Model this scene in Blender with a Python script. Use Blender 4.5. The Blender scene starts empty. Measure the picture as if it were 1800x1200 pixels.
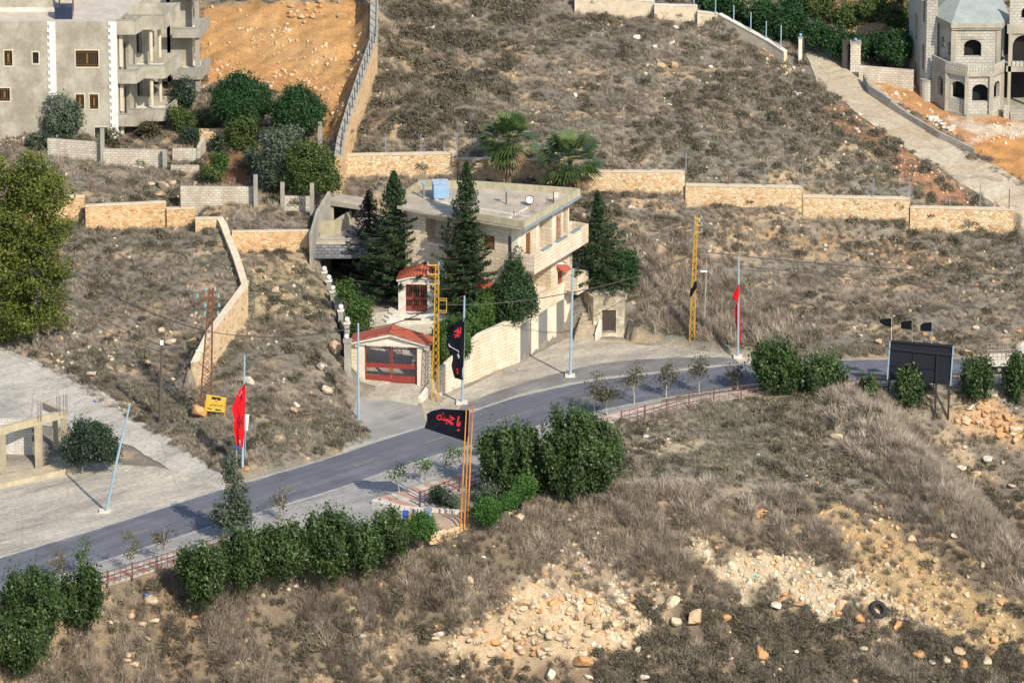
import bpy, math, random
import numpy as np
from mathutils import Vector, Matrix
random.seed(7); RNG = np.random.default_rng(7)
R = math.radians
SC = bpy.context.scene
COL = SC.collection
# ------------------------------------------------------------------ camera, sky, sun, exposure
PITCH = R(19.0); FPX = 12000.0; DIST = 558.0           # long lens from a far higher ridge
CAM = np.array([0.0, -DIST*math.cos(PITCH), DIST*math.sin(PITCH)])
cd = bpy.data.cameras.new('camera'); cam = bpy.data.objects.new('camera', cd); COL.objects.link(cam)
cam.location = CAM; cam.rotation_euler = (math.pi/2-PITCH, 0, 0)
cd.sensor_width = 36.0; cd.lens = 36.0*FPX/1800.0; cd.clip_start = 1.0; cd.clip_end = 6000.0
SC.camera = cam
SUN_EL = R(39.0); SUN_AZ = math.atan2(0.54, -0.84)     # clockwise from +Y
w = bpy.data.worlds.new('World'); SC.world = w; w.use_nodes = True
nt = w.node_tree; bg = nt.nodes['Background']
sky = nt.nodes.new('ShaderNodeTexSky'); sky.sky_type = 'NISHITA'; sky.sun_disc = False
sky.sun_elevation = SUN_EL; sky.sun_rotation = SUN_AZ
nt.links.new(sky.outputs[0], bg.inputs[0]); bg.inputs[1].default_value = 0.15
sd = bpy.data.lights.new('sun', 'SUN'); sd.energy = 4.4; sd.angle = R(0.5); sd.color = (1.0, 0.915, 0.775)
sun = bpy.data.objects.new('sun', sd); COL.objects.link(sun)
tosun = Vector((math.sin(SUN_AZ)*math.cos(SUN_EL), math.cos(SUN_AZ)*math.cos(SUN_EL), math.sin(SUN_EL)))
sun.rotation_euler = tosun.to_track_quat('Z', 'Y').to_euler(); sun.location = (60, -80, 120)
SC.view_settings.view_transform = 'Standard'; SC.view_settings.look = 'None'
SC.view_settings.exposure = 0.42; SC.view_settings.gamma = 1.0
SC.cycles.max_bounces = 5; SC.cycles.diffuse_bounces = 3; SC.cycles.transparent_max_bounces = 6
# ------------------------------------------------------------------ photograph pixel <-> world
CP, SP = math.cos(PITCH), math.sin(PITCH)
FWD = np.array([0, CP, -SP]); UPV = np.array([0, SP, CP])
def ray(px, py):
    d = FWD*FPX + np.array([px-900.0, 0, 0]) - UPV*(py-600.0)
    return d/np.linalg.norm(d)
def W(px, py, z=0.0):
    d = ray(px, py); t = (z-CAM[2])/d[2]; p = CAM+d*t
    return Vector((p[0], p[1], z))
def PV(px, py, y):
    d = ray(px, py); t = (y-CAM[1])/d[1]; p = CAM+d*t
    return Vector(p)
def PP(px, py, p0, n):
    d = ray(px, py); n = np.array(n); t = np.dot(np.array(p0)-CAM, n)/np.dot(d, n)
    return Vector(CAM+d*t)
def proj(X, Y, Z):
    dx, dy, dz = X-CAM[0], Y-CAM[1], Z-CAM[2]
    dep = dy*CP-dz*SP
    return 900+FPX*dx/dep, 600-FPX*(dy*SP+dz*CP)/dep
def mpp(p): return ((Vector(p)-Vector(CAM)).length)/FPX      # metres per photo pixel at p
def inpoly(px, py, poly):
    px = np.asarray(px, float); py = np.asarray(py, float); c = np.zeros(px.shape, bool)
    n = len(poly)
    for i in range(n):
        x0, y0 = poly[i][:2]; x1, y1 = poly[(i+1) % n][:2]
        if y0 == y1: continue
        k = ((y0 > py) != (y1 > py)) & (px < (x1-x0)*(py-y0)/(y1-y0)+x0)
        c ^= k
    return c
def hash2(ix, iy, s):
    h = (ix.astype(np.int64)*374761393 + iy.astype(np.int64)*668265263 + s*2147483647) & 0x7fffffff
    h = ((h ^ (h >> 13))*1274126177) & 0x7fffffff
    return ((h ^ (h >> 16)) & 0xffff)/65535.0
def vnoise(x, y, s=0):
    x = np.asarray(x, float); y = np.asarray(y, float)
    ix = np.floor(x); iy = np.floor(y); fx = x-ix; fy = y-iy
    fx = fx*fx*(3-2*fx); fy = fy*fy*(3-2*fy)
    a = hash2(ix, iy, s); b = hash2(ix+1, iy, s); c = hash2(ix, iy+1, s); d = hash2(ix+1, iy+1, s)
    return (a*(1-fx)+b*fx)*(1-fy)+(c*(1-fx)+d*fx)*fy
def fbm(x, y, s=0, o=3):
    t = 0; amp = 0.5; n = 0
    for k in range(o):
        t = t+amp*vnoise(x*2**k, y*2**k, s+k*17); n += amp; amp *= 0.5
    return t/n
# ------------------------------------------------------------------ terrain from control points (photo pixel, height)
FAR = [(-500,1140),(-250,1060),(0,980),(157,933),(310,885),(393,858),(430,848),(550,813),(600,797),(680,770),(747,750),(827,724),(910,697),(1000,676),(1080,664),(1150,657),(1230,648),(1310,640),(1433,634),(1560,632),(1680,631),(1800,630),(2100,629)]
NEAR = [(-500,1205),(-250,1125),(0,1046),(87,1019),(227,975),(376,927),(525,883),(600,860),(743,811),(813,789),(880,769),(950,750),(1047,727),(1105,714),(1163,704),(1250,690),(1323,681),(1400,674),(1487,668),(1560,666),(1673,663),(1800,661),(2100,660)]
CPTS = []
def cp(*a):
    for t in a: CPTS.append(tuple(W(*t)))
cp(*[(x, y, 0) for x, y in FAR]); cp(*[(x, y, 0) for x, y in NEAR])
# forecourt, drive, yard
cp((760,720,0),(790,690,0.05),(850,665,0.05),(911,638,0.05),(960,625,0.1),(1003,590,0.1),(1060,602,0.1),(1100,606,0.2),(1200,612,0.2),(1290,624,0.1),(950,660,0),(1100,635,0),(1200,632,0),
   (690,735,0.05),(690,697,0.5),(640,735,0.2),(690,690,0.85),(690,672,0.9),(735,672,0.9),(645,672,0.9),
   (690,640,1.6),(690,600,2.5),(690,565,3.25),(640,600,2.5),(640,560,3.3),(740,610,2.3),(760,640,1.9),(800,605,2.6),(850,578,3.3),(895,556,3.7),(740,548,3.5),(820,552,3.6),(620,540,3.6),(640,510,3.7),(600,515,3.6))
# near side: pavement and the edge of the embankment
cp((0,1085,0),(163,1030,0),(318,985,0),(402,962,0),(500,930,0),(600,910,0),(655,885,0),(700,920,-0.0),(740,900,0),(800,920,-0.05),(850,880,0),(850,840,0),(960,800,0),(1090,742,0),(1200,712,0),(1323,694,0),(1500,680,0),(1650,676,0),(1800,674,0),(2100,674,0),(-250,1170,0),(-500,1250,0),
   (0,1120,-1.2),(180,1065,-1.0),(300,1030,-0.6),(450,1005,-0.7),(600,985,-0.8),(760,965,-1.2),(830,945,-0.6),(900,925,-0.4),(960,880,-0.2),(1060,850,0.2),(1100,800,0.2),(1200,740,0.1),(1350,720,0.0),(1450,700,0.0),
   (1200,820,0.2),(1300,780,0.1),(1420,740,0.0),(1500,705,-0.3),(1400,840,-0.8),(1480,790,-0.5),(1250,880,-0.9),(1100,900,-1.1))
# embankment face and the foot of it
cp((0,1200,-4.6),(200,1130,-3.8),(350,1100,-3.6),(500,1070,-3.6),(700,1040,-3.6),(850,1010,-3.0),(1000,960,-2.6),(1150,980,-3.4),(1300,950,-3.0),(1420,930,-3.0),(1550,960,-4.0),
   (300,1200,-7.2),(500,1180,-7.4),(700,1160,-7.6),(900,1120,-7.3),(1050,1090,-6.8),(1200,1060,-6.3),(1350,1040,-6.2),(1500,1070,-7.2),(1620,1060,-7.2),(1720,1090,-8.2),
   (900,1190,-9.6),(1100,1160,-9.2),(1300,1130,-9.0),(1500,1130,-9.0),(1650,1150,-9.6),(1790,1160,-10.2),(600,1260,-10.2),(200,1270,-9.4),(-100,1250,-7.5),(-100,1150,-2.2),(1200,1260,-11.5),(1700,1260,-12.0),(-400,1330,-8),
   (0,1500,-14),(600,1500,-15),(1200,1500,-16),(1900,1500,-17))
# the spur's ridge and the slope beyond it
cp((1540,750,-0.4),(1600,805,-1.2),(1660,865,-2.3),(1710,915,-3.5),(1760,970,-4.8),(1810,1020,-6.0),(1900,1100,-8.2),
   (1560,700,-0.5),(1620,695,-0.4),(1720,695,-0.5),(1800,700,-0.6),(1620,745,-2.4),(1700,780,-3.6),(1790,780,-3.6),(1720,840,-6.2),(1790,880,-6.8),(1790,950,-9.4),(1760,930,-8.6),(1900,960,-9.0),(2000,1080,-11.0),(2100,800,-4))
# left: concrete yard, side road, field
cp((100,950,0),(0,900,0.05),(200,900,0),(0,860,0.2),(120,820,0.25),(150,830,0.2),(280,850,0.1),(340,830,0.2),(390,850,0.05),(300,790,0.6),(200,755,1.0),(260,745,1.05),(120,740,1.2),(150,685,1.9),(60,690,1.9),(0,760,1.1),(0,690,2.1),(70,635,2.6),(0,610,3.0),(-200,720,2.6),(-200,560,4.2),(-300,820,1.2),(-300,950,0.1),
   (420,825,0.7),(440,790,1.2),(480,745,2.0),(540,770,0.9),(600,745,0.9),(640,755,0.2),(650,700,0.8),(400,760,1.7),(350,760,1.6),(300,740,1.6),(580,680,2.2),(600,640,3.0),(560,640,3.2),(520,600,4.1),(600,585,4.6),(585,540,5.1),(560,490,5.6),(545,455,6.3),(500,560,4.7),(450,560,4.4),(480,500,5.7),(440,460,6.6),(430,445,6.9),(540,447,6.8),(420,640,3.2),(380,650,3.1),(500,680,2.7),
   (70,600,3.3),(160,610,3.2),(260,650,2.7),(330,650,3.0),(340,640,3.5),(360,600,4.4),(410,540,5.6),(425,505,6.5),(300,560,4.7),(150,520,5.0),(300,470,6.3),(415,450,7.5),(400,420,8.0),(150,450,6.3),(110,405,7.4),(230,390,7.7),(340,384,8.0),(0,470,5.7),(0,400,7.2),
   (100,340,9.4),(200,340,9.0),(300,345,8.8),(400,378,8.6),(450,395,8.5),(540,400,8.5),(0,330,9.2),(0,250,10.6),(90,285,10.0),(180,286,9.9),(290,298,9.6),(380,362,8.9),(447,362,8.9),(520,374,8.8),(560,350,9.0),
   (150,243,10.4),(60,240,10.5),(250,245,10.3),(330,235,10.6),(330,320,9.4),(420,250,10.6),(450,315,9.5),(520,300,9.8),(560,250,10.8),(560,330,9.2),(480,210,11.4),(0,150,11.5),(-200,240,10.5),(-200,400,7.4))
# around and behind the house
cp((600,310,9.0),(700,310,9.0),(800,310,8.9),(640,340,8.4),(700,345,8.0),(900,320,8.6),(980,335,8.0),(1060,345,7.4),(1040,400,6.3),(1060,470,4.6),(1090,520,3.2),(1060,540,2.6),(1090,575,0.7),(1130,585,0.8),(1110,540,2.4),(1150,490,3.6),(1200,540,2.0),(1200,590,0.7),(1300,600,0.8),(1290,540,1.8),(1400,560,1.6),(1380,620,0.2),(1500,620,0.2),(1500,580,1.1),(1650,580,1.1),(1650,622,0.25),(1790,600,0.7),(1790,540,2.0),(1550,520,2.3),(1400,480,3.2),(1250,430,4.9),(1650,460,3.5),(1790,440,3.9),
   (1100,345,7.4),(1203,350,6.8),(1300,362,6.4),(1410,372,6.0),(1500,383,5.5),(1600,392,5.2),(1700,405,4.8),(1780,416,4.3),(1900,440,4.0),(2100,520,2.5))
cp((620,262,10.9),(700,255,11.1),(800,258,11.0),(880,268,10.5),(960,270,10.5),(1050,285,9.7),(1150,290,9.4),(1260,312,8.6),(1380,317,8.4),(1500,337,7.6),(1620,352,7.0),(1740,358,6.6),
   (640,190,12.1),(660,135,13.0),(680,95,13.6),(680,40,14.7),(680,0,15.5),(750,150,12.8),(900,150,12.8),(900,50,14.6),(900,0,15.4),(1050,200,11.6),(1050,100,13.4),(1050,20,15.0),(1200,230,10.8),(1200,130,12.5),(1200,50,13.9),(1350,240,10.4),(1350,150,11.8),(1400,110,12.2),(1500,260,9.6),(1620,320,8.0),(1440,190,11.0),
   (597,240,11.9),(585,250,11.5),(618,180,13.9),(643,110,15.4),(655,55,16.2),(655,0,17.2),(560,180,13.0),(500,120,14.0),(500,50,15.6),(500,0,17.0),(400,100,14.0),(380,30,15.6),(350,140,12.6),(420,160,12.6),(350,0,16.2),(550,-60,18.2),
   (1420,95,12.3),(1410,75,12.6),(1500,100,11.9),(1530,160,10.8),(1600,250,9.2),(1680,300,8.0),(1790,340,6.8),(1790,375,6.2),(1730,330,7.3),(1560,200,10.1),(1620,170,9.9),(1700,215,9.0),(1790,225,8.8),(1790,270,8.0),(1640,205,9.3),(1600,130,10.9),(1560,130,11.1),(1700,120,10.6),(1900,330,7),(1900,200,9),
   (1180,10,14.9),(1300,40,13.7),(1300,-40,15.6),(1450,40,13.2),(1600,60,12.2),(1550,0,13.6),(1700,-50,13.5),(1500,-80,15.2),(1100,-100,17.2),(900,-200,19.5),(500,-250,21),(100,0,14),(0,-200,18.5),(1300,-250,19),(1800,-200,16),(2200,0,12),(-300,0,14.5),(2200,300,6))
def _rbf():
    P = np.array(CPTS); keep = []; seen = set()
    for i, p in enumerate(P):
        k = (round(p[0]/0.3), round(p[1]/0.3))
        if k not in seen: seen.add(k); keep.append(i)
    P = P[keep]; n = len(P)
    A = np.zeros((n+3, n+3)); D = np.sqrt(((P[:, None, :2]-P[None, :, :2])**2).sum(-1))
    A[:n, :n] = -D; A[:n, :n] += np.eye(n)*0.06
    A[:n, n] = 1; A[:n, n+1:] = P[:, :2]; A[n, :n] = 1; A[n+1:, :n] = P[:, :2].T
    b = np.zeros(n+3); b[:n] = P[:, 2]
    return P, np.linalg.solve(A, b)
_P, _C = _rbf()
def rawH(x, y):
    x = np.asarray(x, float).ravel(); y = np.asarray(y, float).ravel(); out = np.zeros(x.shape); n = len(_P)
    for s in range(0, len(x), 20000):
        xs, ys = x[s:s+20000], y[s:s+20000]
        D = np.sqrt((xs[:, None]-_P[None, :, 0])**2+(ys[:, None]-_P[None, :, 1])**2)
        out[s:s+20000] = -D@_C[:n]+_C[n]+_C[n+1]*xs+_C[n+2]*ys
    return out
GX0, GY0, GS, GNX, GNY = -56.0, -72.0, 0.33, 340, 410
gx = GX0+GS*np.arange(GNX); gy = GY0+GS*np.arange(GNY)
MX, MY = np.meshgrid(gx, gy)
HG = rawH(MX, MY).reshape(MX.shape)
for _ in range(2):
    Q = np.pad(HG, 1, mode='edge'); HG = (Q[1:-1, 1:-1]*4+(Q[:-2, 1:-1]+Q[2:, 1:-1]+Q[1:-1, :-2]+Q[1:-1, 2:])*2+Q[:-2, :-2]+Q[2:, 2:]+Q[:-2, 2:]+Q[2:, :-2])/16
# paved ground stays smooth: polygons on the photo, taken to the ground
PAVED = [FAR+NEAR[::-1], FAR[:13]+[(900,702),(860,712),(748,752)],
 [(747,752),(780,695),(911,638),(1003,588),(1060,600),(1200,610),(1320,626),(1330,645),(1080,668),(900,705)],
 [(612,705),(650,770),(747,752),(760,690),(745,640),(800,580),(820,545),(640,545),(612,600)],
 [(-500,1300),(-500,1200),(393,860),(390,845),(270,770),(0,608),(-300,500),(-600,900)],
 [(-500,1205),(0,1046),(525,883),(743,811),(950,750),(1163,704),(1487,668),(2100,660),(2100,680),(1500,685),(1200,714),(1090,744),(850,842),(800,925),(700,935),(500,935),(318,990),(0,1090),(-500,1260)],
 [(1405,75),(1440,72),(1480,105),(1560,180),(1680,270),(1800,340),(1900,400),(1840,420),(1690,320),(1600,265),(1500,190),(1420,125)]]
# level pads cut for the buildings: polygon in plan, height as a function of y
def pad(poly, f, ylo=None):
    k = inpoly(MX, MY, poly); HG[k] = (f(MX[k], MY[k]) if callable(f) else f)
def padpx(pts, z): pad([W(px, py, z)[:2] for px, py in pts], z)
pad([(-13.4,-13.2),(-14.0,-6),(-15.3,1.5),(-16.4,11),(-3.5,11),(-3.5,3),(-8.8,-0.2),(0.3,-5.2),(-6.2,-12.6)], lambda x, y: np.clip(0.9+(y+12.9)*0.27, 0.85, 3.62))
pad([(0.2,-5.4),(5.6,4.6),(3.0,9),(-9.5,3),(-8.8,-0.2)], 3.0)
padpx([(770,698),(845,667),(911,640),(1003,590),(1012,588),(1045,583),(1100,586),(1118,606),(1060,640),(900,700),(780,740)], 0.03)
RETAIN = [(1.9, [(603,275,10.7),(803,271,10.7)]), (1.9, [(804,281,10.1),(985,284,10.1)]), (1.9, [(986,303,9.05),(1204,304,9.05)]), (1.8, [(1205,327,8.0),(1410,331,8.0)]), (1.9, [(1411,347,7.2),(1599,351,7.2)]), (2.1, [(1600,366,6.5),(1782,370,6.5)]),
 (2.4, [(30,349,9.6),(149,347,9.6)]), (2.2, [(150,364,9.1),(292,357,9.1)]), (1.6, [(293,369,8.6),(343,367,8.6)]), (1.7, [(408,409,8.6),(547,407,8.6)]),
 (2.9, [(346,640,4.4),(373,586,5.8),(436,501,7.0)]), (0.9, [(436,500,7.0),(433,490,7.1),(420,450,7.7),(405,413,8.3)]), (3.3, [(601,276,11.9),(606,243,12.6),(624,184,14.1),(646,118,15.7),(663,70,16.7),(664,0,18.4)]),
 (1.5, [(-40,206,11.9),(72,208,11.9)]), (1.6, [(83,244,11.6),(180,251,11.6)]), (1.5, [(181,262,11.2),(290,264,11.2)]), (1.55, [(317,328,10.5),(447,329,10.5)]), (1.3, [(500,345,10.0),(547,346,10.0)]), (1.6, [(1010,-6,16.2),(1150,4,15.9)]), (1.4, [(1150,10,15.7),(1226,12,15.6)]), (1.2, [(1226,22,15.2),(1310,52,14.3),(1378,92,13.2)]), (1.2, [(1472,36,13.6),(1620,44,13.4)])]
NEARW = np.zeros(MX.shape)
for h_, pl in RETAIN:
    for a_, b_ in zip(pl, pl[1:]):
        A_, B_ = W(*a_), W(*b_); dx, dy = B_.x-A_.x, B_.y-A_.y; L_ = math.hypot(dx, dy); dx /= L_; dy /= L_
        u = (MX-A_.x)*dx+(MY-A_.y)*dy; v = (MX-A_.x)*dy-(MY-A_.y)*dx; zt = A_.z+(B_.z-A_.z)*np.clip(u/L_, 0, 1); ins = (u > -.2) & (u < L_+.2)
        f_ = np.clip(1-(v-0.6)/2.6, 0, 1)*(v > -0.27)*ins; HG = np.where(f_ > 0, HG*(1-f_)+np.minimum(HG, zt-h_)*f_, HG)
        r_ = np.clip(1-(-v-0.6)/1.5, 0, 1)*(v < -0.27)*ins; HG = np.where(r_ > 0, HG*(1-r_)+np.maximum(np.minimum(HG, zt-.12), zt-.5)*r_, HG)
        NEARW = np.maximum(NEARW, np.clip(1.4-np.abs(v)/1.6, 0, 1)*ins)
padpx([(1034,531),(1112,531),(1116,506),(1030,506)], 2.85)
GPX, GPY = proj(MX, MY, HG)
pm = np.zeros(MX.shape)
for P_ in PAVED: pm = np.maximum(pm, inpoly(GPX, GPY, P_).astype(float))
for _ in range(3):
    Q = np.pad(pm, 1, mode='edge'); pm = np.maximum(pm, (Q[:-2, 1:-1]+Q[2:, 1:-1]+Q[1:-1, :-2]+Q[1:-1, 2:])/4)
PAVEMASK = pm
flat = np.zeros(MX.shape); Z0X, Z0Y = proj(MX, MY, MX*0.0)
for i_ in (0, 1, 2): flat = np.maximum(flat, inpoly(Z0X, Z0Y, PAVED[i_] if i_ != 2 else PAVED[2][:4]+PAVED[2][5:]).astype(float))
flat = np.maximum(flat, inpoly(Z0X, Z0Y, [(-500,1210),(0,1046),(525,883),(743,811),(950,750),(1163,704),(1487,668),(2100,660),(2100,675),(1500,684),(1200,713),(1090,744),(850,845),(838,900),(700,920),(405,958),(0,1090),(-500,1250)]).astype(float))
flat = np.maximum(flat, inpoly(Z0X, Z0Y, [(-500,1210),(0,985),(393,862),(330,850),(130,815),(0,830),(-300,900)]).astype(float))
for _ in range(4):
    Q = np.pad(flat, 1, mode='edge'); flat = np.maximum(flat, (Q[:-2, 1:-1]+Q[2:, 1:-1]+Q[1:-1, :-2]+Q[1:-1, 2:])/4.4)
flat = np.clip(flat*1.6, 0, 1); HG = HG*(1-flat)-0.01*flat; pm = np.maximum(pm, flat); PAVEMASK = pm
rough = (fbm(MX/3.1, MY/3.1, 3, 4)-0.5)*1.0+(vnoise(MX/0.9, MY/0.9, 9)-0.5)*0.35
sN, tN = (MX-MY)*.7071, (MX+MY)*.7071; fr_ = np.clip((GPY-850)/90, 0, 1)*(1-pm)
HG = HG+fr_*((fbm(sN/9, tN/2.6, 41, 3)-.5)*2.3+(fbm(sN/4, tN/1.0, 43, 2)-.5)*.5)
RL = [W(*q) for q in ((1500,715,-.2),(1560,765,-.6),(1660,870,-2.3),(1760,975,-4.8),(1830,1040,-6.4))]; rd = np.full(MX.shape, 99.0); gd = np.full(MX.shape, 99.0)
for a_, b_ in zip(RL, RL[1:]):
    for t_ in np.linspace(0, 1, 12): c_ = a_+(b_-a_)*t_; rd = np.minimum(rd, np.hypot(MX-c_.x, MY-c_.y)); gd = np.minimum(gd, np.hypot(MX-c_.x+4.5, MY-c_.y+3.5))
HG = HG+(0.95*np.exp(-(rd/2.2)**2)-0.7*np.exp(-(gd/3.0)**2))*(1-pm)
HG = HG+rough*(1-pm)*(1-0.8*np.clip(NEARW, 0, 1))*np.where(GPY > 880, 1.0, 0.65)
def H(x, y):
    fx = np.clip((np.asarray(x, float)-GX0)/GS, 0, GNX-1.001); fy = np.clip((np.asarray(y, float)-GY0)/GS, 0, GNY-1.001)
    ix = fx.astype(int); iy = fy.astype(int); fx = fx-ix; fy = fy-iy
    return (HG[iy, ix]*(1-fx)+HG[iy, ix+1]*fx)*(1-fy)+(HG[iy+1, ix]*(1-fx)+HG[iy+1, ix+1]*fx)*fy
_T = np.arange(430.0, 720.0, 0.15)
def G(px, py):
    d = ray(px, py); P = CAM[None]+d[None]*_T[:, None]
    below = P[:, 2] < H(P[:, 0], P[:, 1])
    ok = np.where(below & (P[:, 1] > GY0))[0]
    i = ok[0] if len(ok) else len(_T)-1
    return Vector((P[i, 0], P[i, 1], float(H(P[i, 0], P[i, 1]))))
# ------------------------------------------------------------------ materials
def new_mat(name):
    m = bpy.data.materials.new(name); m.use_nodes = True; t = m.node_tree
    return m, t, t.nodes['Principled BSDF'], t.nodes.new, t.links.new
def coord(t, kind, scale=(1, 1, 1), rot=0):
    N, L = t.nodes.new, t.links.new
    mp = N('ShaderNodeMapping'); mp.inputs['Scale'].default_value = scale; mp.inputs['Rotation'].default_value = (0, 0, rot)
    if kind == 'POS': g = N('ShaderNodeNewGeometry'); L(g.outputs['Position'], mp.inputs[0])
    else:
        g = N('ShaderNodeTexCoord'); L(g.outputs['UV' if kind == 'UV' else 'Object'], mp.inputs[0])
    return mp.outputs[0]
def noise(t, vec, scale, detail=4, rough=0.6):
    n = t.nodes.new('ShaderNodeTexNoise'); n.inputs['Scale'].default_value = scale; n.inputs['Detail'].default_value = detail
    n.inputs['Roughness'].default_value = rough; t.links.new(vec, n.inputs['Vector']); return n.outputs[0]
def ramp(t, fac, stops):
    r = t.nodes.new('ShaderNodeValToRGB'); e = r.color_ramp.elements
    while len(e) < len(stops): e.new(0.5)
    for i, (p, c) in enumerate(stops):
        e[i].position = p; e[i].color = (*c, 1) if len(c) == 3 else c
    t.links.new(fac, r.inputs[0]); return r.outputs[0]
def mix(t, fac, a, b, mode='MIX'):
    m = t.nodes.new('ShaderNodeMix'); m.data_type = 'RGBA'; m.blend_type = mode
    for s, v in ((m.inputs[0], fac), (m.inputs[6], a), (m.inputs[7], b)):
        if isinstance(v, (int, float)): s.default_value = v
        elif isinstance(v, tuple): s.default_value = (*v, 1)
        else: t.links.new(v, s)
    return m.outputs[2]
def bump(t, b, h, strength=0.4, dist=0.05):
    n = t.nodes.new('ShaderNodeBump'); n.inputs['Strength'].default_value = strength; n.inputs['Distance'].default_value = dist
    t.links.new(h, n.inputs['Height']); t.links.new(n.outputs[0], b.inputs['Normal'])
def M(name, c1, c2=None, sc=1.5, rough=0.85, bmp=0.0, kind='POS', metal=0.0, lo=0.35, hi=0.68, fine=0.25, stretch=(1, 1, 1), spec=0.5):
    m, t, b, N, L = new_mat(name); c2 = c2 or tuple(v*0.7 for v in c1)
    v = coord(t, kind, stretch); n1 = noise(t, v, sc, 5, 0.65)
    col = ramp(t, n1, [(lo, c2), (hi, c1)])
    n2 = noise(t, v, sc*7, 3); col = mix(t, fine, col, ramp(t, n2, [(0.3, (0.25,)*3), (0.7, (1,)*3)]), 'MULTIPLY')
    L(col, b.inputs['Base Color']); b.inputs['Roughness'].default_value = rough; b.inputs['Metallic'].default_value = metal; b.inputs['Specular IOR Level'].default_value = spec
    if bmp: bump(t, b, n2, bmp, 0.05)
    return m
def M_block(name, c1, c2, mortar, bw, bh, ms=0.02, stain=(0.6, 0.5, 0.38), samt=0.5, bmp=0.5):
    m, t, b, N, L = new_mat(name); v = coord(t, 'UV')
    br = N('ShaderNodeTexBrick'); L(v, br.inputs['Vector']); br.inputs['Scale'].default_value = 1.0
    br.inputs['Color1'].default_value = (*c1, 1); br.inputs['Color2'].default_value = (*c2, 1); br.inputs['Mortar'].default_value = (*mortar, 1)
    br.inputs['Mortar Size'].default_value = ms; br.inputs['Mortar Smooth'].default_value = 0.3; br.inputs['Bias'].default_value = 0.0
    br.inputs['Brick Width'].default_value = bw; br.inputs['Row Height'].default_value = bh
    p = coord(t, 'POS', (1, 1, 0.35)); n = noise(t, p, 0.8, 5, 0.7)
    col = mix(t, samt, br.outputs['Color'], ramp(t, n, [(0.38, stain), (0.62, (1, 1, 1))]), 'MULTIPLY')
    n2 = noise(t, coord(t, 'POS'), 9, 3); col = mix(t, 0.25, col, ramp(t, n2, [(0.3, (0.4,)*3), (0.65, (1,)*3)]), 'MULTIPLY')
    L(col, b.inputs['Base Color']); b.inputs['Roughness'].default_value = 0.9
    s = N('ShaderNodeMath'); s.operation = 'SUBTRACT'; L(n2, s.inputs[0]); L(br.outputs['Fac'], s.inputs[1]); bump(t, b, s.outputs[0], bmp, 0.04)
    return m
def M_rubble(name, cols, mortar, sc=2.2, kind='UV', bmp=0.8, edge=0.05):
    m, t, b, N, L = new_mat(name); v = coord(t, kind, (1, 1.25, 1))
    nz = N('ShaderNodeTexNoise'); nz.inputs['Scale'].default_value = 1.5; L(v, nz.inputs['Vector'])
    v = mix(t, 0.12, v, nz.outputs['Color'])
    vo = N('ShaderNodeTexVoronoi'); vo.inputs['Scale'].default_value = sc; L(v, vo.inputs['Vector'])
    ve = N('ShaderNodeTexVoronoi'); ve.feature = 'DISTANCE_TO_EDGE'; ve.inputs['Scale'].default_value = sc; L(v, ve.inputs['Vector'])
    sp = N('ShaderNodeSeparateColor'); L(vo.outputs['Color'], sp.inputs[0])
    col = ramp(t, sp.outputs[0], [(i/(len(cols)-1), c) for i, c in enumerate(cols)])
    n2 = noise(t, coord(t, 'POS'), 5, 4); col = mix(t, 0.45, col, ramp(t, n2, [(0.3, (0.45,)*3), (0.65, (1,)*3)]), 'MULTIPLY')
    e = ramp(t, ve.outputs['Distance'], [(edge*0.4, (0,)*3), (edge*1.6, (1,)*3)])
    col = mix(t, e, mortar, col); L(col, b.inputs['Base Color']); b.inputs['Roughness'].default_value = 0.92
    bump(t, b, e, bmp, 0.05); return m
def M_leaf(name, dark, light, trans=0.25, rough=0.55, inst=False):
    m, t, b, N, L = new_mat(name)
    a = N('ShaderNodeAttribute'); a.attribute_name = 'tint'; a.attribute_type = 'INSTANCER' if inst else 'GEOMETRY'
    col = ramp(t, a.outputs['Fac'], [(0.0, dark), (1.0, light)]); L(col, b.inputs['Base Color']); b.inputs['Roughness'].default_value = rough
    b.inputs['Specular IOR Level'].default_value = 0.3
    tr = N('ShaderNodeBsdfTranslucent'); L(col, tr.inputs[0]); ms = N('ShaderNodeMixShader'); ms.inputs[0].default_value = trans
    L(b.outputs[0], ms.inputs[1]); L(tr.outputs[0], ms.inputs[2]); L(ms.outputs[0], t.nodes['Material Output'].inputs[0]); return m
def M_stripe(name, c1, c2, period, axis='V', rough=0.6, bmp=0.5, duty=0.5):
    m, t, b, N, L = new_mat(name); v = coord(t, 'UV'); sx = N('ShaderNodeSeparateXYZ'); L(v, sx.inputs[0])
    d = N('ShaderNodeMath'); d.operation = 'DIVIDE'; L(sx.outputs[1 if axis == 'V' else 0], d.inputs[0]); d.inputs[1].default_value = period
    f = N('ShaderNodeMath'); f.operation = 'FRACT'; L(d.outputs[0], f.inputs[0])
    s = ramp(t, f.outputs[0], [(max(0.02, duty-0.12), (0,)*3), (duty+0.12, (1,)*3)]); n = noise(t, coord(t, 'POS', (1, 1, 0.4)), 2.0, 4)
    col = mix(t, s, c1, c2); col = mix(t, 0.5, col, ramp(t, n, [(0.3, (0.5,)*3), (0.65, (1,)*3)]), 'MULTIPLY')
    L(col, b.inputs['Base Color']); b.inputs['Roughness'].default_value = rough; bump(t, b, f.outputs[0], bmp, 0.04); return m
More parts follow.
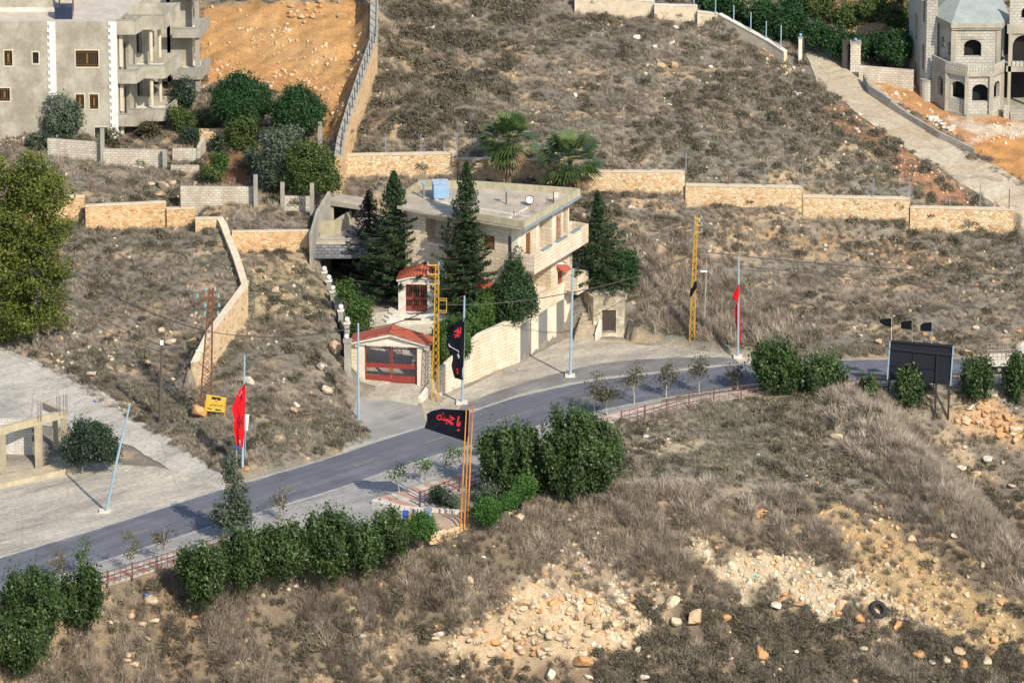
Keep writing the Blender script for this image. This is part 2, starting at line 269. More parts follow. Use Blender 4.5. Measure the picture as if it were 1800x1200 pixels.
# ------------------------------------------------------------------ mesh builder and scene graph
WM = {}                                                  # world matrix of every object that may become a parent
def tag(o, label=None, cat=None, group=None, kind=None):
    for k, v in (('label', label), ('category', cat), ('group', group), ('kind', kind)):
        if v: o[k] = v
    return o
def thing(name, label, cat, loc=(0, 0, 0), rz=0.0, group=None):
    o = bpy.data.objects.new(name, None); COL.objects.link(o); o.empty_display_size = 0.3
    o.location = loc; o.rotation_euler = (0, 0, rz); WM[o.name] = Matrix.Translation(Vector(loc)) @ Matrix.Rotation(rz, 4, 'Z')
    return tag(o, label, cat, group)
class MB:
    def __init__(s): s.V = []; s.F = []; s.I = []
    def poly(s, pts, m=0):
        n = len(s.V); s.V += [tuple(p) for p in pts]; s.F.append(tuple(range(n, n+len(pts)))); s.I.append(m); return s
    def box(s, c, ax, ay, az, m=0):                       # centre and three half-axes
        c, ax, ay, az = Vector(c), Vector(ax), Vector(ay), Vector(az)
        if ax.cross(ay).dot(az) < 0: ax = -ax
        P = [c+a*ax+b*ay+d*az for d in (-1, 1) for b in (-1, 1) for a in (-1, 1)]
        for f in ((0, 2, 3, 1), (4, 5, 7, 6), (0, 1, 5, 4), (2, 6, 7, 3), (0, 4, 6, 2), (1, 3, 7, 5)): s.poly([P[i] for i in f], m)
        return s
    def ab(s, x0, x1, y0, y1, z0, z1, m=0):
        return s.box(((x0+x1)/2, (y0+y1)/2, (z0+z1)/2), ((x1-x0)/2, 0, 0), (0, (y1-y0)/2, 0), (0, 0, (z1-z0)/2), m)
    def prism(s, pts, z0, z1, m=0, top=True, bot=True, mt=None):
        a = sum(pts[i][0]*pts[(i+1) % len(pts)][1]-pts[(i+1) % len(pts)][0]*pts[i][1] for i in range(len(pts)))
        if a < 0: pts = pts[::-1]
        n = len(pts); Z0 = z0 if isinstance(z0, (list, tuple)) else [z0]*n; Z1 = z1 if isinstance(z1, (list, tuple)) else [z1]*n
        lo = [(p[0], p[1], Z0[i]) for i, p in enumerate(pts)]; hi = [(p[0], p[1], Z1[i]) for i, p in enumerate(pts)]
        for i in range(n):
            j = (i+1) % n; s.poly([lo[i], lo[j], hi[j], hi[i]], m)
        if top: s.poly(hi, m if mt is None else mt)
        if bot: s.poly(lo[::-1], m)
        return s
    def tube(s, pts, r, n=6, m=0, cap=True):
        pts = [Vector(p) for p in pts]; rings = []
        for i, p in enumerate(pts):
            d = (pts[min(i+1, len(pts)-1)]-pts[max(i-1, 0)]).normalized()
            u = d.cross(Vector((0.31, 0.95, 0.07))); u = (u if u.length > 1e-4 else d.orthogonal()).normalized(); v = d.cross(u)
            rr = r[i] if isinstance(r, (list, tuple)) else r
            rings.append([p+(u*math.cos(2*math.pi*k/n)+v*math.sin(2*math.pi*k/n))*rr for k in range(n)])
        for a, b in zip(rings, rings[1:]):
            for k in range(n): s.poly([a[k], a[(k+1) % n], b[(k+1) % n], b[k]], m)
        if cap: s.poly(rings[0][::-1], m); s.poly(rings[-1], m)
        return s
    def bar(s, a, b, w, h=None, m=0, up=(0, 0, 1)):        # square bar between two points
        a, b = Vector(a), Vector(b); d = b-a; h = h or w; up = Vector(up)
        if abs(d.normalized().dot(up)) > 0.95: up = Vector((0.2, 1, 0))
        u = d.cross(up).normalized(); v = u.cross(d).normalized()
        return s.box((a+b)/2, d/2, u*w/2, v*h/2, m)
    def ball(s, c, r, n=10, m=0, sq=(1, 1, 1)):
        c = Vector(c); g = [[c+Vector((r*sq[0]*math.sin(math.pi*i/(n//2))*math.cos(2*math.pi*j/n), r*sq[1]*math.sin(math.pi*i/(n//2))*math.sin(2*math.pi*j/n), r*sq[2]*math.cos(math.pi*i/(n//2)))) for j in range(n)] for i in range(n//2+1)]
        for i in range(n//2):
            for j in range(n): s.poly([g[i][j], g[i+1][j], g[i+1][(j+1) % n], g[i][(j+1) % n]], m)
        return s
    def strip(s, A, B, m=0):
        for i in range(len(A)-1): s.poly([A[i], A[i+1], B[i+1], B[i]], m)
        return s
    def build(s, name, mats, parent=None, base=None, smooth=False, local=False):
        V = np.array(s.V, float)
        if parent is not None: Mx = WM[parent.name]
        elif base is not None: Mx = Matrix.Translation(Vector(base))
        else: Mx = Matrix.Identity(4)
        if not local and len(V):
            Mi = np.array(Mx.inverted()); V = V@Mi[:3, :3].T+Mi[:3, 3]
        me = bpy.data.meshes.new(name); me.from_pydata([tuple(v) for v in V], [], s.F)
        mats = mats if isinstance(mats, (list, tuple)) else [mats]
        for q in mats: me.materials.append(q)
        me.polygons.foreach_set('material_index', s.I)
        if smooth: me.polygons.foreach_set('use_smooth', [True]*len(s.F))
        uv = me.uv_layers.new(name='UVMap'); k = 0; out = np.zeros((len(me.loops), 2))
        for f in s.F:
            P = V[list(f)]; n = np.zeros(3)
            for i in range(len(f)):
                a, b = P[i], P[(i+1) % len(f)]; n += np.cross(a, b)
            l = np.linalg.norm(n); n = n/l if l > 1e-12 else np.array([0, 0, 1.0])
            if abs(n[2]) < 0.75:
                tx = np.array([-n[1], n[0], 0]); tx /= max(np.linalg.norm(tx), 1e-9); q = np.stack([P@tx, P[:, 2]/max(0.3, math.sqrt(1-n[2]**2))], 1)
            else: q = P[:, :2]
            out[k:k+len(f)] = q; k += len(f)
        uv.data.foreach_set('uv', out.ravel()); me.update()
        o = bpy.data.objects.new(name, me); COL.objects.link(o)
        if parent is not None: o.parent = parent; WM[o.name] = Mx
        else: o.matrix_world = Mx; WM[o.name] = Mx
        return o
def copy_tree(o, parent=None):
    c = o.copy(); COL.objects.link(c); c.parent = parent
    for k in list(o.children): copy_tree(k, c)
    return c
def dup(o, loc, rz=0.0, s=1.0, label=None, group=None):
    c = copy_tree(o); c.location = loc; c.rotation_euler = (0, 0, rz); c.scale = (s, s, s) if isinstance(s, (int, float)) else s
    if label: c['label'] = label
    if group: c['group'] = group
    return c
def quadmesh(name, Q, mat, tint=None, parent=None, base=None, smooth=False):
    """Q: (n,4,3) world quads as one mesh; tint per quad"""
    Q = np.asarray(Q, float); n = len(Q)
    Mx = WM[parent.name] if parent is not None else (Matrix.Translation(Vector(base)) if base is not None else Matrix.Identity(4))
    Mi = np.array(Mx.inverted()); V = Q.reshape(-1, 3)@Mi[:3, :3].T+Mi[:3, 3]
    me = bpy.data.meshes.new(name); me.vertices.add(4*n); me.vertices.foreach_set('co', V.ravel())
    me.loops.add(4*n); me.loops.foreach_set('vertex_index', np.arange(4*n)); me.polygons.add(n); me.polygons.foreach_set('loop_start', np.arange(0, 4*n, 4))
    me.update(calc_edges=True)
    if tint is not None:
        a = me.attributes.new('tint', 'FLOAT', 'POINT'); a.data.foreach_set('value', np.repeat(np.clip(tint, 0, 1), 4))
    me.materials.append(mat); o = bpy.data.objects.new(name, me); COL.objects.link(o)
    if parent is not None: o.parent = parent
    else: o.matrix_world = Mx
    WM[o.name] = Mx; return o
def unit(a): return a/np.maximum(np.linalg.norm(a, axis=-1, keepdims=True), 1e-9)
def leafquads(P, N, size, asp=0.5, rng=RNG, up=0.0):
    """rhombus leaves at P facing N"""
    n = len(P); N = unit(N); r = unit(rng.normal(size=(n, 3))+np.array([0, 0, up])); T = unit(r-N*(r*N).sum(1, keepdims=True)); B = np.cross(N, T)
    s = (size*rng.uniform(0.65, 1.35, n))[:, None]
    return np.stack([P-T*s*0.5, P+B*s*asp*0.5, P+T*s*0.5, P-B*s*asp*0.5], 1)
def crown(lobes, nclus, nleaf, csig, size, rng, asp=0.55, shell=0.62, up=0.0, flat=0.0, lowcut=None, csq=(1, 1, 1)):
    """leaf clumps spread through the outer part of ellipsoid lobes -> quads, tint"""
    Qs, Ts = [], []
    vol = np.array([l[3]*l[4]*l[5] for l in lobes])**(2/3); pr = vol/vol.sum()
    li = rng.choice(len(lobes), nclus, p=pr); L = np.array(lobes)[li]
    d = unit(rng.normal(size=(nclus, 3))); rad = shell+(1-shell)*rng.random(nclus)**0.6
    C = L[:, :3]+d*L[:, 3:6]*rad[:, None]*(1+rng.normal(0, 0.12, nclus))[:, None]
    if lowcut is not None:
        k = C[:, 2] > lowcut; C = C[k]; d = d[k]
    ct = rng.random(len(C))
    P = np.repeat(C, nleaf, 0)+rng.normal(0, 1, (len(C)*nleaf, 3))*csig*np.array(csq); D = np.repeat(d, nleaf, 0)
    Nn = D*0.7+rng.normal(0, 0.75, P.shape); Nn[:, 2] += 0.35+flat
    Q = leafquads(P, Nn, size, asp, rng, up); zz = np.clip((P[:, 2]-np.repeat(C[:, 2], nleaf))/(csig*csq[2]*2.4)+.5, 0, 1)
    t = np.repeat(ct, nleaf)*0.38+rng.random(len(P))*0.30+zz*0.32  # leaves high in a clump get a lighter tint, highlights put into colour
    return Q, t
def wallcells(mb, p0, p1, z0, z1, ops, depth=0.25, m=0, mr=None, inward=None):
    """a wall face from p0 to p1 (seen side on the right hand of p0->p1 turned clockwise) with real openings; ops: (u0,u1,z0,z1[,arch rise])"""
    p0, p1 = Vector(p0[:2]), Vector(p1[:2]); d = p1-p0; Ln = d.length; d = d/Ln
    n = Vector((d.y, -d.x))                                # outward
    us = sorted({0.0, Ln, *[o[0] for o in ops], *[o[1] for o in ops]}); zs = sorted({z0, z1, *[o[2] for o in ops], *[o[3] for o in ops]})
    def P(u, z, k=0.0): q = p0+d*u-n*k; return (q.x, q.y, z)
    for a, b in zip(us, us[1:]):
        for c, e in zip(zs, zs[1:]):
            if any(o[0] < (a+b)/2 < o[1] and o[2] < (c+e)/2 < o[3] for o in ops): continue
            mb.poly([P(a, c), P(b, c), P(b, e), P(a, e)], m)
    mr = m if mr is None else mr
    for o in ops:
        u0, u1, a, b = o[:4]
        mb.poly([P(u0, a), P(u0, b), P(u0, b, depth), P(u0, a, depth)], mr); mb.poly([P(u1, b), P(u1, a), P(u1, a, depth), P(u1, b, depth)], mr)
        mb.poly([P(u1, a), P(u0, a), P(u0, a, depth), P(u1, a, depth)], mr); mb.poly([P(u0, b), P(u1, b), P(u1, b, depth), P(u0, b, depth)], mr)
        if len(o) > 4:
            r = o[4]; k = 10; uc, hw = (u0+u1)/2, (u1-u0)/2
            arc = [(uc-hw*math.cos(math.pi*i/k), b-r+r*math.sin(math.pi*i/k)) for i in range(k+1)]
            for i in range(k):
                (a0, b0), (a1, b1) = arc[i], arc[i+1]
                mb.poly([P(a0, b0), P(a1, b1), P(a1, b), P(a0, b)], m); mb.poly([P(a0, b0), P(a0, b0, depth), P(a1, b1, depth), P(a1, b1)], mr)
    return lambda u, z, k=0.0: Vector(P(u, z, k))
# ------------------------------------------------------------------ colours of the ground, painted by what the ground is made of
ZONES = [  # polygon on the photo -> (material colour, strength)
 ([(345,0),(655,0),(650,60),(622,150),(598,250),(560,235),(560,180),(480,165),(420,150),(350,150)], (0.53,0.295,0.12), 1.0),
 ([(330,240),(560,245),(590,300),(560,330),(480,330),(360,325)], (0.26,0.11,0.05), 0.9),
 ([(1510,135),(1600,120),(1820,110),(1820,330),(1700,262),(1600,205)], (0.47,0.25,0.115), 1.0),
 ([(1690,255),(1820,225),(1820,320),(1770,310)], (0.52,0.265,0.10), 1.0),
 ([(1330,-20),(1640,-20),(1640,110),(1480,80)], (0.42,0.21,0.10), 0.9),
 ([(1440,165),(1480,180),(1570,240),(1690,325),(1740,362),(1640,362),(1560,290),(1470,220)], (0.33,0.14,0.065), 0.7),
 ([(820,50),(880,70),(940,110),(900,110),(820,85)], (0.46,0.27,0.12), 0.5),
 ([(1280,390),(1430,410),(1700,450),(1760,470),(1700,480),(1500,455),(1330,420)], (0.44,0.27,0.13), 0.6),
 ([(700,60),(790,70),(860,130),(720,130)], (0.42,0.26,0.12), 0.4),
 ([(440,470),(545,450),(600,560),(500,560),(445,545)], (0.44,0.34,0.20), 0.7),
 ([(1130,755),(1300,790),(1280,830),(1150,800)], (0.46,0.37,0.25), 0.8),
 ([(900,1030),(960,1010),(1150,1080),(1160,1130),(1000,1170),(820,1160),(760,1110),(880,1080)], (0.50,0.38,0.24), 0.95),
 ([(1000,960),(1060,1000),(1180,1070),(1160,1100),(1050,1060),(940,1010)], (0.48,0.37,0.25), 0.6),
 ([(1200,940),(1290,980),(1480,1010),(1620,1060),(1640,1120),(1500,1100),(1380,1060),(1270,1040),(1200,990)], (0.50,0.41,0.28), 0.95),
 ([(1430,880),(1560,930),(1700,1000),(1800,1080),(1830,1150),(1640,1125),(1540,1040)], (0.46,0.33,0.17), 0.9),
 ([(1660,715),(1740,705),(1810,740),(1810,800),(1700,770)], (0.52,0.34,0.19), 0.9),
 ([(600,1000),(700,1040),(700,1080),(620,1060)], (0.44,0.33,0.21), 0.4),
 ([(430,20),(560,60),(600,110),(560,140),(470,110),(400,60)], (0.56,0.34,0.155), 0.6),
 ([(350,100),(420,125),(560,135),(600,160),(595,180),(480,165),(420,150),(350,150)], (0.48,0.255,0.11), 0.8),
 ([(1650,200),(1720,215),(1830,225),(1830,245),(1700,240)], (0.58,0.50,0.40), 0.85),
 ([(745,620),(800,585),(900,640),(800,690),(740,705)], (0.40,0.33,0.24), 0.4),
 ([(640,690),(640,740),(760,750),(960,690),(1010,600),(1060,595),(1330,625),(1320,650),(1080,680)], (0.46,0.40,0.31), 0.8),
 ([(0,830),(120,800),(390,860),(0,1000)], (0.42,0.38,0.31), 0.8),
]
FAC = np.zeros(MX.shape); GPX, GPY = proj(MX, MY, HG)
base = np.zeros(MX.shape+(3,)); pn = fbm(MX/5, MY/5, 21, 3); pn2 = fbm(MX/1.7, MY/1.7, 33, 3)
A_, B_, C_ = np.array((0.225, 0.20, 0.165)), np.array((0.30, 0.25, 0.185)), np.array((0.19, 0.18, 0.145))
base[:] = A_; base += (B_-A_)*np.clip((pn-0.5)*5, 0, 1)[..., None]; base += (C_-base)*np.clip((0.45-pn)*5, 0, 1)[..., None]
fw = np.clip((GPY-860)/80, 0, 1)[..., None]; base = base*(1-fw)+base*np.array((.92, .80, .68))*fw
oc = np.clip((fbm(MX/4.5+MY/9, MY/1.5, 35, 4)-0.575)*11, 0, 1)*0.8*np.where(GPY < 620, 1, 0.75)
base += (np.array((0.48, 0.35, 0.215))-base)*oc[..., None]
jx, jy = (fbm(MX/1.3, MY/1.3, 51)-0.5)*44, (fbm(MX/1.3, MY/1.3, 52)-0.5)*34
sG, tG = (MX-MY)*.7071, (MX+MY)*.7071; js = (fbm(sG/6, tG/1.3, 53, 3)-.5)*150*(GPY > 880); jx = jx-js*.5; jy = jy+js*.6
ZW = np.zeros((len(ZONES),)+MX.shape)
for i, (pl, c, s) in enumerate(ZONES):
    k = inpoly(GPX+jx, GPY+jy, pl).astype(float)
    Q = np.pad(k, 1, mode='edge'); k = (Q[1:-1, 1:-1]*2+Q[:-2, 1:-1]+Q[2:, 1:-1]+Q[1:-1, :-2]+Q[1:-1, 2:])/6
    ZW[i] = k; base += (np.array(c)*(0.85+0.3*pn2[..., None])-base)*(k*s)[..., None]
m, t, b, N, L = new_mat('ground_soil')
at = N('ShaderNodeAttribute'); at.attribute_name = 'soil'
p = coord(t, 'POS'); n1 = noise(t, p, 1.1, 6, 0.7); n2 = noise(t, p, 7.0, 4, 0.7)
c_ = mix(t, 0.55, at.outputs['Color'], ramp(t, n1, [(0.3, (0.42,)*3), (0.7, (1.25,)*3)]), 'MULTIPLY')
c_ = mix(t, 0.6, c_, ramp(t, n2, [(0.3, (0.45,)*3), (0.68, (1.25,)*3)]), 'MULTIPLY')
vo = N('ShaderNodeTexVoronoi'); vo.inputs['Scale'].default_value = 3.5; L(p, vo.inputs['Vector'])
sp = N('ShaderNodeSeparateColor'); L(vo.outputs['Color'], sp.inputs[0])
mm = N('ShaderNodeMath'); mm.operation = 'MULTIPLY'; L(ramp(t, vo.outputs['Distance'], [(0.10, (1,)*3), (0.16, (0,)*3)]), mm.inputs[0]); L(ramp(t, sp.outputs[0], [(0.90, (0,)*3), (0.92, (1,)*3)]), mm.inputs[1])
c_ = mix(t, mm.outputs[0], c_, (0.52, 0.42, 0.30)); L(c_, b.inputs['Base Color']); b.inputs['Roughness'].default_value = 0.95
b.inputs['Specular IOR Level'].default_value = 0.1; bump(t, b, n2, 0.9, 0.12); MAT_SOIL = m
def gridmesh(name, X, Y, Z, colr, mat):
    ny, nx = X.shape; V = np.stack([X, Y, Z], -1).reshape(-1, 3); i = np.arange(ny*nx).reshape(ny, nx)
    F = np.stack([i[:-1, :-1], i[:-1, 1:], i[1:, 1:], i[1:, :-1]], -1).reshape(-1, 4)
    me = bpy.data.meshes.new(name); me.vertices.add(len(V)); me.vertices.foreach_set('co', V.ravel()); me.loops.add(F.size); me.loops.foreach_set('vertex_index', F.ravel())
    me.polygons.add(len(F)); me.polygons.foreach_set('loop_start', np.arange(0, F.size, 4)); me.polygons.foreach_set('use_smooth', np.ones(len(F), bool)); me.update(calc_edges=True)
    a = me.attributes.new('soil', 'FLOAT_COLOR', 'POINT'); c4 = np.ones((len(V), 4)); c4[:, :3] = colr.reshape(-1, 3); a.data.foreach_set('color', c4.ravel())
    me.materials.append(mat); o = bpy.data.objects.new(name, me); COL.objects.link(o); return o
# one sheet: the fine grid, continued by coarse rows and columns towards the horizon
ext = np.array([2, 6, 14, 30, 60, 120, 250, 500, 1000, 2200.0])
ax = np.concatenate([gx[0]-ext[::-1], gx, gx[-1]+ext]); ay = np.concatenate([gy[0]-ext[:8][::-1], gy, gy[-1]+ext])
AX, AY = np.meshgrid(ax, ay); CX, CY = np.clip(AX, gx[0], gx[-1]), np.clip(AY, gy[0], gy[-1])
AZ = H(CX, CY); dxo, dyn, dyf = np.abs(AX-CX), np.maximum(CY-AY, 0), np.maximum(AY-CY, 0)
AZ = AZ-np.minimum(dyn*0.12, 14)-np.maximum(dyn-200, 0)*0.02+np.minimum(dyf, 400)*0.16-np.minimum(dxo, 100)*0.03
ci, cj = np.clip(np.round((CX-GX0)/GS).astype(int), 0, GNX-1), np.clip(np.round((CY-GY0)/GS).astype(int), 0, GNY-1)
terrain = gridmesh('terrain', AX, AY, AZ, base[cj, ci], MAT_SOIL); tag(terrain, 'dry grey brown hillside with soil and stones', 'hillside', kind='structure')
# ------------------------------------------------------------------ roads and paving as draped strips
def densify(pl, step=0.5):
    P = [W(*q) if len(q) == 3 else G(*q) for q in pl]; out = []
    D = [0]
    for a, b2 in zip(P, P[1:]): D.append(D[-1]+(b2-a).length)
    return P, D
def resample(pl, n):
    P, D = densify(pl); X = np.interp(np.linspace(0, D[-1], n), D, [p.x for p in P]); Y = np.interp(np.linspace(0, D[-1], n), D, [p.y for p in P]); return X, Y
def smooth_line(X, Y, k=9):
    for _ in range(k):
        X[1:-1] = (X[:-2]+2*X[1:-1]+X[2:])/4; Y[1:-1] = (Y[:-2]+2*Y[1:-1]+Y[2:])/4
    return X, Y
def strip_mesh(name, A, B, mat, off, n=120, k=8, sm=6, label=None, cat=None, base_flat=None, par=None):
    XA, YA = smooth_line(*resample(A, n), sm); XB, YB = smooth_line(*resample(B, n), sm); mb = MB(); rows = []
    if base_flat is None:
        for X_, Y_, s_ in ((XA, YA, 3), (XB, YB, 8)): jn = (fbm(X_*.9, Y_*.9, s_, 3)-.5)*.55; X_ += jn*.4; Y_ += jn
    for i in range(k+1):
        f = i/k; X, Y = XA*(1-f)+XB*f, YA*(1-f)+YB*f; Z = H(X, Y)+off if base_flat is None else np.full(n, base_flat); rows.append(list(zip(X, Y, Z)))
    for r0, r1 in zip(rows, rows[1:]): mb.strip(r0, r1)
    o = mb.build(name, mat, par)
    ev = np.repeat(np.array([[abs(2*i/k-1), abs(2*(i+1)/k-1)] for i in range(k)]), n-1, 0); at_ = o.data.attributes.new('edge', 'FLOAT', 'POINT'); at_.data.foreach_set('value', ev[:, [0, 0, 1, 1]].ravel())
    if par is None: tag(o, label, cat, kind='structure')
    return o, (XA, YA, XB, YB)
def M_asphalt(name, c1, c2, streak):
    m, t, b, N, L = new_mat(name); p = coord(t, 'POS', (1, 1, 1), R(-45.0)); ps = coord(t, 'POS', (1, 1, 1), R(-45.0))
    mp = N('ShaderNodeMapping'); mp.inputs['Scale'].default_value = (0.08, 1.0, 1); L(p, mp.inputs[0])
    n1 = noise(t, mp.outputs[0], 1.1, 4, 0.6); n2 = noise(t, p, 0.35, 5, 0.7); n3 = noise(t, p, 14, 2)
    col = ramp(t, n1, [(0.32, c2), (0.66, c1)]); col = mix(t, streak, col, ramp(t, n2, [(0.35, (0.6,)*3), (0.65, (1.1,)*3)]), 'MULTIPLY')
    col = mix(t, 0.3, col, ramp(t, n3, [(0.3, (0.5,)*3), (0.7, (1,)*3)]), 'MULTIPLY'); ea = N('ShaderNodeAttribute'); ea.attribute_name = 'edge'; ad = N('ShaderNodeMath'); ad.operation = 'MULTIPLY_ADD'; L(n2, ad.inputs[0]); ad.inputs[1].default_value = 0.5; L(ea.outputs['Fac'], ad.inputs[2])
    sb_ = N('ShaderNodeMath'); sb_.operation = 'SUBTRACT'; L(ad.outputs[0], sb_.inputs[0]); sb_.inputs[1].default_value = 1.10
    col = mix(t, ramp(t, ad.outputs[0], [(0.98, (0,)*3), (1.0, (0,)*3)]) if False else ramp(t, sb_.outputs[0], [(0.0, (0,)*3), (0.16, (.7,)*3)]), col, (0.34, 0.30, 0.24))
    vp = N('ShaderNodeTexVoronoi'); vp.inputs['Scale'].default_value = 0.55; L(mp.outputs[0], vp.inputs['Vector']); sc_ = N('ShaderNodeSeparateColor'); L(vp.outputs['Color'], sc_.inputs[0])
    col = mix(t, ramp(t, sc_.outputs[0], [(0.80, (0,)*3), (0.82, (.45,)*3)]), col, c2)
    n4 = noise(t, p, 0.9, 3, 0.5); col = mix(t, ramp(t, n4, [(0.66, (0,)*3), (0.74, (.4,)*3)]), col, tuple(v*.55 for v in c2))
    L(col, b.inputs['Base Color']); b.inputs['Roughness'].default_value = 0.85; bump(t, b, n3, 0.2, 0.02); return m
MAT_ASPH = M_asphalt('worn_asphalt', (0.150, 0.156, 0.178), (0.098, 0.104, 0.124), 0.65)
MAT_ASPH2 = M_asphalt('pale_old_asphalt', (0.23, 0.22, 0.21), (0.15, 0.145, 0.14), 0.8)
def M_concrete(name, c1, c2, sc=0.35, crack=True):
    m, t, b, N, L = new_mat(name); p = coord(t, 'POS', (1, 1, 1), R(-38)); mp = N('ShaderNodeMapping'); mp.inputs['Scale'].default_value = (0.35, 1, 1); L(p, mp.inputs[0])
    n1 = noise(t, mp.outputs[0], sc, 6, 0.75); n2 = noise(t, p, 3.0, 5, 0.7); n3 = noise(t, p, 20, 2)
    col = ramp(t, n1, [(0.34, c2), (0.60, c1)]); col = mix(t, 0.6, col, ramp(t, n2, [(0.32, (0.5,)*3), (0.6, (1.08,)*3)]), 'MULTIPLY')
    mq = N('ShaderNodeMapping'); mq.inputs['Scale'].default_value = (0.12, 1.6, 1); L(p, mq.inputs[0]); n5 = noise(t, mq.outputs[0], 0.8, 5, 0.7); col = mix(t, ramp(t, n5, [(0.56, (0,)*3), (0.68, (.55,)*3)]), col, tuple(v*.62 for v in c2))
    if crack:
        w_ = N('ShaderNodeTexVoronoi'); w_.feature = 'DISTANCE_TO_EDGE'; w_.inputs['Scale'].default_value = 0.16
        nn = N('ShaderNodeTexNoise'); nn.inputs['Scale'].default_value = 0.6; nn.inputs['Detail'].default_value = 5; L(p, nn.inputs['Vector']); L(mix(t, 0.35, p, nn.outputs['Color'], 'ADD'), w_.inputs['Vector'])
        col = mix(t, ramp(t, w_.outputs['Distance'], [(0.002, (0.5,)*3), (0.007, (0,)*3)]), col, (0.16, 0.14, 0.11))
    L(col, b.inputs['Base Color']); b.inputs['Roughness'].default_value = 0.9; bump(t, b, n3, 0.15, 0.02); return m
MAT_CONC = M_concrete('dusty_concrete_paving', (0.46, 0.415, 0.335), (0.24, 0.22, 0.185))
MAT_TRACK = M_concrete('concrete_track', (0.44, 0.39, 0.30), (0.36, 0.27, 0.17), 0.5)
MAT_SIDE = M_concrete('concrete_side_road', (0.43, 0.40, 0.345), (0.245, 0.235, 0.21), 0.3)
MAT_SHOUL = M_concrete('grey_parking_bay', (0.33, 0.315, 0.29), (0.21, 0.205, 0.20), 0.5)
MAT_YARD = M_concrete('yard_slabs', (0.46, 0.42, 0.34), (0.33, 0.29, 0.22), 0.6)
road, RD = strip_mesh('road', FAR, NEAR, MAT_ASPH, 0.05, 360, 10, 14, 'two lane asphalt road curving past the houses', 'road', 0.05)
XA, YA, XB, YB = RD
MAT_WHITE = M('worn_white_paint', (0.62, 0.62, 0.60), (0.34, 0.34, 0.34), 1.2, 0.7); MAT_YEL = M('worn_yellow_paint', (0.36, 0.25, 0.11), (0.20, 0.17, 0.12), 1.8, 0.7)
def lane(f0, f1, i0, i1): return [(XA[i]*(1-f0)+XB[i]*f0, YA[i]*(1-f0)+YB[i]*f0, 0.056) for i in range(i0, i1)], [(XA[i]*(1-f1)+XB[i]*f1, YA[i]*(1-f1)+YB[i]*f1, 0.056) for i in range(i0, i1)]
tag(MB().strip(*lane(0.006, 0.026, 0, 360)).build('edge_line', MAT_WHITE), 'white edge line along the hill side of the road', 'road marking', kind='structure')
tag(MB().strip(*lane(0.972, 0.994, 0, 360)).build('edge_line', MAT_WHITE), 'white edge line along the near side of the road', 'road marking', kind='structure')
mb = MB(); d = 0; on = False
cx, cy = (XA+XB)/2, (YA+YB)/2; S = np.concatenate([[0], np.cumsum(np.hypot(np.diff(cx), np.diff(cy)))])
def cline(s0, s1, hw, z=0.057):
    q = []
    for s in (s0, s1):
        x, y = np.interp(s, S, cx), np.interp(s, S, cy); e = 0.3; tx, ty = np.interp(s+e, S, cx)-np.interp(s-e, S, cx), np.interp(s+e, S, cy)-np.interp(s-e, S, cy); l = math.hypot(tx, ty)
        q.append((x, y, -ty/l, tx/l))
    return [(q[0][0]-q[0][2]*hw, q[0][1]-q[0][3]*hw, z), (q[1][0]-q[1][2]*hw, q[1][1]-q[1][3]*hw, z), (q[1][0]+q[1][2]*hw, q[1][1]+q[1][3]*hw, z), (q[0][0]+q[0][2]*hw, q[0][1]+q[0][3]*hw, z)]
c0 = W(240, 938, 0); s0 = S[np.argmin((cx-c0.x)**2+(cy-c0.y)**2)]
for k in range(-6, 16): mb.poly(cline(s0+k*7.6-1.0, s0+k*7.6+1.0, 0.065))
tag(mb.build('centre_line', MAT_YEL), 'faded yellow dashes along the middle of the road', 'road marking', kind='structure')
strip_mesh('forecourt', [(740,756,0),(827,728,0),(910,701,0),(1000,680,0),(1080,668,0),(1150,661,0),(1230,652,0),(1326,645,0)],
           [(757,722,0),(790,697),(850,668),(911,640),(1003,591),(1060,602),(1200,612),(1318,630)], MAT_CONC, 0.03, 90, 16, 2, 'dusty cracked concrete forecourt before the garages', 'forecourt')
strip_mesh('parking_apron', [(800,731,0),(910,694,0),(1000,673,0),(1080,661,0),(1150,654,0),(1230,645,0),(1300,639,0)],
           [(812,712,0),(890,682,0),(960,660,0),(1050,640,0),(1120,632,0),(1200,628,0),(1290,630,0)], MAT_ASPH2, 0.055, 80, 8, 4, 'grey asphalt strip between the road and the forecourt', 'apron')
strip_mesh('driveway', [(600,797,0),(680,770,0),(749,751,0)], [(626,700),(690,698),(741,706)], M_asphalt('driveway_grey', (0.32, 0.305, 0.28), (0.23, 0.22, 0.205), 0.8), 0.05, 40, 20, 2, 'patched asphalt driveway up to the red gate', 'driveway')
strip_mesh('courtyard', [(634,672),(690,673),(742,674)], [(615,545),(690,552),(835,545)], MAT_YARD, 0.06, 50, 40, 1, 'pale sloping courtyard behind the red gate', 'courtyard')
strip_mesh('paved_yard', [(-260,1062,0),(0,981,0),(157,935,0),(310,887,0),(396,859,0)], [(-260,905),(0,842),(120,812),(280,822),(396,845)], MAT_CONC, 0.045, 90, 24, 3, 'worn concrete yard beside the road with a leaning pole', 'yard')
strip_mesh('side_road', [(394,862,0),(300,826),(240,790),(118,755),(0,738),(-250,700)], [(396,838),(340,800),(245,735),(140,666),(60,632),(0,612),(-250,480)], MAT_SIDE, 0.06, 110, 20, 3, 'pale concrete side road climbing to the left', 'side road')
strip_mesh('track', [(1402,66),(1440,150),(1510,205),(1600,268),(1700,335),(1765,374),(1900,470)], [(1432,66),(1482,104),(1560,165),(1640,230),(1720,280),(1800,322),(1950,400)], MAT_TRACK, 0.07, 120, 10, 3, 'dusty concrete track running up to the gate pillars', 'track')
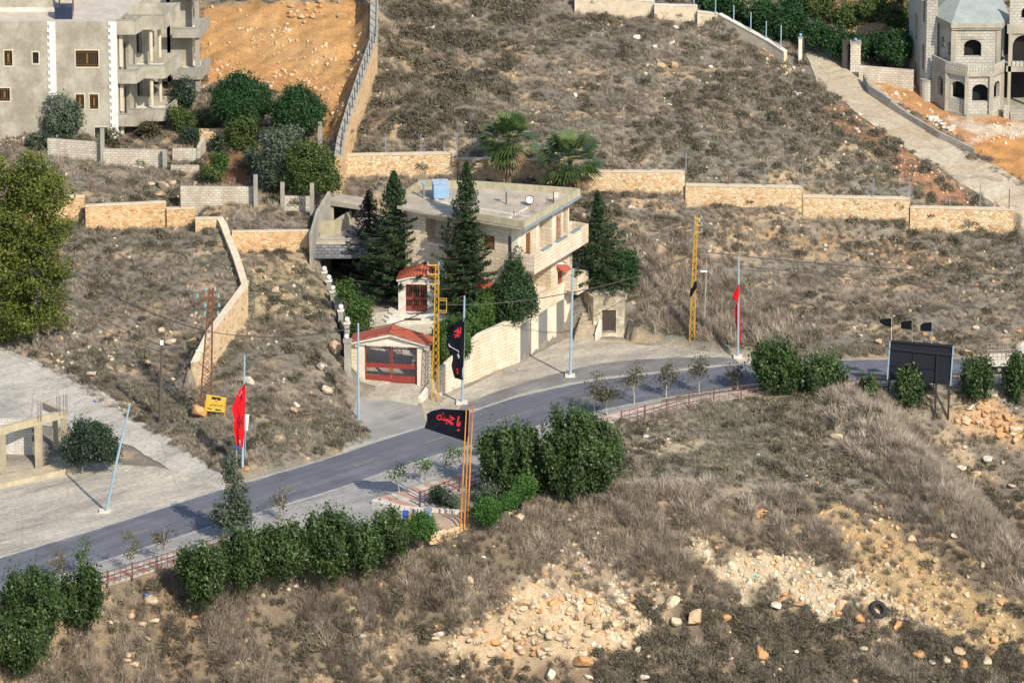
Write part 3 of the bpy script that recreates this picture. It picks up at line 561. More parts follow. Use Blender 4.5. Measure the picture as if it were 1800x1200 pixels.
# the near kerb: parking bay, brick pavement with red and white stripes
strip_mesh('parking_bay', [(-260,1122,0),(0,1041,0),(87,1014,0),(227,970,0),(376,922,0),(525,878,0),(600,855,0),(743,806,0),(813,784,0),(880,764,0),(950,745,0),(1047,722,0),(1163,700,0)],
           [(-260,1150,0),(0,1072,0),(100,1040,0),(240,998,0),(376,958,0),(470,950,0),(600,945,0),(700,925,0),(840,850,0),(880,800,0),(960,770,0),(1050,738,0),(1163,710,0)], MAT_SHOUL, 0.03, 140, 10, 4, 'grey parking bay along the near edge of the road', 'parking bay')
def M_pave(ca, cb):
    m, t, b, N, L = new_mat('striped_brick_paving'); v = coord(t, 'POS', (1, 1, 1), R(-45)); sx = N('ShaderNodeSeparateXYZ'); L(v, sx.inputs[0])
    d = N('ShaderNodeMath'); d.operation = 'MULTIPLY'; d.inputs[1].default_value = 0.72; L(sx.outputs[0], d.inputs[0]); f = N('ShaderNodeMath'); f.operation = 'FRACT'; L(d.outputs[0], f.inputs[0])
    s = ramp(t, f.outputs[0], [(0.47, (0,)*3), (0.53, (1,)*3)]); col = mix(t, s, ca, cb)
    n = noise(t, v, 2.5, 5, 0.7); col = mix(t, 0.6, col, ramp(t, n, [(0.32, (0.55,)*3), (0.62, (1.05,)*3)]), 'MULTIPLY'); L(col, b.inputs['Base Color']); b.inputs['Roughness'].default_value = 0.9; return m
MAT_PAVE = M_pave((0.42, 0.23, 0.17), (0.48, 0.44, 0.38)); MAT_PAVE2 = M_pave((0.46, 0.33, 0.27), (0.50, 0.42, 0.35))
def pave(A, B, n, label, mt=None):
    XA2, YA2 = resample(A, n); XB2, YB2 = resample(B, n); mb = MB()
    T = 0.14
    a = [(x, y, T) for x, y in zip(XA2, YA2)]; c = [(x, y, T) for x, y in zip(XB2, YB2)]
    mb.strip(a, c, 0); mb.strip([(x, y, -0.3) for x, y, z in a], a, 1); mb.strip([(x, y, -0.8) for x, y, z in c], c, 1)
    for P, Q in ((a[0], c[0]), (a[-1], c[-1])): mb.poly([P, Q, (Q[0], Q[1], -0.3), (P[0], P[1], -0.3)], 1)
    tag(mb.build('pavement', [mt or MAT_PAVE, MAT_CONC]), label, 'pavement', kind='structure')
pave([(-260,1150,0),(0,1070,0),(100,1038,0),(240,995,0),(405,946,0)], [(-260,1175,0),(0,1092,0),(163,1036,0),(318,989,0),(408,961,0)], 60, 'red and white striped brick pavement at lower left')
pave([(655,880,0),(700,866,0),(780,843,0),(840,824,0),(880,808,0)], [(662,887,0),(733,893,0),(790,868,0),(848,849,0),(890,830,0)], 40, 'red and white striped brick pavement by the orange poles')
pave([(1040,740,0),(1105,722,0),(1163,711,0),(1250,696,0),(1323,687,0),(1400,680,0),(1487,674,0),(1560,671,0),(1673,668,0),(1820,666,0),(2050,665,0)], [(1090,748,0),(1115,740,0),(1200,716,0),(1260,704,0),(1323,697,0),(1400,690,0),(1487,684,0),(1560,680,0),(1673,677,0),(1820,675,0),(2050,674,0)], 90, 'pinkish brick pavement behind the railing at right', MAT_PAVE2)
strip_mesh('pole_pad', [(690,925,0),(735,897,0),(770,898,0),(838,902,0)], [(700,940,0),(735,936,0),(800,924,0),(842,913,0)], M('pad_paving', (0.42,0.30,0.21), (0.30,0.22,0.17), 1.0), 0.06, 30, 8, 1, 'brownish paved pad under the three orange poles', 'paving')
# ------------------------------------------------------------------ building materials
MAT_STONE = M_block('cream_stone_courses', (0.71, 0.63, 0.50), (0.62, 0.54, 0.41), (0.44, 0.36, 0.26), 0.85, 0.30, 0.022, (0.66, 0.54, 0.40), 0.5)
MAT_CREAM = M('smooth_cream_stone', (0.74, 0.67, 0.54), (0.58, 0.50, 0.38), 1.2, bmp=0.1)
MAT_ROOFC = M('dusty_roof_concrete', (0.50, 0.43, 0.33), (0.33, 0.29, 0.23), 0.7, bmp=0.1)
MAT_PARA = M('mossy_parapet', (0.46, 0.41, 0.28), (0.30, 0.27, 0.18), 1.6, stretch=(1, 1, 0.3), bmp=0.2)
MAT_WTRIM = M('chalky_white_trim', (0.70, 0.66, 0.58), (0.52, 0.47, 0.40), 2.0)
MAT_BWOOD = M('brown_wood', (0.22, 0.105, 0.04), (0.14, 0.065, 0.03), 3.0, stretch=(1, 1, 0.2), rough=0.6)
MAT_SHUT = M_stripe('grey_roller_shutter', (0.25, 0.245, 0.235), (0.14, 0.138, 0.135), 0.2)
MAT_TILE = M_stripe('red_roof_tiles', (0.46, 0.115, 0.06), (0.28, 0.06, 0.035), 0.24, 'U', 0.7, 0.6)
MAT_RED = M('red_gate_paint', (0.30, 0.035, 0.025), (0.19, 0.03, 0.022), 1.5, 0.55)
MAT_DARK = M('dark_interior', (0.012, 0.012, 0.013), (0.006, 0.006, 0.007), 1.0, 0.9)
MAT_GREYB = M('blue_grey_metal', (0.25, 0.31, 0.36), (0.18, 0.22, 0.25), 2.0, 0.5)
MAT_LOUV = M_stripe('grey_louvre', (0.24, 0.23, 0.21), (0.11, 0.105, 0.10), 0.11)
MAT_RUST = M('rusty_steel', (0.20, 0.075, 0.032), (0.12, 0.055, 0.032), 4.0, 0.8)
MAT_IRON = M('dark_iron', (0.045, 0.035, 0.03), (0.03, 0.025, 0.022), 3.0, 0.6)
MAT_BLUEP = M('pale_blue_paint', (0.27, 0.42, 0.58), (0.22, 0.36, 0.52), 1.2, 0.5)
MAT_SLATE = M_block('slate_shingles', (0.20, 0.20, 0.21), (0.12, 0.12, 0.13), (0.04, 0.04, 0.045), 0.55, 0.26, 0.03, (0.7, 0.7, 0.7), 0.5)
MAT_GREYC = M('grey_concrete', (0.36, 0.34, 0.29), (0.25, 0.235, 0.195), 1.4, stretch=(1, 1, 0.45), bmp=0.15)
MAT_GLASSW = M('globe_white', (0.8, 0.8, 0.78), (0.7, 0.7, 0.68), 2, 0.25)
# ------------------------------------------------------------------ the stone house (local x runs back along the garage side, y along the front)
O_ = W(911, 637, 0.05)
hs = thing('stone_house', 'three storey cream stone house with flat roof, balconies and grey garage shutters', 'house', O_, R(62))
mb = MB()
wallcells(mb, (0, 0), (9.4, 0), 3.25, 7.75, [(0.9, 5.68, 4.6, 7.5), (6.88, 7.72, 4.55, 5.65), (9.0, 9.3, 5.5, 6.8)], 0.35, 0)
wallcells(mb, (0, 0), (9.4, 0), -0.8, 3.25, [(0.35, 2.0, -0.15, 3.18), (3.5, 5.15, -0.15, 3.1), (6.65, 8.1, -0.15, 3.1)], 0.28, 1)
mb.poly([(9.4, 0, -0.8), (11.2, 0, -0.8), (11.2, 0, 3.2), (9.4, 0, 3.2)]); mb.poly([(11.2, 0, -0.8), (11.2, 4, -0.8), (11.2, 4, 3.2), (11.2, 0, 3.2)]); mb.poly([(9.4, 0, 3.2), (11.2, 0, 3.2), (11.2, 4, 3.2), (9.4, 4, 3.2)])
wallcells(mb, (0, 0), (8.6, 0), 7.75, 11.75, [(1.32, 2.1, 8.0, 10.55), (3.5, 5.66, 8.0, 10.9), (6.57, 7.45, 8.0, 10.5), (7.85, 8.4, 8.5, 10.9)], 0.3, 0)
wallcells(mb, (0, 10.4), (0, 0), -0.8, 7.75, [(6.9, 7.8, 4.6, 5.9)], 0.2, 0)
wallcells(mb, (0, 10.4), (0, 0), 7.75, 11.75, [(7.29, 8.23, 9.2, 10.4), (9.45, 9.75, 9.25, 10.65), (1.9, 4.1, 9.0, 11.0)], 0.3, 0)
for q in (((8.6, 0), (6.8, 4), 7.75, 11.75), ((6.8, 4), (4.4, 10.4), 7.75, 11.75), ((4.4, 10.4), (0, 10.4), -0.8, 11.75), ((9.4, 0), (8.6, 5), -0.8, 7.75), ((8.6, 5), (4.4, 10.4), -0.8, 7.75)): wallcells(mb, q[0], q[1], q[2], q[3], [], 0.1, 0)
mb.poly([(0.3, 0.35, 7.745), (9.4, 0.0, 7.745), (8.6, 5, 7.745), (4.4, 10.4, 7.745), (0, 10.4, 7.745)])
# recessed loggias behind their openings
for x0, x1, z0, z1, d in ((0.9, 5.68, 4.6, 7.5, 1.5), (3.5, 5.66, 8.0, 10.9, 1.3), (7.85, 8.4, 8.5, 10.9, 1.0)):
    mb.poly([(x0, d, z0), (x1, d, z0), (x1, d, z1), (x0, d, z1)]); mb.poly([(x0, .28, z0), (x1, .28, z0), (x1, d, z0), (x0, d, z0)], 1); mb.poly([(x0, .28, z1), (x1, .28, z1), (x1, d, z1), (x0, d, z1)], 1)
    mb.poly([(x0, .28, z0), (x0, d, z0), (x0, d, z1), (x0, .28, z1)]); mb.poly([(x1, .28, z0), (x1, d, z0), (x1, d, z1), (x1, .28, z1)])
y0, y1, z0, z1, d = 6.3, 8.5, 9.0, 11.0, 1.6
mb.poly([(d, y0, z0), (d, y1, z0), (d, y1, z1), (d, y0, z1)]); mb.poly([(.29, y0, z0), (.29, y1, z0), (d, y1, z0), (d, y0, z0)], 1); mb.poly([(.29, y0, z1), (.29, y1, z1), (d, y1, z1), (d, y0, z1)], 1)
mb.poly([(.29, y0, z0), (d, y0, z0), (d, y0, z1), (.29, y0, z1)]); mb.poly([(.29, y1, z0), (d, y1, z0), (d, y1, z1), (.29, y1, z1)])
mb.build('wall', [MAT_STONE, MAT_CREAM], hs, local=True)
for q in ((-0.22, 0.42, -0.06, 0.5, 7.6, 11.74), (2.84, 3.46, -0.1, 0.3, 7.8, 11.74), (5.7, 6.3, -0.1, 0.3, 7.8, 11.74), (8.45, 8.66, -0.1, 0.3, 7.8, 11.74),
          (2.1, 2.3, -.05, .02, -.5, 3.2), (3.2, 3.4, -.05, .02, -.5, 3.2), (5.25, 5.5, -.05, .02, -.5, 3.2), (6.3, 6.55, -.05, .02, -.5, 3.2), (8.2, 8.5, -.05, .02, -.5, 3.2)): MB().ab(*q).build('pilaster', MAT_CREAM, hs, local=True)
MB().prism([(-1.1, -1.1), (8.7, -1.1), (7.4, 4), (6.6, 7), (4.7, 11.5), (1.6, 11.3), (-1.0, 10.6), (-1.2, 8.3), (-1.05, 5.8)], 11.75, 11.95).build('roof_slab', [MAT_ROOFC], hs, local=True)
mb = MB()
for p, q in (((-1.05, 5.0), (-1.05, -1.05)), ((-1.05, -1.05), (8.65, -1.05)), ((8.65, -1.05), (7.35, 4)), ((7.35, 4), (6.55, 7)), ((6.55, 7), (4.65, 11.4)), ((4.65, 11.4), (1.7, 11.2))):
    a3, b3 = Vector((*p, 12.22)), Vector((*q, 12.22)); mb.bar(a3, b3, 0.16, 0.56)
mb.build('parapet', MAT_PARA, hs, local=True)
MB().bar((-1.16, -1.16, 11.83), (8.75, -1.16, 11.83), 0.1, 0.24).build('slab_edge', MAT_GREYB, hs, local=True)
mb = MB(); mb.ab(0.1, 9.55, -1.4, 0.02, 7.72, 7.95); mb.ab(0.1, 9.55, -1.42, -1.25, 7.70, 9.28); mb.ab(0.1, 0.26, -1.25, 0.3, 7.72, 9.28); mb.ab(9.4, 9.56, -1.25, 0.3, 7.72, 9.28); mb.ab(8.62, 9.4, 0.02, 0.3, 7.72, 9.28)
mb.build('balcony', MAT_STONE, hs, local=True)
mb = MB()
for x0, x1 in ((1.5, 3.15), (4.0, 5.8), (6.7, 8.2)): mb.ab(x0, x1, -1.45, -1.2, 9.2, 9.36)
mb.build('balcony_rail', MAT_GREYB, hs, local=True)
mb = MB(); mb.ab(7.7, 9.6, -1.4, 0.02, 3.72, 3.95); mb.ab(7.7, 9.6, -1.42, -1.26, 3.7, 5.2); mb.ab(9.44, 9.62, -1.26, 1.5, 3.7, 5.2); mb.ab(7.7, 7.86, -1.26, 0.0, 3.7, 5.1); mb.ab(9.4, 11.2, 0.0, 0.16, 3.2, 5.0)
mb.build('balcony', MAT_STONE, hs, local=True)
MB().ab(-0.03, 7.7, -0.16, 0.0, 3.19, 4.58).build('stone_band', MAT_STONE, hs, local=True)
for x0, x1, zt in ((0.35, 2.0, 3.18), (3.5, 5.15, 3.1), (6.65, 8.1, 3.1)):
    MB().ab(x0, x1, 0.07, 0.13, -0.15, zt).build('garage_shutter', MAT_SHUT, hs, local=True)
def part_window(par, x0, x1, z0, z1, d, front=False, mat=MAT_BWOOD, name='window', split=True):
    mb = MB(); A = (lambda u, k, z: (k, u, z)) if front else (lambda u, k, z: (u, k, z))
    f = 0.07
    for u0, u1, a, b2, k0, k1 in ((x0, x1, z0, z0+f, d-.06, d), (x0, x1, z1-f, z1, d-.06, d), (x0, x0+f, z0+f, z1-f, d-.06, d), (x1-f, x1, z0+f, z1-f, d-.06, d), (x0+f, x1-f, z0+f, z1-f, d-.02, d)) + ((((x0+x1)/2-.03, (x0+x1)/2+.03, z0+f, z1-f, d-.05, d-.021),) if split else ()):
        p, q = A(u0, k0, a), A(u1, k1, b2); mb.ab(min(p[0], q[0]), max(p[0], q[0]), min(p[1], q[1]), max(p[1], q[1]), a, b2)
    return mb.build(name, mat, par, local=True)
part_window(hs, 6.88, 7.72, 4.55, 5.65, 0.15, mat=M('red_brown_shutter', (0.27, 0.07, 0.035), (0.19, 0.05, 0.03), 3))
part_window(hs, 1.32, 2.1, 8.0, 10.55, 0.12, name='door'); part_window(hs, 6.57, 7.45, 8.0, 10.5, 0.12, name='door', mat=M('weathered_door', (0.24, 0.10, 0.045), (0.36, 0.27, 0.18), 2.2, lo=0.4, hi=0.6))
part_window(hs, 2.17, 3.11, 9.2, 10.4, 0.12, True); part_window(hs, 0.65, 0.95, 9.25, 10.65, 0.1, True, MAT_LOUV, 'louvre', False)
part_window(hs, 2.6, 3.5, 4.6, 5.9, 0.1, True); part_window(hs, 6.9, 7.3, 9.9, 10.4, 1.58, True, MAT_DARK, 'window', False)
MB().ab(9.72, 10.62, -0.06, 0.0, 2.4, 2.95).build('window', MAT_DARK, hs, local=True); MB().ab(9.0, 9.3, 0.2, 0.25, 5.5, 6.8).build('window', MAT_LOUV, hs, local=True)
def awning(x0, x1, z, front=False):
    mb = MB(); P = (lambda u, k, w_: (-k, u, w_)) if front else (lambda u, k, w_: (u, -k, w_))
    q = [P(x0, .75, z-.45), P(x1, .75, z-.45), P(x1, .01, z), P(x0, .01, z)]; mb.poly(q); mb.poly([(a, b2, c-.09) for a, b2, c in q][::-1])
    for i in range(4): a, b2 = q[i], q[(i+1) % 4]; mb.poly([a, b2, (b2[0], b2[1], b2[2]-.09), (a[0], a[1], a[2]-.09)])
    return mb.build('tile_awning', MAT_TILE, hs, local=True)
awning(6.6, 8.0, 6.3); awning(2.3, 3.8, 6.55, True)
mb = MB(); mb.ab(0.4, 3.6, 1.0, 1.15, 11.95, 12.03); mb.ab(1.5, 1.7, -0.2, 8, 11.951, 11.99); mb.build('roof_screed', MAT_WTRIM, hs, local=True)
# things standing on the roof
def onroof(px, py): return W(px, py, 11.95)
p = onroof(776, 353); tk = thing('water_tank', 'pale blue rusty metal water tank on the flat roof of the stone house', 'water tank', p, R(8))
MB().ab(-.62, .62, -.0, 1.2, 0.18, 1.42).build('tank', MAT_BLUEP, tk, local=True); MB().ab(-.66, .66, -.04, 1.24, 1.42, 1.47).build('lid', M('rust_streaked_blue', (0.36, 0.47, 0.60), (0.22, 0.12, 0.08), 1.5, lo=0.38, hi=0.5), tk, local=True)
MB().ab(-.55, -.2, .05, 1.1, 0, .18).ab(.2, .55, .05, 1.1, 0, .18).build('base', MAT_ROOFC, tk, local=True)
p = onroof(931, 362); ds = thing('satellite_dish', 'white satellite dish with brown rim on the flat roof', 'satellite dish', p, R(-20))
mb = MB(); c = Vector((0, 0, .52)); n = Vector((0.25, -0.85, 0.42)).normalized(); u = n.orthogonal().normalized(); v = n.cross(u)
ring = [[c+(u*math.cos(k*math.pi/8)+v*math.sin(k*math.pi/8))*r_+n*(r_*r_*0.5) for k in range(16)] for r_ in (0.001, .18, .33)]
for A1, B1 in zip(ring, ring[1:]): 
    for k in range(16): mb.poly([A1[k], B1[k], B1[(k+1) % 16], A1[(k+1) % 16]])
mb.build('reflector', M('white_dish', (0.75, 0.74, 0.72), (0.6, 0.58, 0.55), 3, 0.4), ds, smooth=True, local=True)
mb = MB()
for k in range(16): mb.bar(ring[2][k], ring[2][(k+1) % 16], .05)
mb.build('rim', MAT_RUST, ds, local=True); MB().tube([(0, .05, 0), (0, .05, .5)], .03).bar(c-u*0.2, c+n*.35, .03).build('stand', MAT_RUST, ds, local=True)
p = onroof(890, 360); mp_ = thing('roof_mast', 'short rusty brown mast with grey boxes on the flat roof', 'mast', p)
MB().tube([(0, 0, 0), (0, 0, 1.05)], .06).build('post', MAT_RUST, mp_, local=True); MB().ab(-.17, -.03, -.1, .06, 1.02, 1.3).ab(.05, .17, -.08, .08, 1.05, 1.26).build('junction_box', MAT_GREYB, mp_, local=True)
p = onroof(745, 349); mp_ = thing('vent_post', 'pale blue grey vent post beside the blue roof tank', 'vent', p)
MB().tube([(0, 0, 0), (0, 0, 1.2)], .09, 8).build('pipe', MAT_GREYB, mp_, local=True); MB().tube([(0, 0, 1.2), (0, 0, 1.34)], .2, 8).build('cap', MAT_BLUEP, mp_, local=True)
p = onroof(973, 358); mp_ = thing('roof_sign_post', 'thin dark post with a small cream panel on the roof', 'post', p)
MB().tube([(0, 0, 0), (0, 0, 1.0)], .04).build('post', MAT_IRON, mp_, local=True); MB().ab(.04, .42, -.03, .03, .5, .95).build('panel', MAT_WTRIM, mp_, local=True)
for i, (px, py, d) in enumerate(((966, 360, 'beside the cream panel'), (938, 375, 'behind the satellite dish'), (908, 384, 'at the near roof edge'), (740, 343, 'left of the blue tank'))):
    p = onroof(px, py); mb = MB()
    for k in range(5): x = (k-2)*.13+random.uniform(-.03, .03); mb.tube([(p.x+x, p.y+random.uniform(-.15, .15), p.z), (p.x+x+.02, p.y, p.z+random.uniform(.5, .85))], .018, 4)
    tag(mb.build('rebar_cluster', MAT_RUST, base=p), 'rusty rebar stubs standing on the roof '+d, 'rebar', 'rebar stubs on the roof')
# ------------------------------------------------------------------ red door porch and its steps
zb = 3.7; yb = -3.25
def X(px): return PV(px, 540, yb).x
po = thing('entrance_porch', 'small cream porch with curved red tiled roof and red glazed door', 'porch', (X(734), yb, zb), R(-6))
hw = (X(768)-X(700))/2
mb = MB(); wallcells(mb, (-hw, 0), (hw, 0), -.5, 2.55, [(X(713)-X(734), X(751)-X(734)+0, 0, 2.3)] if False else [(hw-(X(734)-X(713)), hw+(X(751)-X(734)), 0.0, 2.3)], .2)
mb.poly([(hw, 0, -.5), (hw, 2.4, -.5), (hw, 2.4, 2.55), (hw, 0, 2.55)]); mb.poly([(-hw, 2.4, -.5), (-hw, 0, -.5), (-hw, 0, 2.55), (-hw, 2.4, 2.55)]); mb.build('wall', MAT_WTRIM, po, local=True)
arc = [(-hw-.12, 2.55), (-hw*.75, 2.68), (-hw*.35, 2.86), (0, 2.92), (hw*.35, 2.86), (hw*.75, 2.68), (hw+.12, 2.55)]
mb = MB()
for (a0, b0), (a1, b1) in zip(arc, arc[1:]): mb.poly([(a0, -.2, b0), (a1, -.2, b1), (a1, -.2, b1+.16), (a0, -.2, b0+.16)]); mb.poly([(a0, -.2, b0), (a0, .1, b0), (a1, .1, b1), (a1, -.2, b1)]); mb.poly([(a0, 0, 2.5), (a1, 0, 2.5), (a1, 0, b1), (a0, 0, b0)])
mb.build('fascia', MAT_WTRIM, po, local=True)
mb = MB(); rg = [(a0*.28+.35, 1.3, 3.45+.25*(1-abs(a0)/hw)) for a0, b0 in arc]; bk = [(a0, 2.6, b0+.16) for a0, b0 in arc]; fr = [(a0*1.04, -.26, b0+.165) for a0, b0 in arc]
mb.strip(fr, rg); mb.strip(rg, bk); mb.poly([fr[0], rg[0], bk[0]]); mb.poly([fr[-1], bk[-1], rg[-1]]); mb.build('roof', MAT_TILE, po, local=True)
x0, x1 = X(713)-X(734), X(751)-X(734); mb = MB(); mb.ab(x0, x1, .14, .18, 0, 2.3); dp = mb.build('door', MAT_DARK, po, local=True)
mb = MB()
for u in (0, .33, .66, 1): x = x0+(x1-x0)*u; mb.ab(max(x0, x-.05), min(x1, x+.05), .08, .139, 0, 2.3)
mb.ab(x0, x1, .07, .138, 0, .42); mb.ab(x0, x1, .07, .138, .95, 1.2); mb.ab(x0, x1, .07, .138, 2.2, 2.3)
for u in (.11, .22, .44, .55, .77, .88): x = x0+(x1-x0)*u; mb.ab(x-.012, x+.012, .09, .13, .42, 2.2)
mb.build('grille', M('red_brown_door_paint', (0.26, 0.05, 0.025), (0.20, 0.045, 0.025), 2, .5), dp, local=True)
MB().ball((x1+.4, -.08, 2.25), .13, 8).build('wall_lamp', MAT_GLASSW, po, local=True)
mb = MB()
for k, (l, r, yy, zz) in enumerate(((672, 815, -4.7, 3.4), (677, 812, -4.3, 3.55), (683, 806, -3.9, 3.7))):
    xa, xb = X(l), X(r); mb.prism([(xa, yy+.5), (xa+.35, yy), (xb-.35, yy-.3), (xb, yy+.3), (xb, -2.0), (xa, -2.0)], 2.2, zz)
tag(mb.build('entrance_steps', MAT_WTRIM, base=(X(740), -4, 3.4)), 'wide pale steps with rounded ends before the red porch door', 'steps')
# ------------------------------------------------------------------ small store with stair at the right of the house
yb = 1.2; P = lambda px, py: PV(px, py, yb); sx = lambda px: P(px, 580).x
sh = thing('store_shed', 'small stained concrete store with a dark metal door beside the stair', 'shed', (sx(1070), yb, .25))
mb = MB(); w0, w1 = sx(1043)-sx(1070), sx(1097)-sx(1070); d0, d1 = sx(1058.5)-sx(1070), sx(1082.5)-sx(1070)
wallcells(mb, (w0, 0), (w1, 0), -.6, 3.15, [(d0-w0, d1-w0, .05, 2.05)], .2)
wallcells(mb, (w1, 0), (w1+.5, 2.6), -.6, 3.15, [], .1); wallcells(mb, (w0-1.2, 2.6), (w0, 0), -.6, 3.15, [], .1); mb.poly([(w0, 0, 3.15), (w1, 0, 3.15), (w1+.5, 2.6, 3.15), (w0-1.2, 2.6, 3.15)])
mb.build('wall', M('stained_plaster', (0.58, 0.52, 0.40), (0.30, 0.26, 0.18), 1.1, lo=.42, hi=.58), sh, local=True)
MB().ab(d0, d1, .12, .16, .05, 2.05).build('door', M_stripe('rusted_door', (0.075, 0.055, 0.042), (0.04, 0.03, 0.025), .2, 'U'), sh, local=True)
st = thing('outdoor_stair', 'worn concrete stair climbing between the stone house and the store shed', 'stair', (sx(1028), yb-.9, .1))
mb = MB()
for k in range(11): mb.ab(-.85+k*.1, .95+k*.1-.15, k*.27, 4.2, -.6 if k == 0 else k*.24, .24+k*.24-.003*k)
mb.build('flight', M('worn_steps', (0.45, 0.38, 0.27), (0.30, 0.25, 0.17), 2), st, local=True)
MB().prism([(0.82, -.1), (1.0, -.1), (2.05, 2.7), (1.85, 2.7)], -.5, [.5, .5, 3.0, 3.0]).build('side_wall', MAT_WTRIM, st, local=True)
# ------------------------------------------------------------------ garage annexe at the left of the house
an = thing('garage_annexe', 'low concrete garage annexe with terrace and slate awning over a dark opening', 'garage', W(595, 513, 3.3))
def A(px, z, y): return (PV(px, 450, y).x, y, z)
yf = 3.2; xl, xr = A(548, 0, yf)[0], A(650, 0, yf)[0]
mb = MB(); mb.ab(xl-.3, xl, yf, 11, 2, 7.3); mb.ab(xl, xr+2, 10.7, 11, 2, 7.3); mb.ab(xr+2, xr+2.3, yf, 11, 2, 7.3); mb.build('wall', MAT_GREYC, an)
MB().ab(xl-.3, xr+3, yf-.1, 11.2, 7.3, 7.55).build('roof_slab', MAT_ROOFC, an)
mb = MB(); mb.poly([(xl-.4, yf-1.1, 6.55), (xr-.2, yf-1.1, 6.55), (xr+.1, yf+.4, 7.58), (xl-.4, yf+.4, 7.58)]); mb.poly([(xl-.4, yf-1.1, 6.42), (xl-.4, yf+.4, 7.45), (xr+.1, yf+.4, 7.45), (xr-.2, yf-1.1, 6.42)])
mb.poly([(xl-.4, yf-1.1, 6.42), (xr-.2, yf-1.1, 6.42), (xr-.2, yf-1.1, 6.55), (xl-.4, yf-1.1, 6.55)]); mb.build('awning', MAT_SLATE, an)
p1, p2, p3 = W(557, 388, 8.7), W(588, 388, 8.7), W(616, 370, 8.7)
mb = MB(); mb.bar((p1.x, p1.y, 8.1), (p2.x, p2.y, 8.1), .18, 1.2); mb.bar((p2.x, p2.y, 8.1), (p3.x, p3.y, 8.1), .18, 1.2); mb.build('terrace_parapet', MAT_PARA, an)
q1, q2 = W(580, 361, 9.2), W(640, 370, 9.2); mb = MB(); mb.prism([(q1.x, q1.y), (q2.x, q2.y), (q2.x, q2.y+2.2), (q1.x, q1.y+2.2)], 9.2, 9.6); mb.ab(q1.x, q1.x+.3, q1.y+.1, q1.y+2, 7.55, 9.2); mb.ab(q1.x+.3, q2.x, q1.y+1.8, q1.y+2, 7.55, 9.2, 1); mb.build('upper_slab', [MAT_ROOFC, MAT_DARK], an)  # dark face below the slab paints the shade of the opening there
MB().ab(xl, xr+2, 9, 9.05, 2, 7.2).build('interior_shade', MAT_DARK, an)  # dark sheet inside the garage stands in for its shaded interior
def wall_thing(name, label, cat, segs, th, mats, foot=1.2, cap=None, base=None):
    """segs: ((px,py,z),(px,py,z)) of the visible top edges; the wall goes down into the ground"""
    r = thing(name, label, cat, W(*segs[0][0])); mb = MB(); cb = MB()
    for s in segs:
        for a, b2 in zip(s, s[1:]):
            A1, B1 = W(*a), W(*b2); d = (B1-A1); d.z = 0; d.normalize(); n = Vector((-d.y, d.x, 0))*th
            m_ = max(1, int((B1-A1).length/1.5)); 
            pts = [A1+(B1-A1)*(i/m_) for i in range(m_+1)]
            for p, q in zip(pts, pts[1:]):
                zb_ = min(float(H(p.x, p.y)), float(H(q.x, q.y)))-foot; zb_ = min(zb_, min(p.z, q.z)-0.6)
                mb.prism([(p.x, p.y), (q.x, q.y), (q.x+n.x, q.y+n.y), (p.x+n.x, p.y+n.y)], zb_, [p.z, q.z, q.z, p.z])
            if cap:
                e = n.normalized()*0.04
                cb.prism([tuple((A1-e)[:2]), tuple((B1-e)[:2]), tuple((B1+n+e)[:2]), tuple((A1+n+e)[:2])], [A1.z+.003, B1.z+.003]*1+[B1.z+.003, A1.z+.003], [A1.z+.08, B1.z+.08, B1.z+.08, A1.z+.08])
    mb.build('wall', mats, r)
    if cap: cb.build('coping', cap, r)
    return r
# ------------------------------------------------------------------ the red gate
g0 = W(687, 672, 0.92); gt = thing('entrance_gate', 'red barred double gate under a red tiled gable between stone pillars', 'gate', g0, R(-8))
for x in (-2.55, 2.17): MB().ab(x, x+.47, -.25, .25, -.6, 3.2).build('pillar', MAT_CREAM, gt, local=True)
for x in (-3.25, 2.64): MB().ab(x, x+.67, -.2, .2, -.8, 2.75).build('pier', MAT_STONE, gt, local=True)
mb = MB(); L0, L1, Pk = -3.15, 3.3, 4.25; c0 = .08
mb.ab(L0+.1, L1-.1, -.42, .9, 3.2, 3.42)
for s, e in ((L0, c0), (L1, c0)): mb.bar((s, -.5, 3.42), (e, -.5, Pk), .3, .26, up=(0, 1, 0))
mb.build('gable_trim', MAT_WTRIM, gt, local=True)
MB().prism([(0, 0), (0, 0.01)], 0, 1) if False else None
mb = MB(); mb.poly([(-2.6, -.3, 3.42), (2.7, -.3, 3.42), (c0, -.3, 4.15)]); mb.build('pediment', MAT_CREAM, gt, local=True)
mb = MB()
for s in (L0-.05, L1+.05):
    q = [(s, -.72, 3.56), (c0, -.72, Pk+.2), (c0, 1.3, Pk+.2), (s, 1.3, 3.56)]; mb.poly(q if s > 0 else q[::-1]); mb.poly([(a, b2, c-.1) for a, b2, c in q])
    mb.poly([(s, -.72, 3.46), (c0, -.72, Pk+.1), (c0, -.72, Pk+.2), (s, -.72, 3.56)])
mb.build('roof', M_stripe('red_gate_tiles', (0.48, 0.12, 0.06), (0.29, 0.065, 0.035), .26, 'V', .7, .5), gt, local=True); MB().tube([(c0, -.74, Pk+.24), (c0, 1.3, Pk+.24)], .1, 6).build('ridge_tile', MAT_TILE, gt, local=True)
for x0, x1 in ((-2.06, .03), (.07, 2.16)):
    lf = MB().ab(x0, x1, -.03, .03, .05, .6).ab(x0, x1, -.035, .035, 1.22, 1.6).ab(x0, x0+.09, -.034, .034, .6, 3.05).ab(x1-.09, x1, -.034, .034, .6, 3.05).ab(x0+.09, x1-.09, -.03, .03, 2.85, 2.93).build('gate_leaf', MAT_RED, gt, local=True)
    mb = MB(); 
    for k in range(17): x = x0+.12+k*(x1-x0-.24)/16; mb.ab(x-.013, x+.013, -.012, .012, 1.6, 3.05)
    mb.ab(x0+.09, x1-.09, -.015, .015, .85, .9); mb.build('bar', MAT_IRON, lf, local=True)
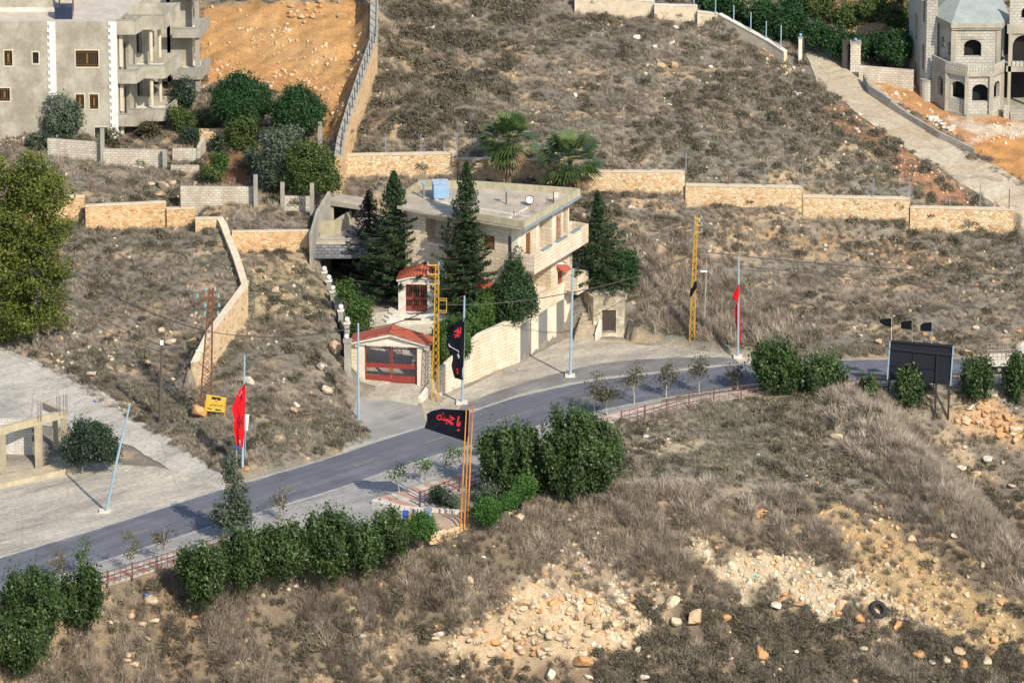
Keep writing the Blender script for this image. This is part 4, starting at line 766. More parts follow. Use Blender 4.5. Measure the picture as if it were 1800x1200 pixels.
mb = MB(); mb.ab(-3.3, 2.6, -3.0, .6, -.9, -.02); mb.build('threshold', MAT_YARD, gt, local=True)
# garden wall beside the forecourt, boundary wall with globe lamps
wall_thing('garden_wall', 'tall cream block garden wall sloping up to the garage shutters', 'wall', [[(773,652,2.1),(845,589,3.7),(911,559,3.85)]], 0.35, MAT_STONE, 4.5, MAT_CREAM)
wall_thing('low_wall', 'low whitewashed wall between the red gate and the yellow pylon', 'wall', [[(745,668,1.2),(776,668,1.35)],[(740,700,.6),(760,672,1.2)]], 0.3, MAT_WTRIM, 1.5)
LG = [(609,591),(610,561),(599,539),(593,520),(585,506),(578,487),(570,472)]
LP = []
for i, (px, py) in enumerate(LG):
    y = -13+14.5*i/6.0; p = PV(px, py, y); LP.append(p)
BWP = [(p.x, p.y, p.z-1.0) for p in LP]+[(LP[-1].x-.9, 4.0, LP[-1].z-.2)]
mb = MB()
for a, b2 in zip(BWP, BWP[1:]): mb.prism([(a[0]-.12, a[1]), (a[0]+.12, a[1]), (b2[0]+.12, b2[1]), (b2[0]-.12, b2[1])], [a[2]-4.2]*2+[b2[2]-4.2]*2, [a[2]]*2+[b2[2]]*2)
tag(mb.build('boundary_wall', M('dark_boundary', (0.22, 0.20, 0.17), (0.12, 0.11, 0.09), 2), base=BWP[0]), 'grey boundary wall stepping uphill under the white globe lamps', 'wall')
nm = ['nearest the red gate', 'second up from the red gate', 'third up from the red gate', 'middle of the row', 'third from the slate awning', 'second from the slate awning', 'nearest the slate awning']
for i, p in enumerate(LP):
    if i == 0:
        lt = thing('globe_lamp', '', 'lamp', p-Vector((0, 0, .95)), 0, 'globe lamps on the boundary wall')
        MB().ab(-.2, .2, -.2, .2, -.3, .6).build('pillar', MAT_GREYC, lt, local=True); MB().ab(-.27, .27, -.27, .27, .6, .72).build('cap', MAT_WTRIM, lt, local=True)
        MB().ball((0, 0, .95), .21, 12).build('globe', MAT_GLASSW, lt, local=True, smooth=True); L_ = lt
    else: L_ = dup(lt, p-Vector((0, 0, .95)))
    L_['label'] = 'white globe lamp on a grey pillar, '+nm[i]
mb = MB(); p = W(612, 690, .7); mb.ab(p.x-.28, p.x+.28, p.y-.28, p.y+.28, -.3, 5.0); mb.ab(p.x-.36, p.x+.36, p.y-.36, p.y+.36, 5.0, 5.15); tag(mb.build('gate_pier', MAT_GREYC, base=p), 'tall grey pier at the left end of the red gate', 'pillar')
# ------------------------------------------------------------------ grey apartment block, top left
b0 = W(207, 245, 10.3); yA = b0.y
ap = thing('apartment_block', 'unpainted grey rendered apartment block with white toothed quoins and stacked balconies', 'apartment block', b0)
ax_ = lambda px: PV(px, 150, yA).x-b0.x; az = lambda py: PV(150, py, yA).z-b0.z
MAT_REND = M('grey_render', (0.42, 0.39, 0.31), (0.28, 0.255, 0.195), 0.55, stretch=(1, 1, 0.8), bmp=0.1, lo=.38, hi=.6)
MAT_QUOIN = M('white_quoin', (0.72, 0.71, 0.69), (0.6, 0.59, 0.57), 2); MAT_BEI = M('beige_frame', (0.62, 0.54, 0.42), (0.52, 0.45, 0.34), 3)
ztop, xl = az(38), ax_(-90)
wins = [(8.7, 22.7, 89, 116), (58.5, 69, 92, 112), (134, 174, 89, 118), (-2, 17, 155, 178), (132.6, 147.3, 166, 192), (157, 172, 166, 192), (165, 187, 224, 246), (-40, -26, 89, 116)]
mb = MB(); wallcells(mb, (xl, 0), (0, 0), -2.5, ztop, [(ax_(a)-xl, ax_(b2)-xl, az(d), az(c)) for a, b2, c, d in wins], .18, 0)
wallcells(mb, (0, 0), (2.6, 9), -2.5, ztop, [(2.0, 3.2, az(222)+.1, az(165)), (5.2, 6.6, az(222)+.1, az(160)), (2.0, 3.2, az(147)+.1, az(88)), (5.2, 6.6, az(147)+.1, az(84))], .3, 0)
mb.poly([(xl, 0, ztop), (0, 0, ztop), (2.6, 9, ztop), (xl, 9, ztop)], 1); mb.ab(xl, ax_(92), 3.0, 9, ztop, ztop+4.2); mb.ab(ax_(212), ax_(330), 9.0, 11, ztop-8, ztop+3.5)
mb.build('wall', [MAT_REND, M('pale_terrace', (0.55, 0.49, 0.42), (0.42, 0.37, 0.31), 1)], ap, local=True)
MB().ab(xl, ax_(94), 2.9, 2.995, ztop, ztop+.35).build('skirting', MAT_WTRIM, ap, local=True)
for a, b2 in ((87.5, 99.5), (194.5, 207)):
    mb = MB(); n_ = 40; h_ = (ztop+2.0)/n_
    for i in range(n_): mb.ab(ax_(a)-(.13 if i % 2 else -.05), ax_(b2), -.07, -.002, -2+i*h_, -2+(i+1)*h_)
    mb.build('quoin', MAT_QUOIN, ap, local=True)
MAT_GOLD = M('gold_bar', (0.28, 0.14, 0.03), (0.18, 0.09, 0.025), 3, .4)
for a, b2, c, d in wins:
    x0, x1, z0, z1 = ax_(a), ax_(b2), az(d), az(c); mb = MB(); f = .1
    mb.ab(x0-f, x1+f, -.04, .0, z0-f, z0); mb.ab(x0-f, x1+f, -.04, 0, z1, z1+f); mb.ab(x0-f, x0, -.04, 0, z0, z1); mb.ab(x1, x1+f, -.04, 0, z0, z1)
    wf = mb.build('window', MAT_BEI, ap, local=True); MB().ab(x0, x1, .14, .17, z0, z1).build('pane', MAT_DARK, wf, local=True)
    if a in (58.5, 165): continue
    mb = MB(); n_ = max(3, int((x1-x0)/.17))
    for k in range(n_+1): x = x0+.03+(x1-x0-.06)*k/n_; mb.ab(x-.012, x+.012, .03, .05, z0, z1)
    mb.ab(x0, x1, .03, .05, z0+.15, z0+.18); mb.ab(x0, x1, .03, .05, z1-.18, z1-.15); xm = (x0+x1)/2; mb.ab(xm-.06, xm+.06, .02, .055, z0+.3, z1-.3); mb.build('window_bars', MAT_GOLD, wf, local=True)
def balcony(x0, x1, y0, y1, z0, z1, sk, mat=MAT_REND, t_=.16):
    mb = MB(); P = [(x0, y0), (x1, y0), (x1+sk, y1), (x0+sk*.5, y1)]
    mb.prism(P, z0, z0+.22, 0, mt=1)
    for (a, b2) in ((P[0], P[1]), (P[1], P[2])): mb.bar((*a, (z0+z1)/2), (*b2, (z0+z1)/2), t_, z1-z0)
    mb.bar((*P[2], (z0+z1)/2), (*P[3], (z0+z1)/2), t_, z1-z0) if sk > .5 else None
    r = mb.build('balcony', [mat, MAT_QUOIN], ap, local=True); cb = MB()
    for (a, b2) in ((P[0], P[1]), (P[1], P[2])): cb.bar((*a, z1+.03), (*b2, z1+.03), t_+.08, .06)
    cb.build('coping', MAT_GREYC, r, local=True)
for zt, zb_ in ((124.5, 147), (201, 222), (36, 61)):
    balcony(ax_(207), ax_(239), 0, 1.3, az(zb_), az(zt), .5); balcony(ax_(222), ax_(288), 1.5, 5.2, az(zb_), az(zt), 1.15)
for z0, z1 in ((111, 58), (189, 136), (262, 211)):
    for px, dy, r_ in ((264, 1.9, .17), (278, 3.1, .16)): MB().tube([(ax_(px), dy, az(z0)-.4+dy*.0), (ax_(px), dy, az(z1)-.2)], r_, 10).build('column', MAT_BEI, ap, local=True, smooth=True)
    MB().ab(ax_(210), ax_(216), .5, .8, az(z0)-.5, az(z1)).build('column', MAT_BEI, ap, local=True)
for zt, zb_ in ((121, 140), (49, 66), (-20, -4)):
    d_ = 7.5; o = d_*6.0; balcony(ax_(296), ax_(346), d_, d_+3.0, az(zb_+o), az(zt+o), .6, MAT_GREYC)
MB().ab(ax_(336), ax_(344), 7.7, 8.1, -3, az(30)+3).build('column', MAT_GREYC, ap, local=True); MB().ab(ax_(285), ax_(291), 9.0, 9.4, -3, az(30)+3).build('column', MAT_GREYC, ap, local=True)
MB().ab(ax_(312), ax_(344), 8.2, 10.5, -3, az(170)).build('lower_storey', MAT_WTRIM, ap, local=True)
p = PV(111, 38, yA+.3); p.z = b0.z+ztop; t1 = thing('roof_tank', 'dark navy plastic tank on the grey apartment roof', 'water tank', p)
MB().ab(-.7, .75, .3, 1.5, 0, 1.05).build('tank', M('navy_plastic', (0.02, 0.035, 0.075), (0.015, 0.022, 0.05), 2, .4), t1, local=True); MB().tube([(0, .9, 1.05), (0, .9, 1.13)], .3, 10).build('lid', MAT_IRON, t1, local=True)
t2 = thing('roof_tank', 'light blue tank on a steel stand behind the navy tank', 'water tank', p+Vector((.1, 2.0, 0)))
MB().ab(-.62, .65, 0, .9, 1.3, 2.6).build('tank', M('light_blue_tank', (0.25, 0.45, 0.60), (0.2, 0.36, 0.5), 2, .4), t2, local=True)
for x, y in ((-.55, .05), (.6, .05), (-.55, .8), (.6, .8)): MB().bar((x, y, 0), (x, y, 1.3), .07).build('leg', MAT_RUST, t2, local=True)
# ------------------------------------------------------------------ unfinished grey mansion, top right
m0 = W(1719, 211, 8.9); yM = m0.y; k_ = mpp(m0)
mx = lambda px: (px-1719)*k_
ma = thing('unfinished_mansion', 'unfinished grey block mansion with octagonal bay, arched openings and pale hipped roof', 'house', m0)
MAT_CMU = M_block('grey_blockwork', (0.52, 0.50, 0.44), (0.45, 0.43, 0.38), (0.33, 0.315, 0.27), .5, .26, .03, (.6, .56, .48), .5)
MAT_CBAND = M('cast_concrete', (0.40, 0.37, 0.29), (0.27, 0.25, 0.20), 1.2, stretch=(1, 1, .4), bmp=.1); MAT_ROOFG = M('pale_green_screed', (0.33, 0.365, 0.34), (0.25, 0.285, 0.27), .8)
def pw(poly, z0, z1, ops, name='wall', mats=None, dep=.35):
    mb = MB(); dks = []
    for i, (a, b2) in enumerate(zip(poly, poly[1:])):
        Ln = math.hypot(b2[0]-a[0], b2[1]-a[1]); o = [(u0*Ln, u1*Ln, c, d, (u1-u0)*Ln*.5*rr) for (j, u0, u1, c, d, rr) in ops if j == i]
        f = wallcells(mb, a, b2, z0, z1, o, dep)
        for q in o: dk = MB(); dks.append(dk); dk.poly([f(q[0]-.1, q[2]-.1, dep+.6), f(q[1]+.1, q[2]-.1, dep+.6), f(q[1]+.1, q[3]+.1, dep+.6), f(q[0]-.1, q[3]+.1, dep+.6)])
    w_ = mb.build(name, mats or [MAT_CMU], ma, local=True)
    for dk in dks: dk.build('opening_shade', MAT_DARK, ma, local=True)  # black sheets behind the openings paint the unlit rooms
    return w_
LO = [(mx(1644), 6.5), (mx(1644), 3.0), (mx(1665), 1.2), (mx(1698), 0), (mx(1741), 0), (mx(1762), 1.5), (mx(1762), 6.5)]
UP = [(mx(1648), 6.5), (mx(1648), 4.0), (mx(1675), 1.4), (mx(1754), 1.4), (mx(1767), 3.2), (mx(1767), 6.5)]
pw(LO, -1.5, 4.15, [(1, .3, .7, 1.6, 3.3, 1), (2, .2, .95, 1.75, 3.3, .8), (3, .23, .87, 1.65, 3.2, .8), (4, .25, .8, 1.7, 3.25, 1)])
pw(UP, 4.15, 7.9, [(1, .25, .5, 5.6, 6.6, 1), (1, .68, .9, 5.2, 6.4, 1), (2, .24, .62, 5.25, 6.75, .7)])
def offs(poly, d):
    out = []; c = Vector((sum(p[0] for p in poly)/len(poly), sum(p[1] for p in poly)/len(poly)))
    for p in poly: v = Vector(p)-c; out.append(tuple(Vector(p)+v.normalized()*d))
    return out
mb = MB(); mb.prism(offs(LO, .28), 3.95, 4.3); mb.prism(offs(LO, .18), -1.5, .55); mb.build('cornice', MAT_CBAND, ma, local=True)
pr = offs(LO, .14); mb = MB()
for a, b2 in zip(pr[1:], pr[2:]): 
    for i in range(9): u = (i+.5)/9; mb.box((a[0]+(b2[0]-a[0])*u, a[1]+(b2[1]-a[1])*u, 4.62), Vector((b2[0]-a[0], b2[1]-a[1], 0))/18*.86, Vector((-(b2[1]-a[1]), b2[0]-a[0], 0)).normalized()*.08, (0, 0, .32))
mb.build('balustrade', MAT_CMU, ma, local=True)
for i in (1, 2, 3, 4, 5):
    p = LO[i]; MB().ab(p[0]-.17, p[0]+.17, p[1]-.2, p[1]+.1, .5, 3.96).build('column', MAT_CBAND, ma, local=True)
for p in UP[2:4]: MB().ab(p[0]-.2, p[0]+.2, p[1]-.08, p[1]+.2, 4.3, 7.9).build('column', MAT_CBAND, ma, local=True)
mb = MB(); mb.prism(offs(UP, .45), 7.9, 8.3); mb.prism(offs(UP, .3), 7.7, 7.9); mb.build('eaves', MAT_CBAND, ma, local=True)
uc = UP[2]; x0, x1 = uc[0]+(UP[3][0]-uc[0])*.19, uc[0]+(UP[3][0]-uc[0])*.68
MB().prism([(x0, 1.33), (x1, 1.33), (x1, 1.41), (x0, 1.41)], 6.78, 7.05).build('lintel', MAT_CBAND, ma, local=True)
ev = offs(UP, .4); mb = MB(); ap1, ap2 = (mx(1705), 6.0, 10.9), (mx(1745), 6.0, 10.9)
for a, b2 in zip(ev, ev[1:]): 
    q = ap1 if (a[0]+b2[0])/2 < mx(1700) else ap2; mb.poly([(a[0], a[1], 8.3), (b2[0], b2[1], 8.3), q] if not (a == ev[2]) else [(a[0], a[1], 8.3), (b2[0], b2[1], 8.3), ap2, ap1])
mb.build('roof', MAT_ROOFG, ma, local=True)
# left wing and stair turret
WG = [(mx(1610), 13), (mx(1606), 8.0), (mx(1621), 4.2)]
pw(WG, -1.5, 9.5, [(1, .38, .72, 1.0, 3.4, 1), (1, .38, .72, 5.4, 7.8, 1)])
pw([(mx(1621), 4.2), (mx(1630), 3.6)], -1.5, 11, [(0, .3, .7, 3.3, 5.6, 1), (0, .3, .7, 7.6, 10, 1)]); pw([(mx(1630), 3.5), (mx(1649), 3.3), (mx(1649), 8)], 2.6, 13, [])
tp = [(mx(1633)+math.cos(math.pi+i*math.pi/8)*.62, 3.4+math.sin(math.pi+i*math.pi/8)*.7) for i in range(9)]
pw(tp, -1.5, 2.5, []); MB().prism(tp, 2.5, 2.7).build('turret_cap', MAT_CBAND, ma, local=True)
mb = MB(); mb.prism(offs(WG+[(mx(1645), 4), (mx(1645), 13)], .3), 9.5, 9.9); mb.build('wing_roof', MAT_CBAND, ma, local=True)
# entrance porch on the right
mb = MB(); X0, X1 = mx(1768), mx(1850)
mb.ab(X0, X1, 1.0, 5.0, 4.0, 4.5); mb.build('porch_slab', MAT_CBAND, ma, local=True); MB().ab(X0, X1, 1.0, 1.25, 7.4, 8.2).build('porch_beam', MAT_CBAND, ma, local=True)
MB().ab(mx(1771), mx(1776.5), 1.0, 1.3, .6, 7.4).build('column', MAT_CBAND, ma, local=True); MB().ab(mx(1822), mx(1828), 1.0, 1.3, .6, 7.4).build('column', MAT_CBAND, ma, local=True)
pw([(mx(1776.5), 1.15), (mx(1822), 1.15)], 4.5, 7.4, [(0, .04, .96, 4.5, 7.25, 1)], 'arch', [MAT_CBAND], .2)
mb = MB(); mb.ab(X0, X1, 4.6, 5, .6, 8); mb.build('back_wall', MAT_DARK, ma, local=True)  # back wall coloured black to paint the shade inside the porch
mb = MB()
for i in range(7): mb.ab(mx(1778)+i*.33, mx(1778)+i*.33+.28, .95, 1.1, 4.5, 4.95)
mb.build('balustrade', MAT_CMU, ma, local=True)
f = pw([(mx(1772), 1.1), (mx(1850), 1.1)], 8.2, 10.6, [(0, .26, .48, 8.7, 9.7, 1)], 'gable')
mb = MB(); mb.ab(X0, X1, 1.0, 5, -1.5, .6)
for i in range(7): mb.ab(mx(1776), X1, .6-i*.33, .95-i*.33+.03, -1.5, .5-.15*i)
mb.build('porch_steps', MAT_CBAND, ma, local=True); MB().ab(mx(1764), mx(1774), .2, .5, -1.5, 1.2).build('newel', MAT_CMU, ma, local=True)
# ------------------------------------------------------------------ raw concrete frame at the left edge
MAT_RAWC = M('raw_concrete', (0.48, 0.41, 0.28), (0.36, 0.30, 0.20), 1.2, stretch=(1, 1, .4), bmp=.1)
f0 = W(113, 803, .25); f1 = W(-20, 838, .25); fr = thing('unfinished_building', 'raw concrete frame of posts and a beam with a block wall behind', 'unfinished building', f1)
dv = (f0-f1); Lf = dv.length; dv = dv/Lf; nv = Vector((-dv.y, dv.x, 0))
mb = MB(); mb.bar(f1+Vector((0, 0, 3.55)), f0+dv*.2+Vector((0, 0, 3.55)), .34, .6); mb.bar(f0+Vector((0, 0, 3.55))+nv*.2, f0+nv*2.6+Vector((0, 0, 3.55)), .3, .6); mb.build('beam', MAT_RAWC, fr)
for px, py in ((6, 833), (69, 817), (113, 803)): p = W(px, py, .25); MB().bar(p-Vector((0, 0, .6)), p+Vector((0, 0, 3.25)), .55 if px == 69 else .4, .4).build('post', MAT_RAWC, fr)
p = W(102, 796, .3)+nv*.3; MB().bar(p-Vector((0, 0, .6)), p+Vector((0, 0, 3.3)), .35).build('post', MAT_RAWC, fr)
q0, q1 = W(-30, 800, .6), W(57, 798, .6); mb = MB(); mb.bar(q0+Vector((0, 0, 1.2)), q1+Vector((0, 0, 1.2)), .2, 3.6); mb.build('block_wall', M_block('white_blocks', (.62, .61, .57), (.55, .54, .50), (.36, .35, .33), .42, .22, .02), fr)
s0 = [W(*q) for q in ((-40,862,.3),(0,853,.3),(50,842,.3),(137,822,.3),(128,808,.3),(60,826,.3),(0,838,.3),(-40,846,.3))]; mb = MB(); mb.prism([(p.x, p.y) for p in s0], -.2, .42); mb.build('plinth', MAT_RAWC, fr)
for px, py in ((70, 735), (103, 725), (115, 723)):
    p = W(px, py, 4.05); mb = MB()
    for k in range(5): a = k*1.26; mb.tube([(p.x+.15*math.cos(a), p.y+.15*math.sin(a), 3.8), (p.x+.15*math.cos(a), p.y+.15*math.sin(a), 5.4)], .018, 4)
    mb.build('rebar', M('rebar_grey', (.17, .12, .12)), fr)
# ------------------------------------------------------------------ stone walls of the hillside
MAT_RETW = M_rubble('honey_rubble_wall', [(0.62,0.44,0.24),(0.70,0.55,0.34),(0.58,0.32,0.14),(0.72,0.60,0.40),(0.66,0.50,0.30),(0.50,0.26,0.11),(0.68,0.54,0.36)], (0.60, 0.47, 0.30), 3.6)
MAT_RETW2 = M_rubble('orange_rubble_wall', [(0.60,0.40,0.20),(0.64,0.46,0.25),(0.52,0.27,0.11),(0.66,0.48,0.28),(0.46,0.20,0.08)], (0.62, 0.46, 0.27), 2.9)
MAT_CAPW = M('pale_coping', (0.66, 0.57, 0.43), (0.52, 0.43, 0.30), 2.0)
MAT_BLK = M_block('white_block_wall', (.62, .58, .50), (.52, .47, .39), (.34, .30, .24), .42, .21, .022, (.62, .52, .40), .6)
wall_thing('retaining_wall', 'long stepped honey stone retaining wall running right from behind the house', 'wall', [[(603,275,10.7),(803,271,10.7)],[(804,281,10.1),(985,284,10.1)],[(986,303,9.05),(1204,304,9.05)],[(1205,327,8.0),(1410,331,8.0)],[(1411,347,7.2),(1599,351,7.2)],[(1600,366,6.5),(1782,370,6.5)]], .6, MAT_RETW, 1.0, MAT_CAPW)
wall_thing('field_wall', 'honey stone field wall with stepped top beside the big pine', 'wall', [[(30,349,9.6),(149,347,9.6)],[(150,364,9.1),(292,357,9.1)],[(293,369,8.6),(343,367,8.6)]], .5, MAT_RETW2, 1.0, MAT_CAPW)
wall_thing('zigzag_wall', 'pale capped stone wall zigzagging down the field to the rusty pylon', 'wall', [[(343,383,8.9),(390,382,8.9),(397,392,8.7),(405,413,8.3),(420,450,7.7),(433,490,7.1),(436,500,7.0)],[(436,501,7.0),(373,586,5.8),(346,640,4.4)]], -.5, MAT_RETW, 1.4, MAT_CAPW)
wall_thing('short_wall', 'short honey stone wall between the zigzag wall and the annexe', 'wall', [[(408,409,8.6),(547,407,8.6)]], .4, MAT_RETW2, 1.0, MAT_CAPW)
wall_thing('uphill_wall', 'tall orange stone wall with white walkway climbing away behind the round pines', 'wall', [[(601,276,11.9),(606,243,12.6),(624,184,14.1),(646,118,15.7),(663,70,16.7),(664,0,18.4),(664,-60,19.6)]], .6, MAT_RETW2, 2.6, MAT_GREYC)
wall_thing('garden_block_wall', 'white block wall under the trees at the left of the apartment block', 'wall', [[(-40,206,11.9),(72,208,11.9)]], .2, MAT_BLK, 1.0)
wall_thing('garden_block_wall', 'stepped white block wall below the apartment block', 'wall', [[(83,244,11.6),(180,251,11.6)],[(181,262,11.2),(290,264,11.2)]], .2, MAT_BLK, 1.0)
wall_thing('garden_block_wall', 'white block wall with tall end post at the foot of the red garden', 'wall', [[(317,328,10.5),(447,329,10.5)]], .2, MAT_BLK, 1.0)
wall_thing('garden_block_wall', 'short white block wall between two tall posts by the olive tree', 'wall', [[(500,345,10.0),(547,346,10.0)]], .2, MAT_BLK, 1.0)
wall_thing('annexe_wall', 'pale concrete wall running uphill beside the garage annexe', 'wall', [[(549,412,8.8),(560,372,9.6),(581,337,10.6)]], .25, MAT_GREYC, 1.5)
for px, p0, p1, z, l in ((72, 186, 240, 10.4, 'white block wall end under the trees'), (181, 226, 286, 9.9, 'step of the white block wall'), (290, 263, 296, 9.7, 'end of the stepped block wall'), (450, 307, 364, 8.9, 'end of the red garden wall'), (497, 320, 366, 8.9, 'left end of the short block wall'), (549, 322, 378, 8.8, 'right end of the short block wall'), (563, 214, 262, 10.8, 'corner by the right round pine')):
    p = W(px, p1, z); h_ = (p1-p0)*mpp(p)/.95; tag(MB().ab(p.x-.17, p.x+.17, p.y-.3, p.y+.04, z-1, z+h_).build('concrete_post', MAT_GREYC, base=p), 'square concrete post at the '+l, 'post', 'concrete garden posts')
wall_thing('terrace_edge', 'pale stone terrace wall at the upper end of the red garden', 'wall', [[(350,228,11.6),(470,225,11.6),(565,228,11.6)]], .3, MAT_RETW, .9)
wall_thing('block_stair_wall', 'stepped pale block stair wall beside the red garden', 'wall', [[(303,262,11.0),(345,262,11.0)],[(300,292,10.2),(350,292,10.2)],[(352,258,11.2),(362,240,11.6)]], .3, MAT_BLK, 1.0)
wall_thing('hilltop_wall', 'pale stone wall along the top of the hill under the dark pines', 'wall', [[(1010,-6,16.2),(1150,4,15.9)],[(1150,10,15.7),(1226,12,15.6)],[(1226,22,15.2),(1262,26,15.0),(1310,52,14.3),(1350,74,13.7),(1378,92,13.2)]], .4, MAT_CAPW, 1.0, MAT_WTRIM)
wall_thing('terrace_wall', 'long pale stone terrace wall behind the track gate', 'wall', [[(1472,36,13.6),(1620,44,13.4)]], .5, MAT_RETW, 1.2)
wall_thing('terrace_wall', 'pale stone terrace wall high among the dark pines', 'wall', [[(1282,-5,15.4),(1313,-4,15.4)],[(1313,10,14.9),(1345,14,14.9)],[(1480,-40,15),(1600,-36,15)]], .5, MAT_RETW, 1.2)
wall_thing('track_wall', 'grey block wall following the right side of the track', 'wall', [[(1517,130,12.0),(1527,150,11.6),(1566,176,11.0)],[(1567,180,10.8),(1600,203,10.2),(1650,232,9.6),(1712,262,8.8)]], .25, M_block('track_blocks', (.40,.38,.33), (.33,.31,.27), (.2,.19,.17), .42, .21, .02), .9)
wall_thing('yard_wall', 'low grey block wall between the track gate and the mansion', 'wall', [[(1510,116,12.4),(1606,124,12.2)]], .25, MAT_BLK, .9)
for (a, b2, p0, p1, z, l, m_) in ((1403, 1409.5, 68, 118, 11.8, 'slim cream gate pillar with dark post on the left of the track', MAT_WTRIM), (1494, 1512, 76, 128, 11.3, 'thick block gate pillar on the right of the track', MAT_BLK)):
    p = W((a+b2)/2, p1, z); h_ = (p1-p0)*mpp(p)/.95; hw = (b2-a)*mpp(p)/2; r = thing('gate_pillar', l, 'pillar', p)
    MB().ab(-hw, hw, -hw, hw, -.8, h_).build('shaft', m_, r, local=True); MB().ab(-hw-.05, hw+.05, -hw-.05, hw+.05, h_, h_+.12).build('cap', MAT_GREYC, r, local=True)
    x = hw+.12 if a < 1450 else -hw-.45
    MB().ab(x-.07 if a < 1450 else x-.25, x+.07 if a < 1450 else x+.3, -.05, .05, -.5, h_+.25).build('gate_leaf', MAT_IRON, r, local=True)
    MB().ball((0, 0, h_+.3), .14, 8).build('lamp', M('blue_glass', (.2, .4, .6)), r, local=True)
# ------------------------------------------------------------------ trees and shrubs
MAT_BARK = M('brown_bark', (0.17, 0.12, 0.08), (0.09, 0.065, 0.045), 5, stretch=(1, 1, .3)); MAT_BARKG = M('grey_bark', (0.30, 0.26, 0.20), (0.18, 0.15, 0.12), 5, stretch=(1, 1, .3))
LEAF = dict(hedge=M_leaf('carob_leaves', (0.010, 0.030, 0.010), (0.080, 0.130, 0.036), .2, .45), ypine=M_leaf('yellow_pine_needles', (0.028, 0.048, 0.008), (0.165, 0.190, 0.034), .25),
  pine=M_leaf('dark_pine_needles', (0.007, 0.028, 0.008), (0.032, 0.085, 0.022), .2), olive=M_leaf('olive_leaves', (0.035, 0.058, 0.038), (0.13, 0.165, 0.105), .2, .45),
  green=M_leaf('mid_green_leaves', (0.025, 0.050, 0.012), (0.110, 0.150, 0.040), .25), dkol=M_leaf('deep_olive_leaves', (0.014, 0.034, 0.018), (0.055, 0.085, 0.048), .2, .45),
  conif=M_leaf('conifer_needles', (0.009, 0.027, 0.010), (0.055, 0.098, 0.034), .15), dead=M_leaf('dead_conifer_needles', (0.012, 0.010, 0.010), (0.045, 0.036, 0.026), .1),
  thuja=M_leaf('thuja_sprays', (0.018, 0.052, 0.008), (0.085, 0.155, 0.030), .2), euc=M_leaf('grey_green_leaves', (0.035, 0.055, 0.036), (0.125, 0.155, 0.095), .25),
  palm=M_leaf('palm_fronds', (0.018, 0.048, 0.016), (0.135, 0.190, 0.062), .2, .35), palmd=M_leaf('dry_fronds', (0.11, 0.08, 0.045), (0.28, 0.21, 0.12), .15),  # light frond tone carries painted sunlit highlights
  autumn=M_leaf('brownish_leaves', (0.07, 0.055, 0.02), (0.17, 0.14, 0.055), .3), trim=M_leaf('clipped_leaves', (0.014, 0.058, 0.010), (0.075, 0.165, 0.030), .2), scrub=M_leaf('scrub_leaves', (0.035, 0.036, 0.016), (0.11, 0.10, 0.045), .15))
def at(base, px, py, dy=0.0): return PV(px, py, base.y+dy)
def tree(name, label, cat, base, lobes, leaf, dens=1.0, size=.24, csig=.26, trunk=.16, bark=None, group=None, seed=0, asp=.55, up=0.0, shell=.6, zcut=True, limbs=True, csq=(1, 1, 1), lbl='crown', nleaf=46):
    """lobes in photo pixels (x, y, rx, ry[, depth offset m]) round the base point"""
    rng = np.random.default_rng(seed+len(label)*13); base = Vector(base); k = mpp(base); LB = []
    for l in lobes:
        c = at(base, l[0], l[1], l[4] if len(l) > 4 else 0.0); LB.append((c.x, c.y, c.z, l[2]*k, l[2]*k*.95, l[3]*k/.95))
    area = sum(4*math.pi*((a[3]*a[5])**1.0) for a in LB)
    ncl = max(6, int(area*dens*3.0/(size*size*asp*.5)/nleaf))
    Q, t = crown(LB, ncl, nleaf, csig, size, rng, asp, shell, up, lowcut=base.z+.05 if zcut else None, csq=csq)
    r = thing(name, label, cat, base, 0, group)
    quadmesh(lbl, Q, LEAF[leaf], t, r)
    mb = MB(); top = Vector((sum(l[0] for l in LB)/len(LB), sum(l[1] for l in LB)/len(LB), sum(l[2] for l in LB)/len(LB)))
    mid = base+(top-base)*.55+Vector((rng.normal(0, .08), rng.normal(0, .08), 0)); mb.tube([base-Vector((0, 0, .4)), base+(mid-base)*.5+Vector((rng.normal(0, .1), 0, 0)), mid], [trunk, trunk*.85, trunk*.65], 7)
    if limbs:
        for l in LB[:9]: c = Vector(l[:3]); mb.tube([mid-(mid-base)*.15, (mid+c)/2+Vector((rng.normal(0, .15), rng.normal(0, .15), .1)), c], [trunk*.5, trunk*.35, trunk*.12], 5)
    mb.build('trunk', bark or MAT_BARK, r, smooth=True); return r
# big yellow-green pine on the left
yp = [(30,300,32,26),(62,325,34,26),(5,335,36,30),(85,352,26,22),(40,375,44,30),(-15,390,36,36),(88,400,26,24),(20,425,42,34),(70,440,36,28),(100,425,16,16),(-20,460,34,36),(45,482,46,32),(92,478,18,18),(10,520,40,32),(70,520,32,26),(45,552,40,24),(85,555,16,14),(-5,565,36,26),(116,395,11,9),(110,348,10,10),(98,330,9,9),(112,470,10,9),(104,508,10,9),(100,562,11,9),(108,425,11,9),(60,285,12,10),(5,290,14,10)]
tree('pine_tree', 'big yellowish green pine with clumped crown at the left edge', 'tree', G(62, 610), [(a, b2, c, d, random.uniform(-1.2, 1.2)) for a, b2, c, d in yp], 'ypine', .62, .25, .40, .3, MAT_BARKG, seed=1, shell=.84, nleaf=150, csq=(1.1, 1.1, .8), limbs=False)
rp = lambda x, y, rx, ry: [(x, y, rx*.78, ry*.8), (x-rx*.45, y+ry*.15, rx*.5, ry*.6, -.5), (x+rx*.45, y+ry*.12, rx*.5, ry*.62, .4), (x, y-ry*.35, rx*.55, ry*.6), (x-rx*.2, y+ry*.35, rx*.55, ry*.5, -.8), (x+rx*.25, y+ry*.35, rx*.5, ry*.5, -.7)]
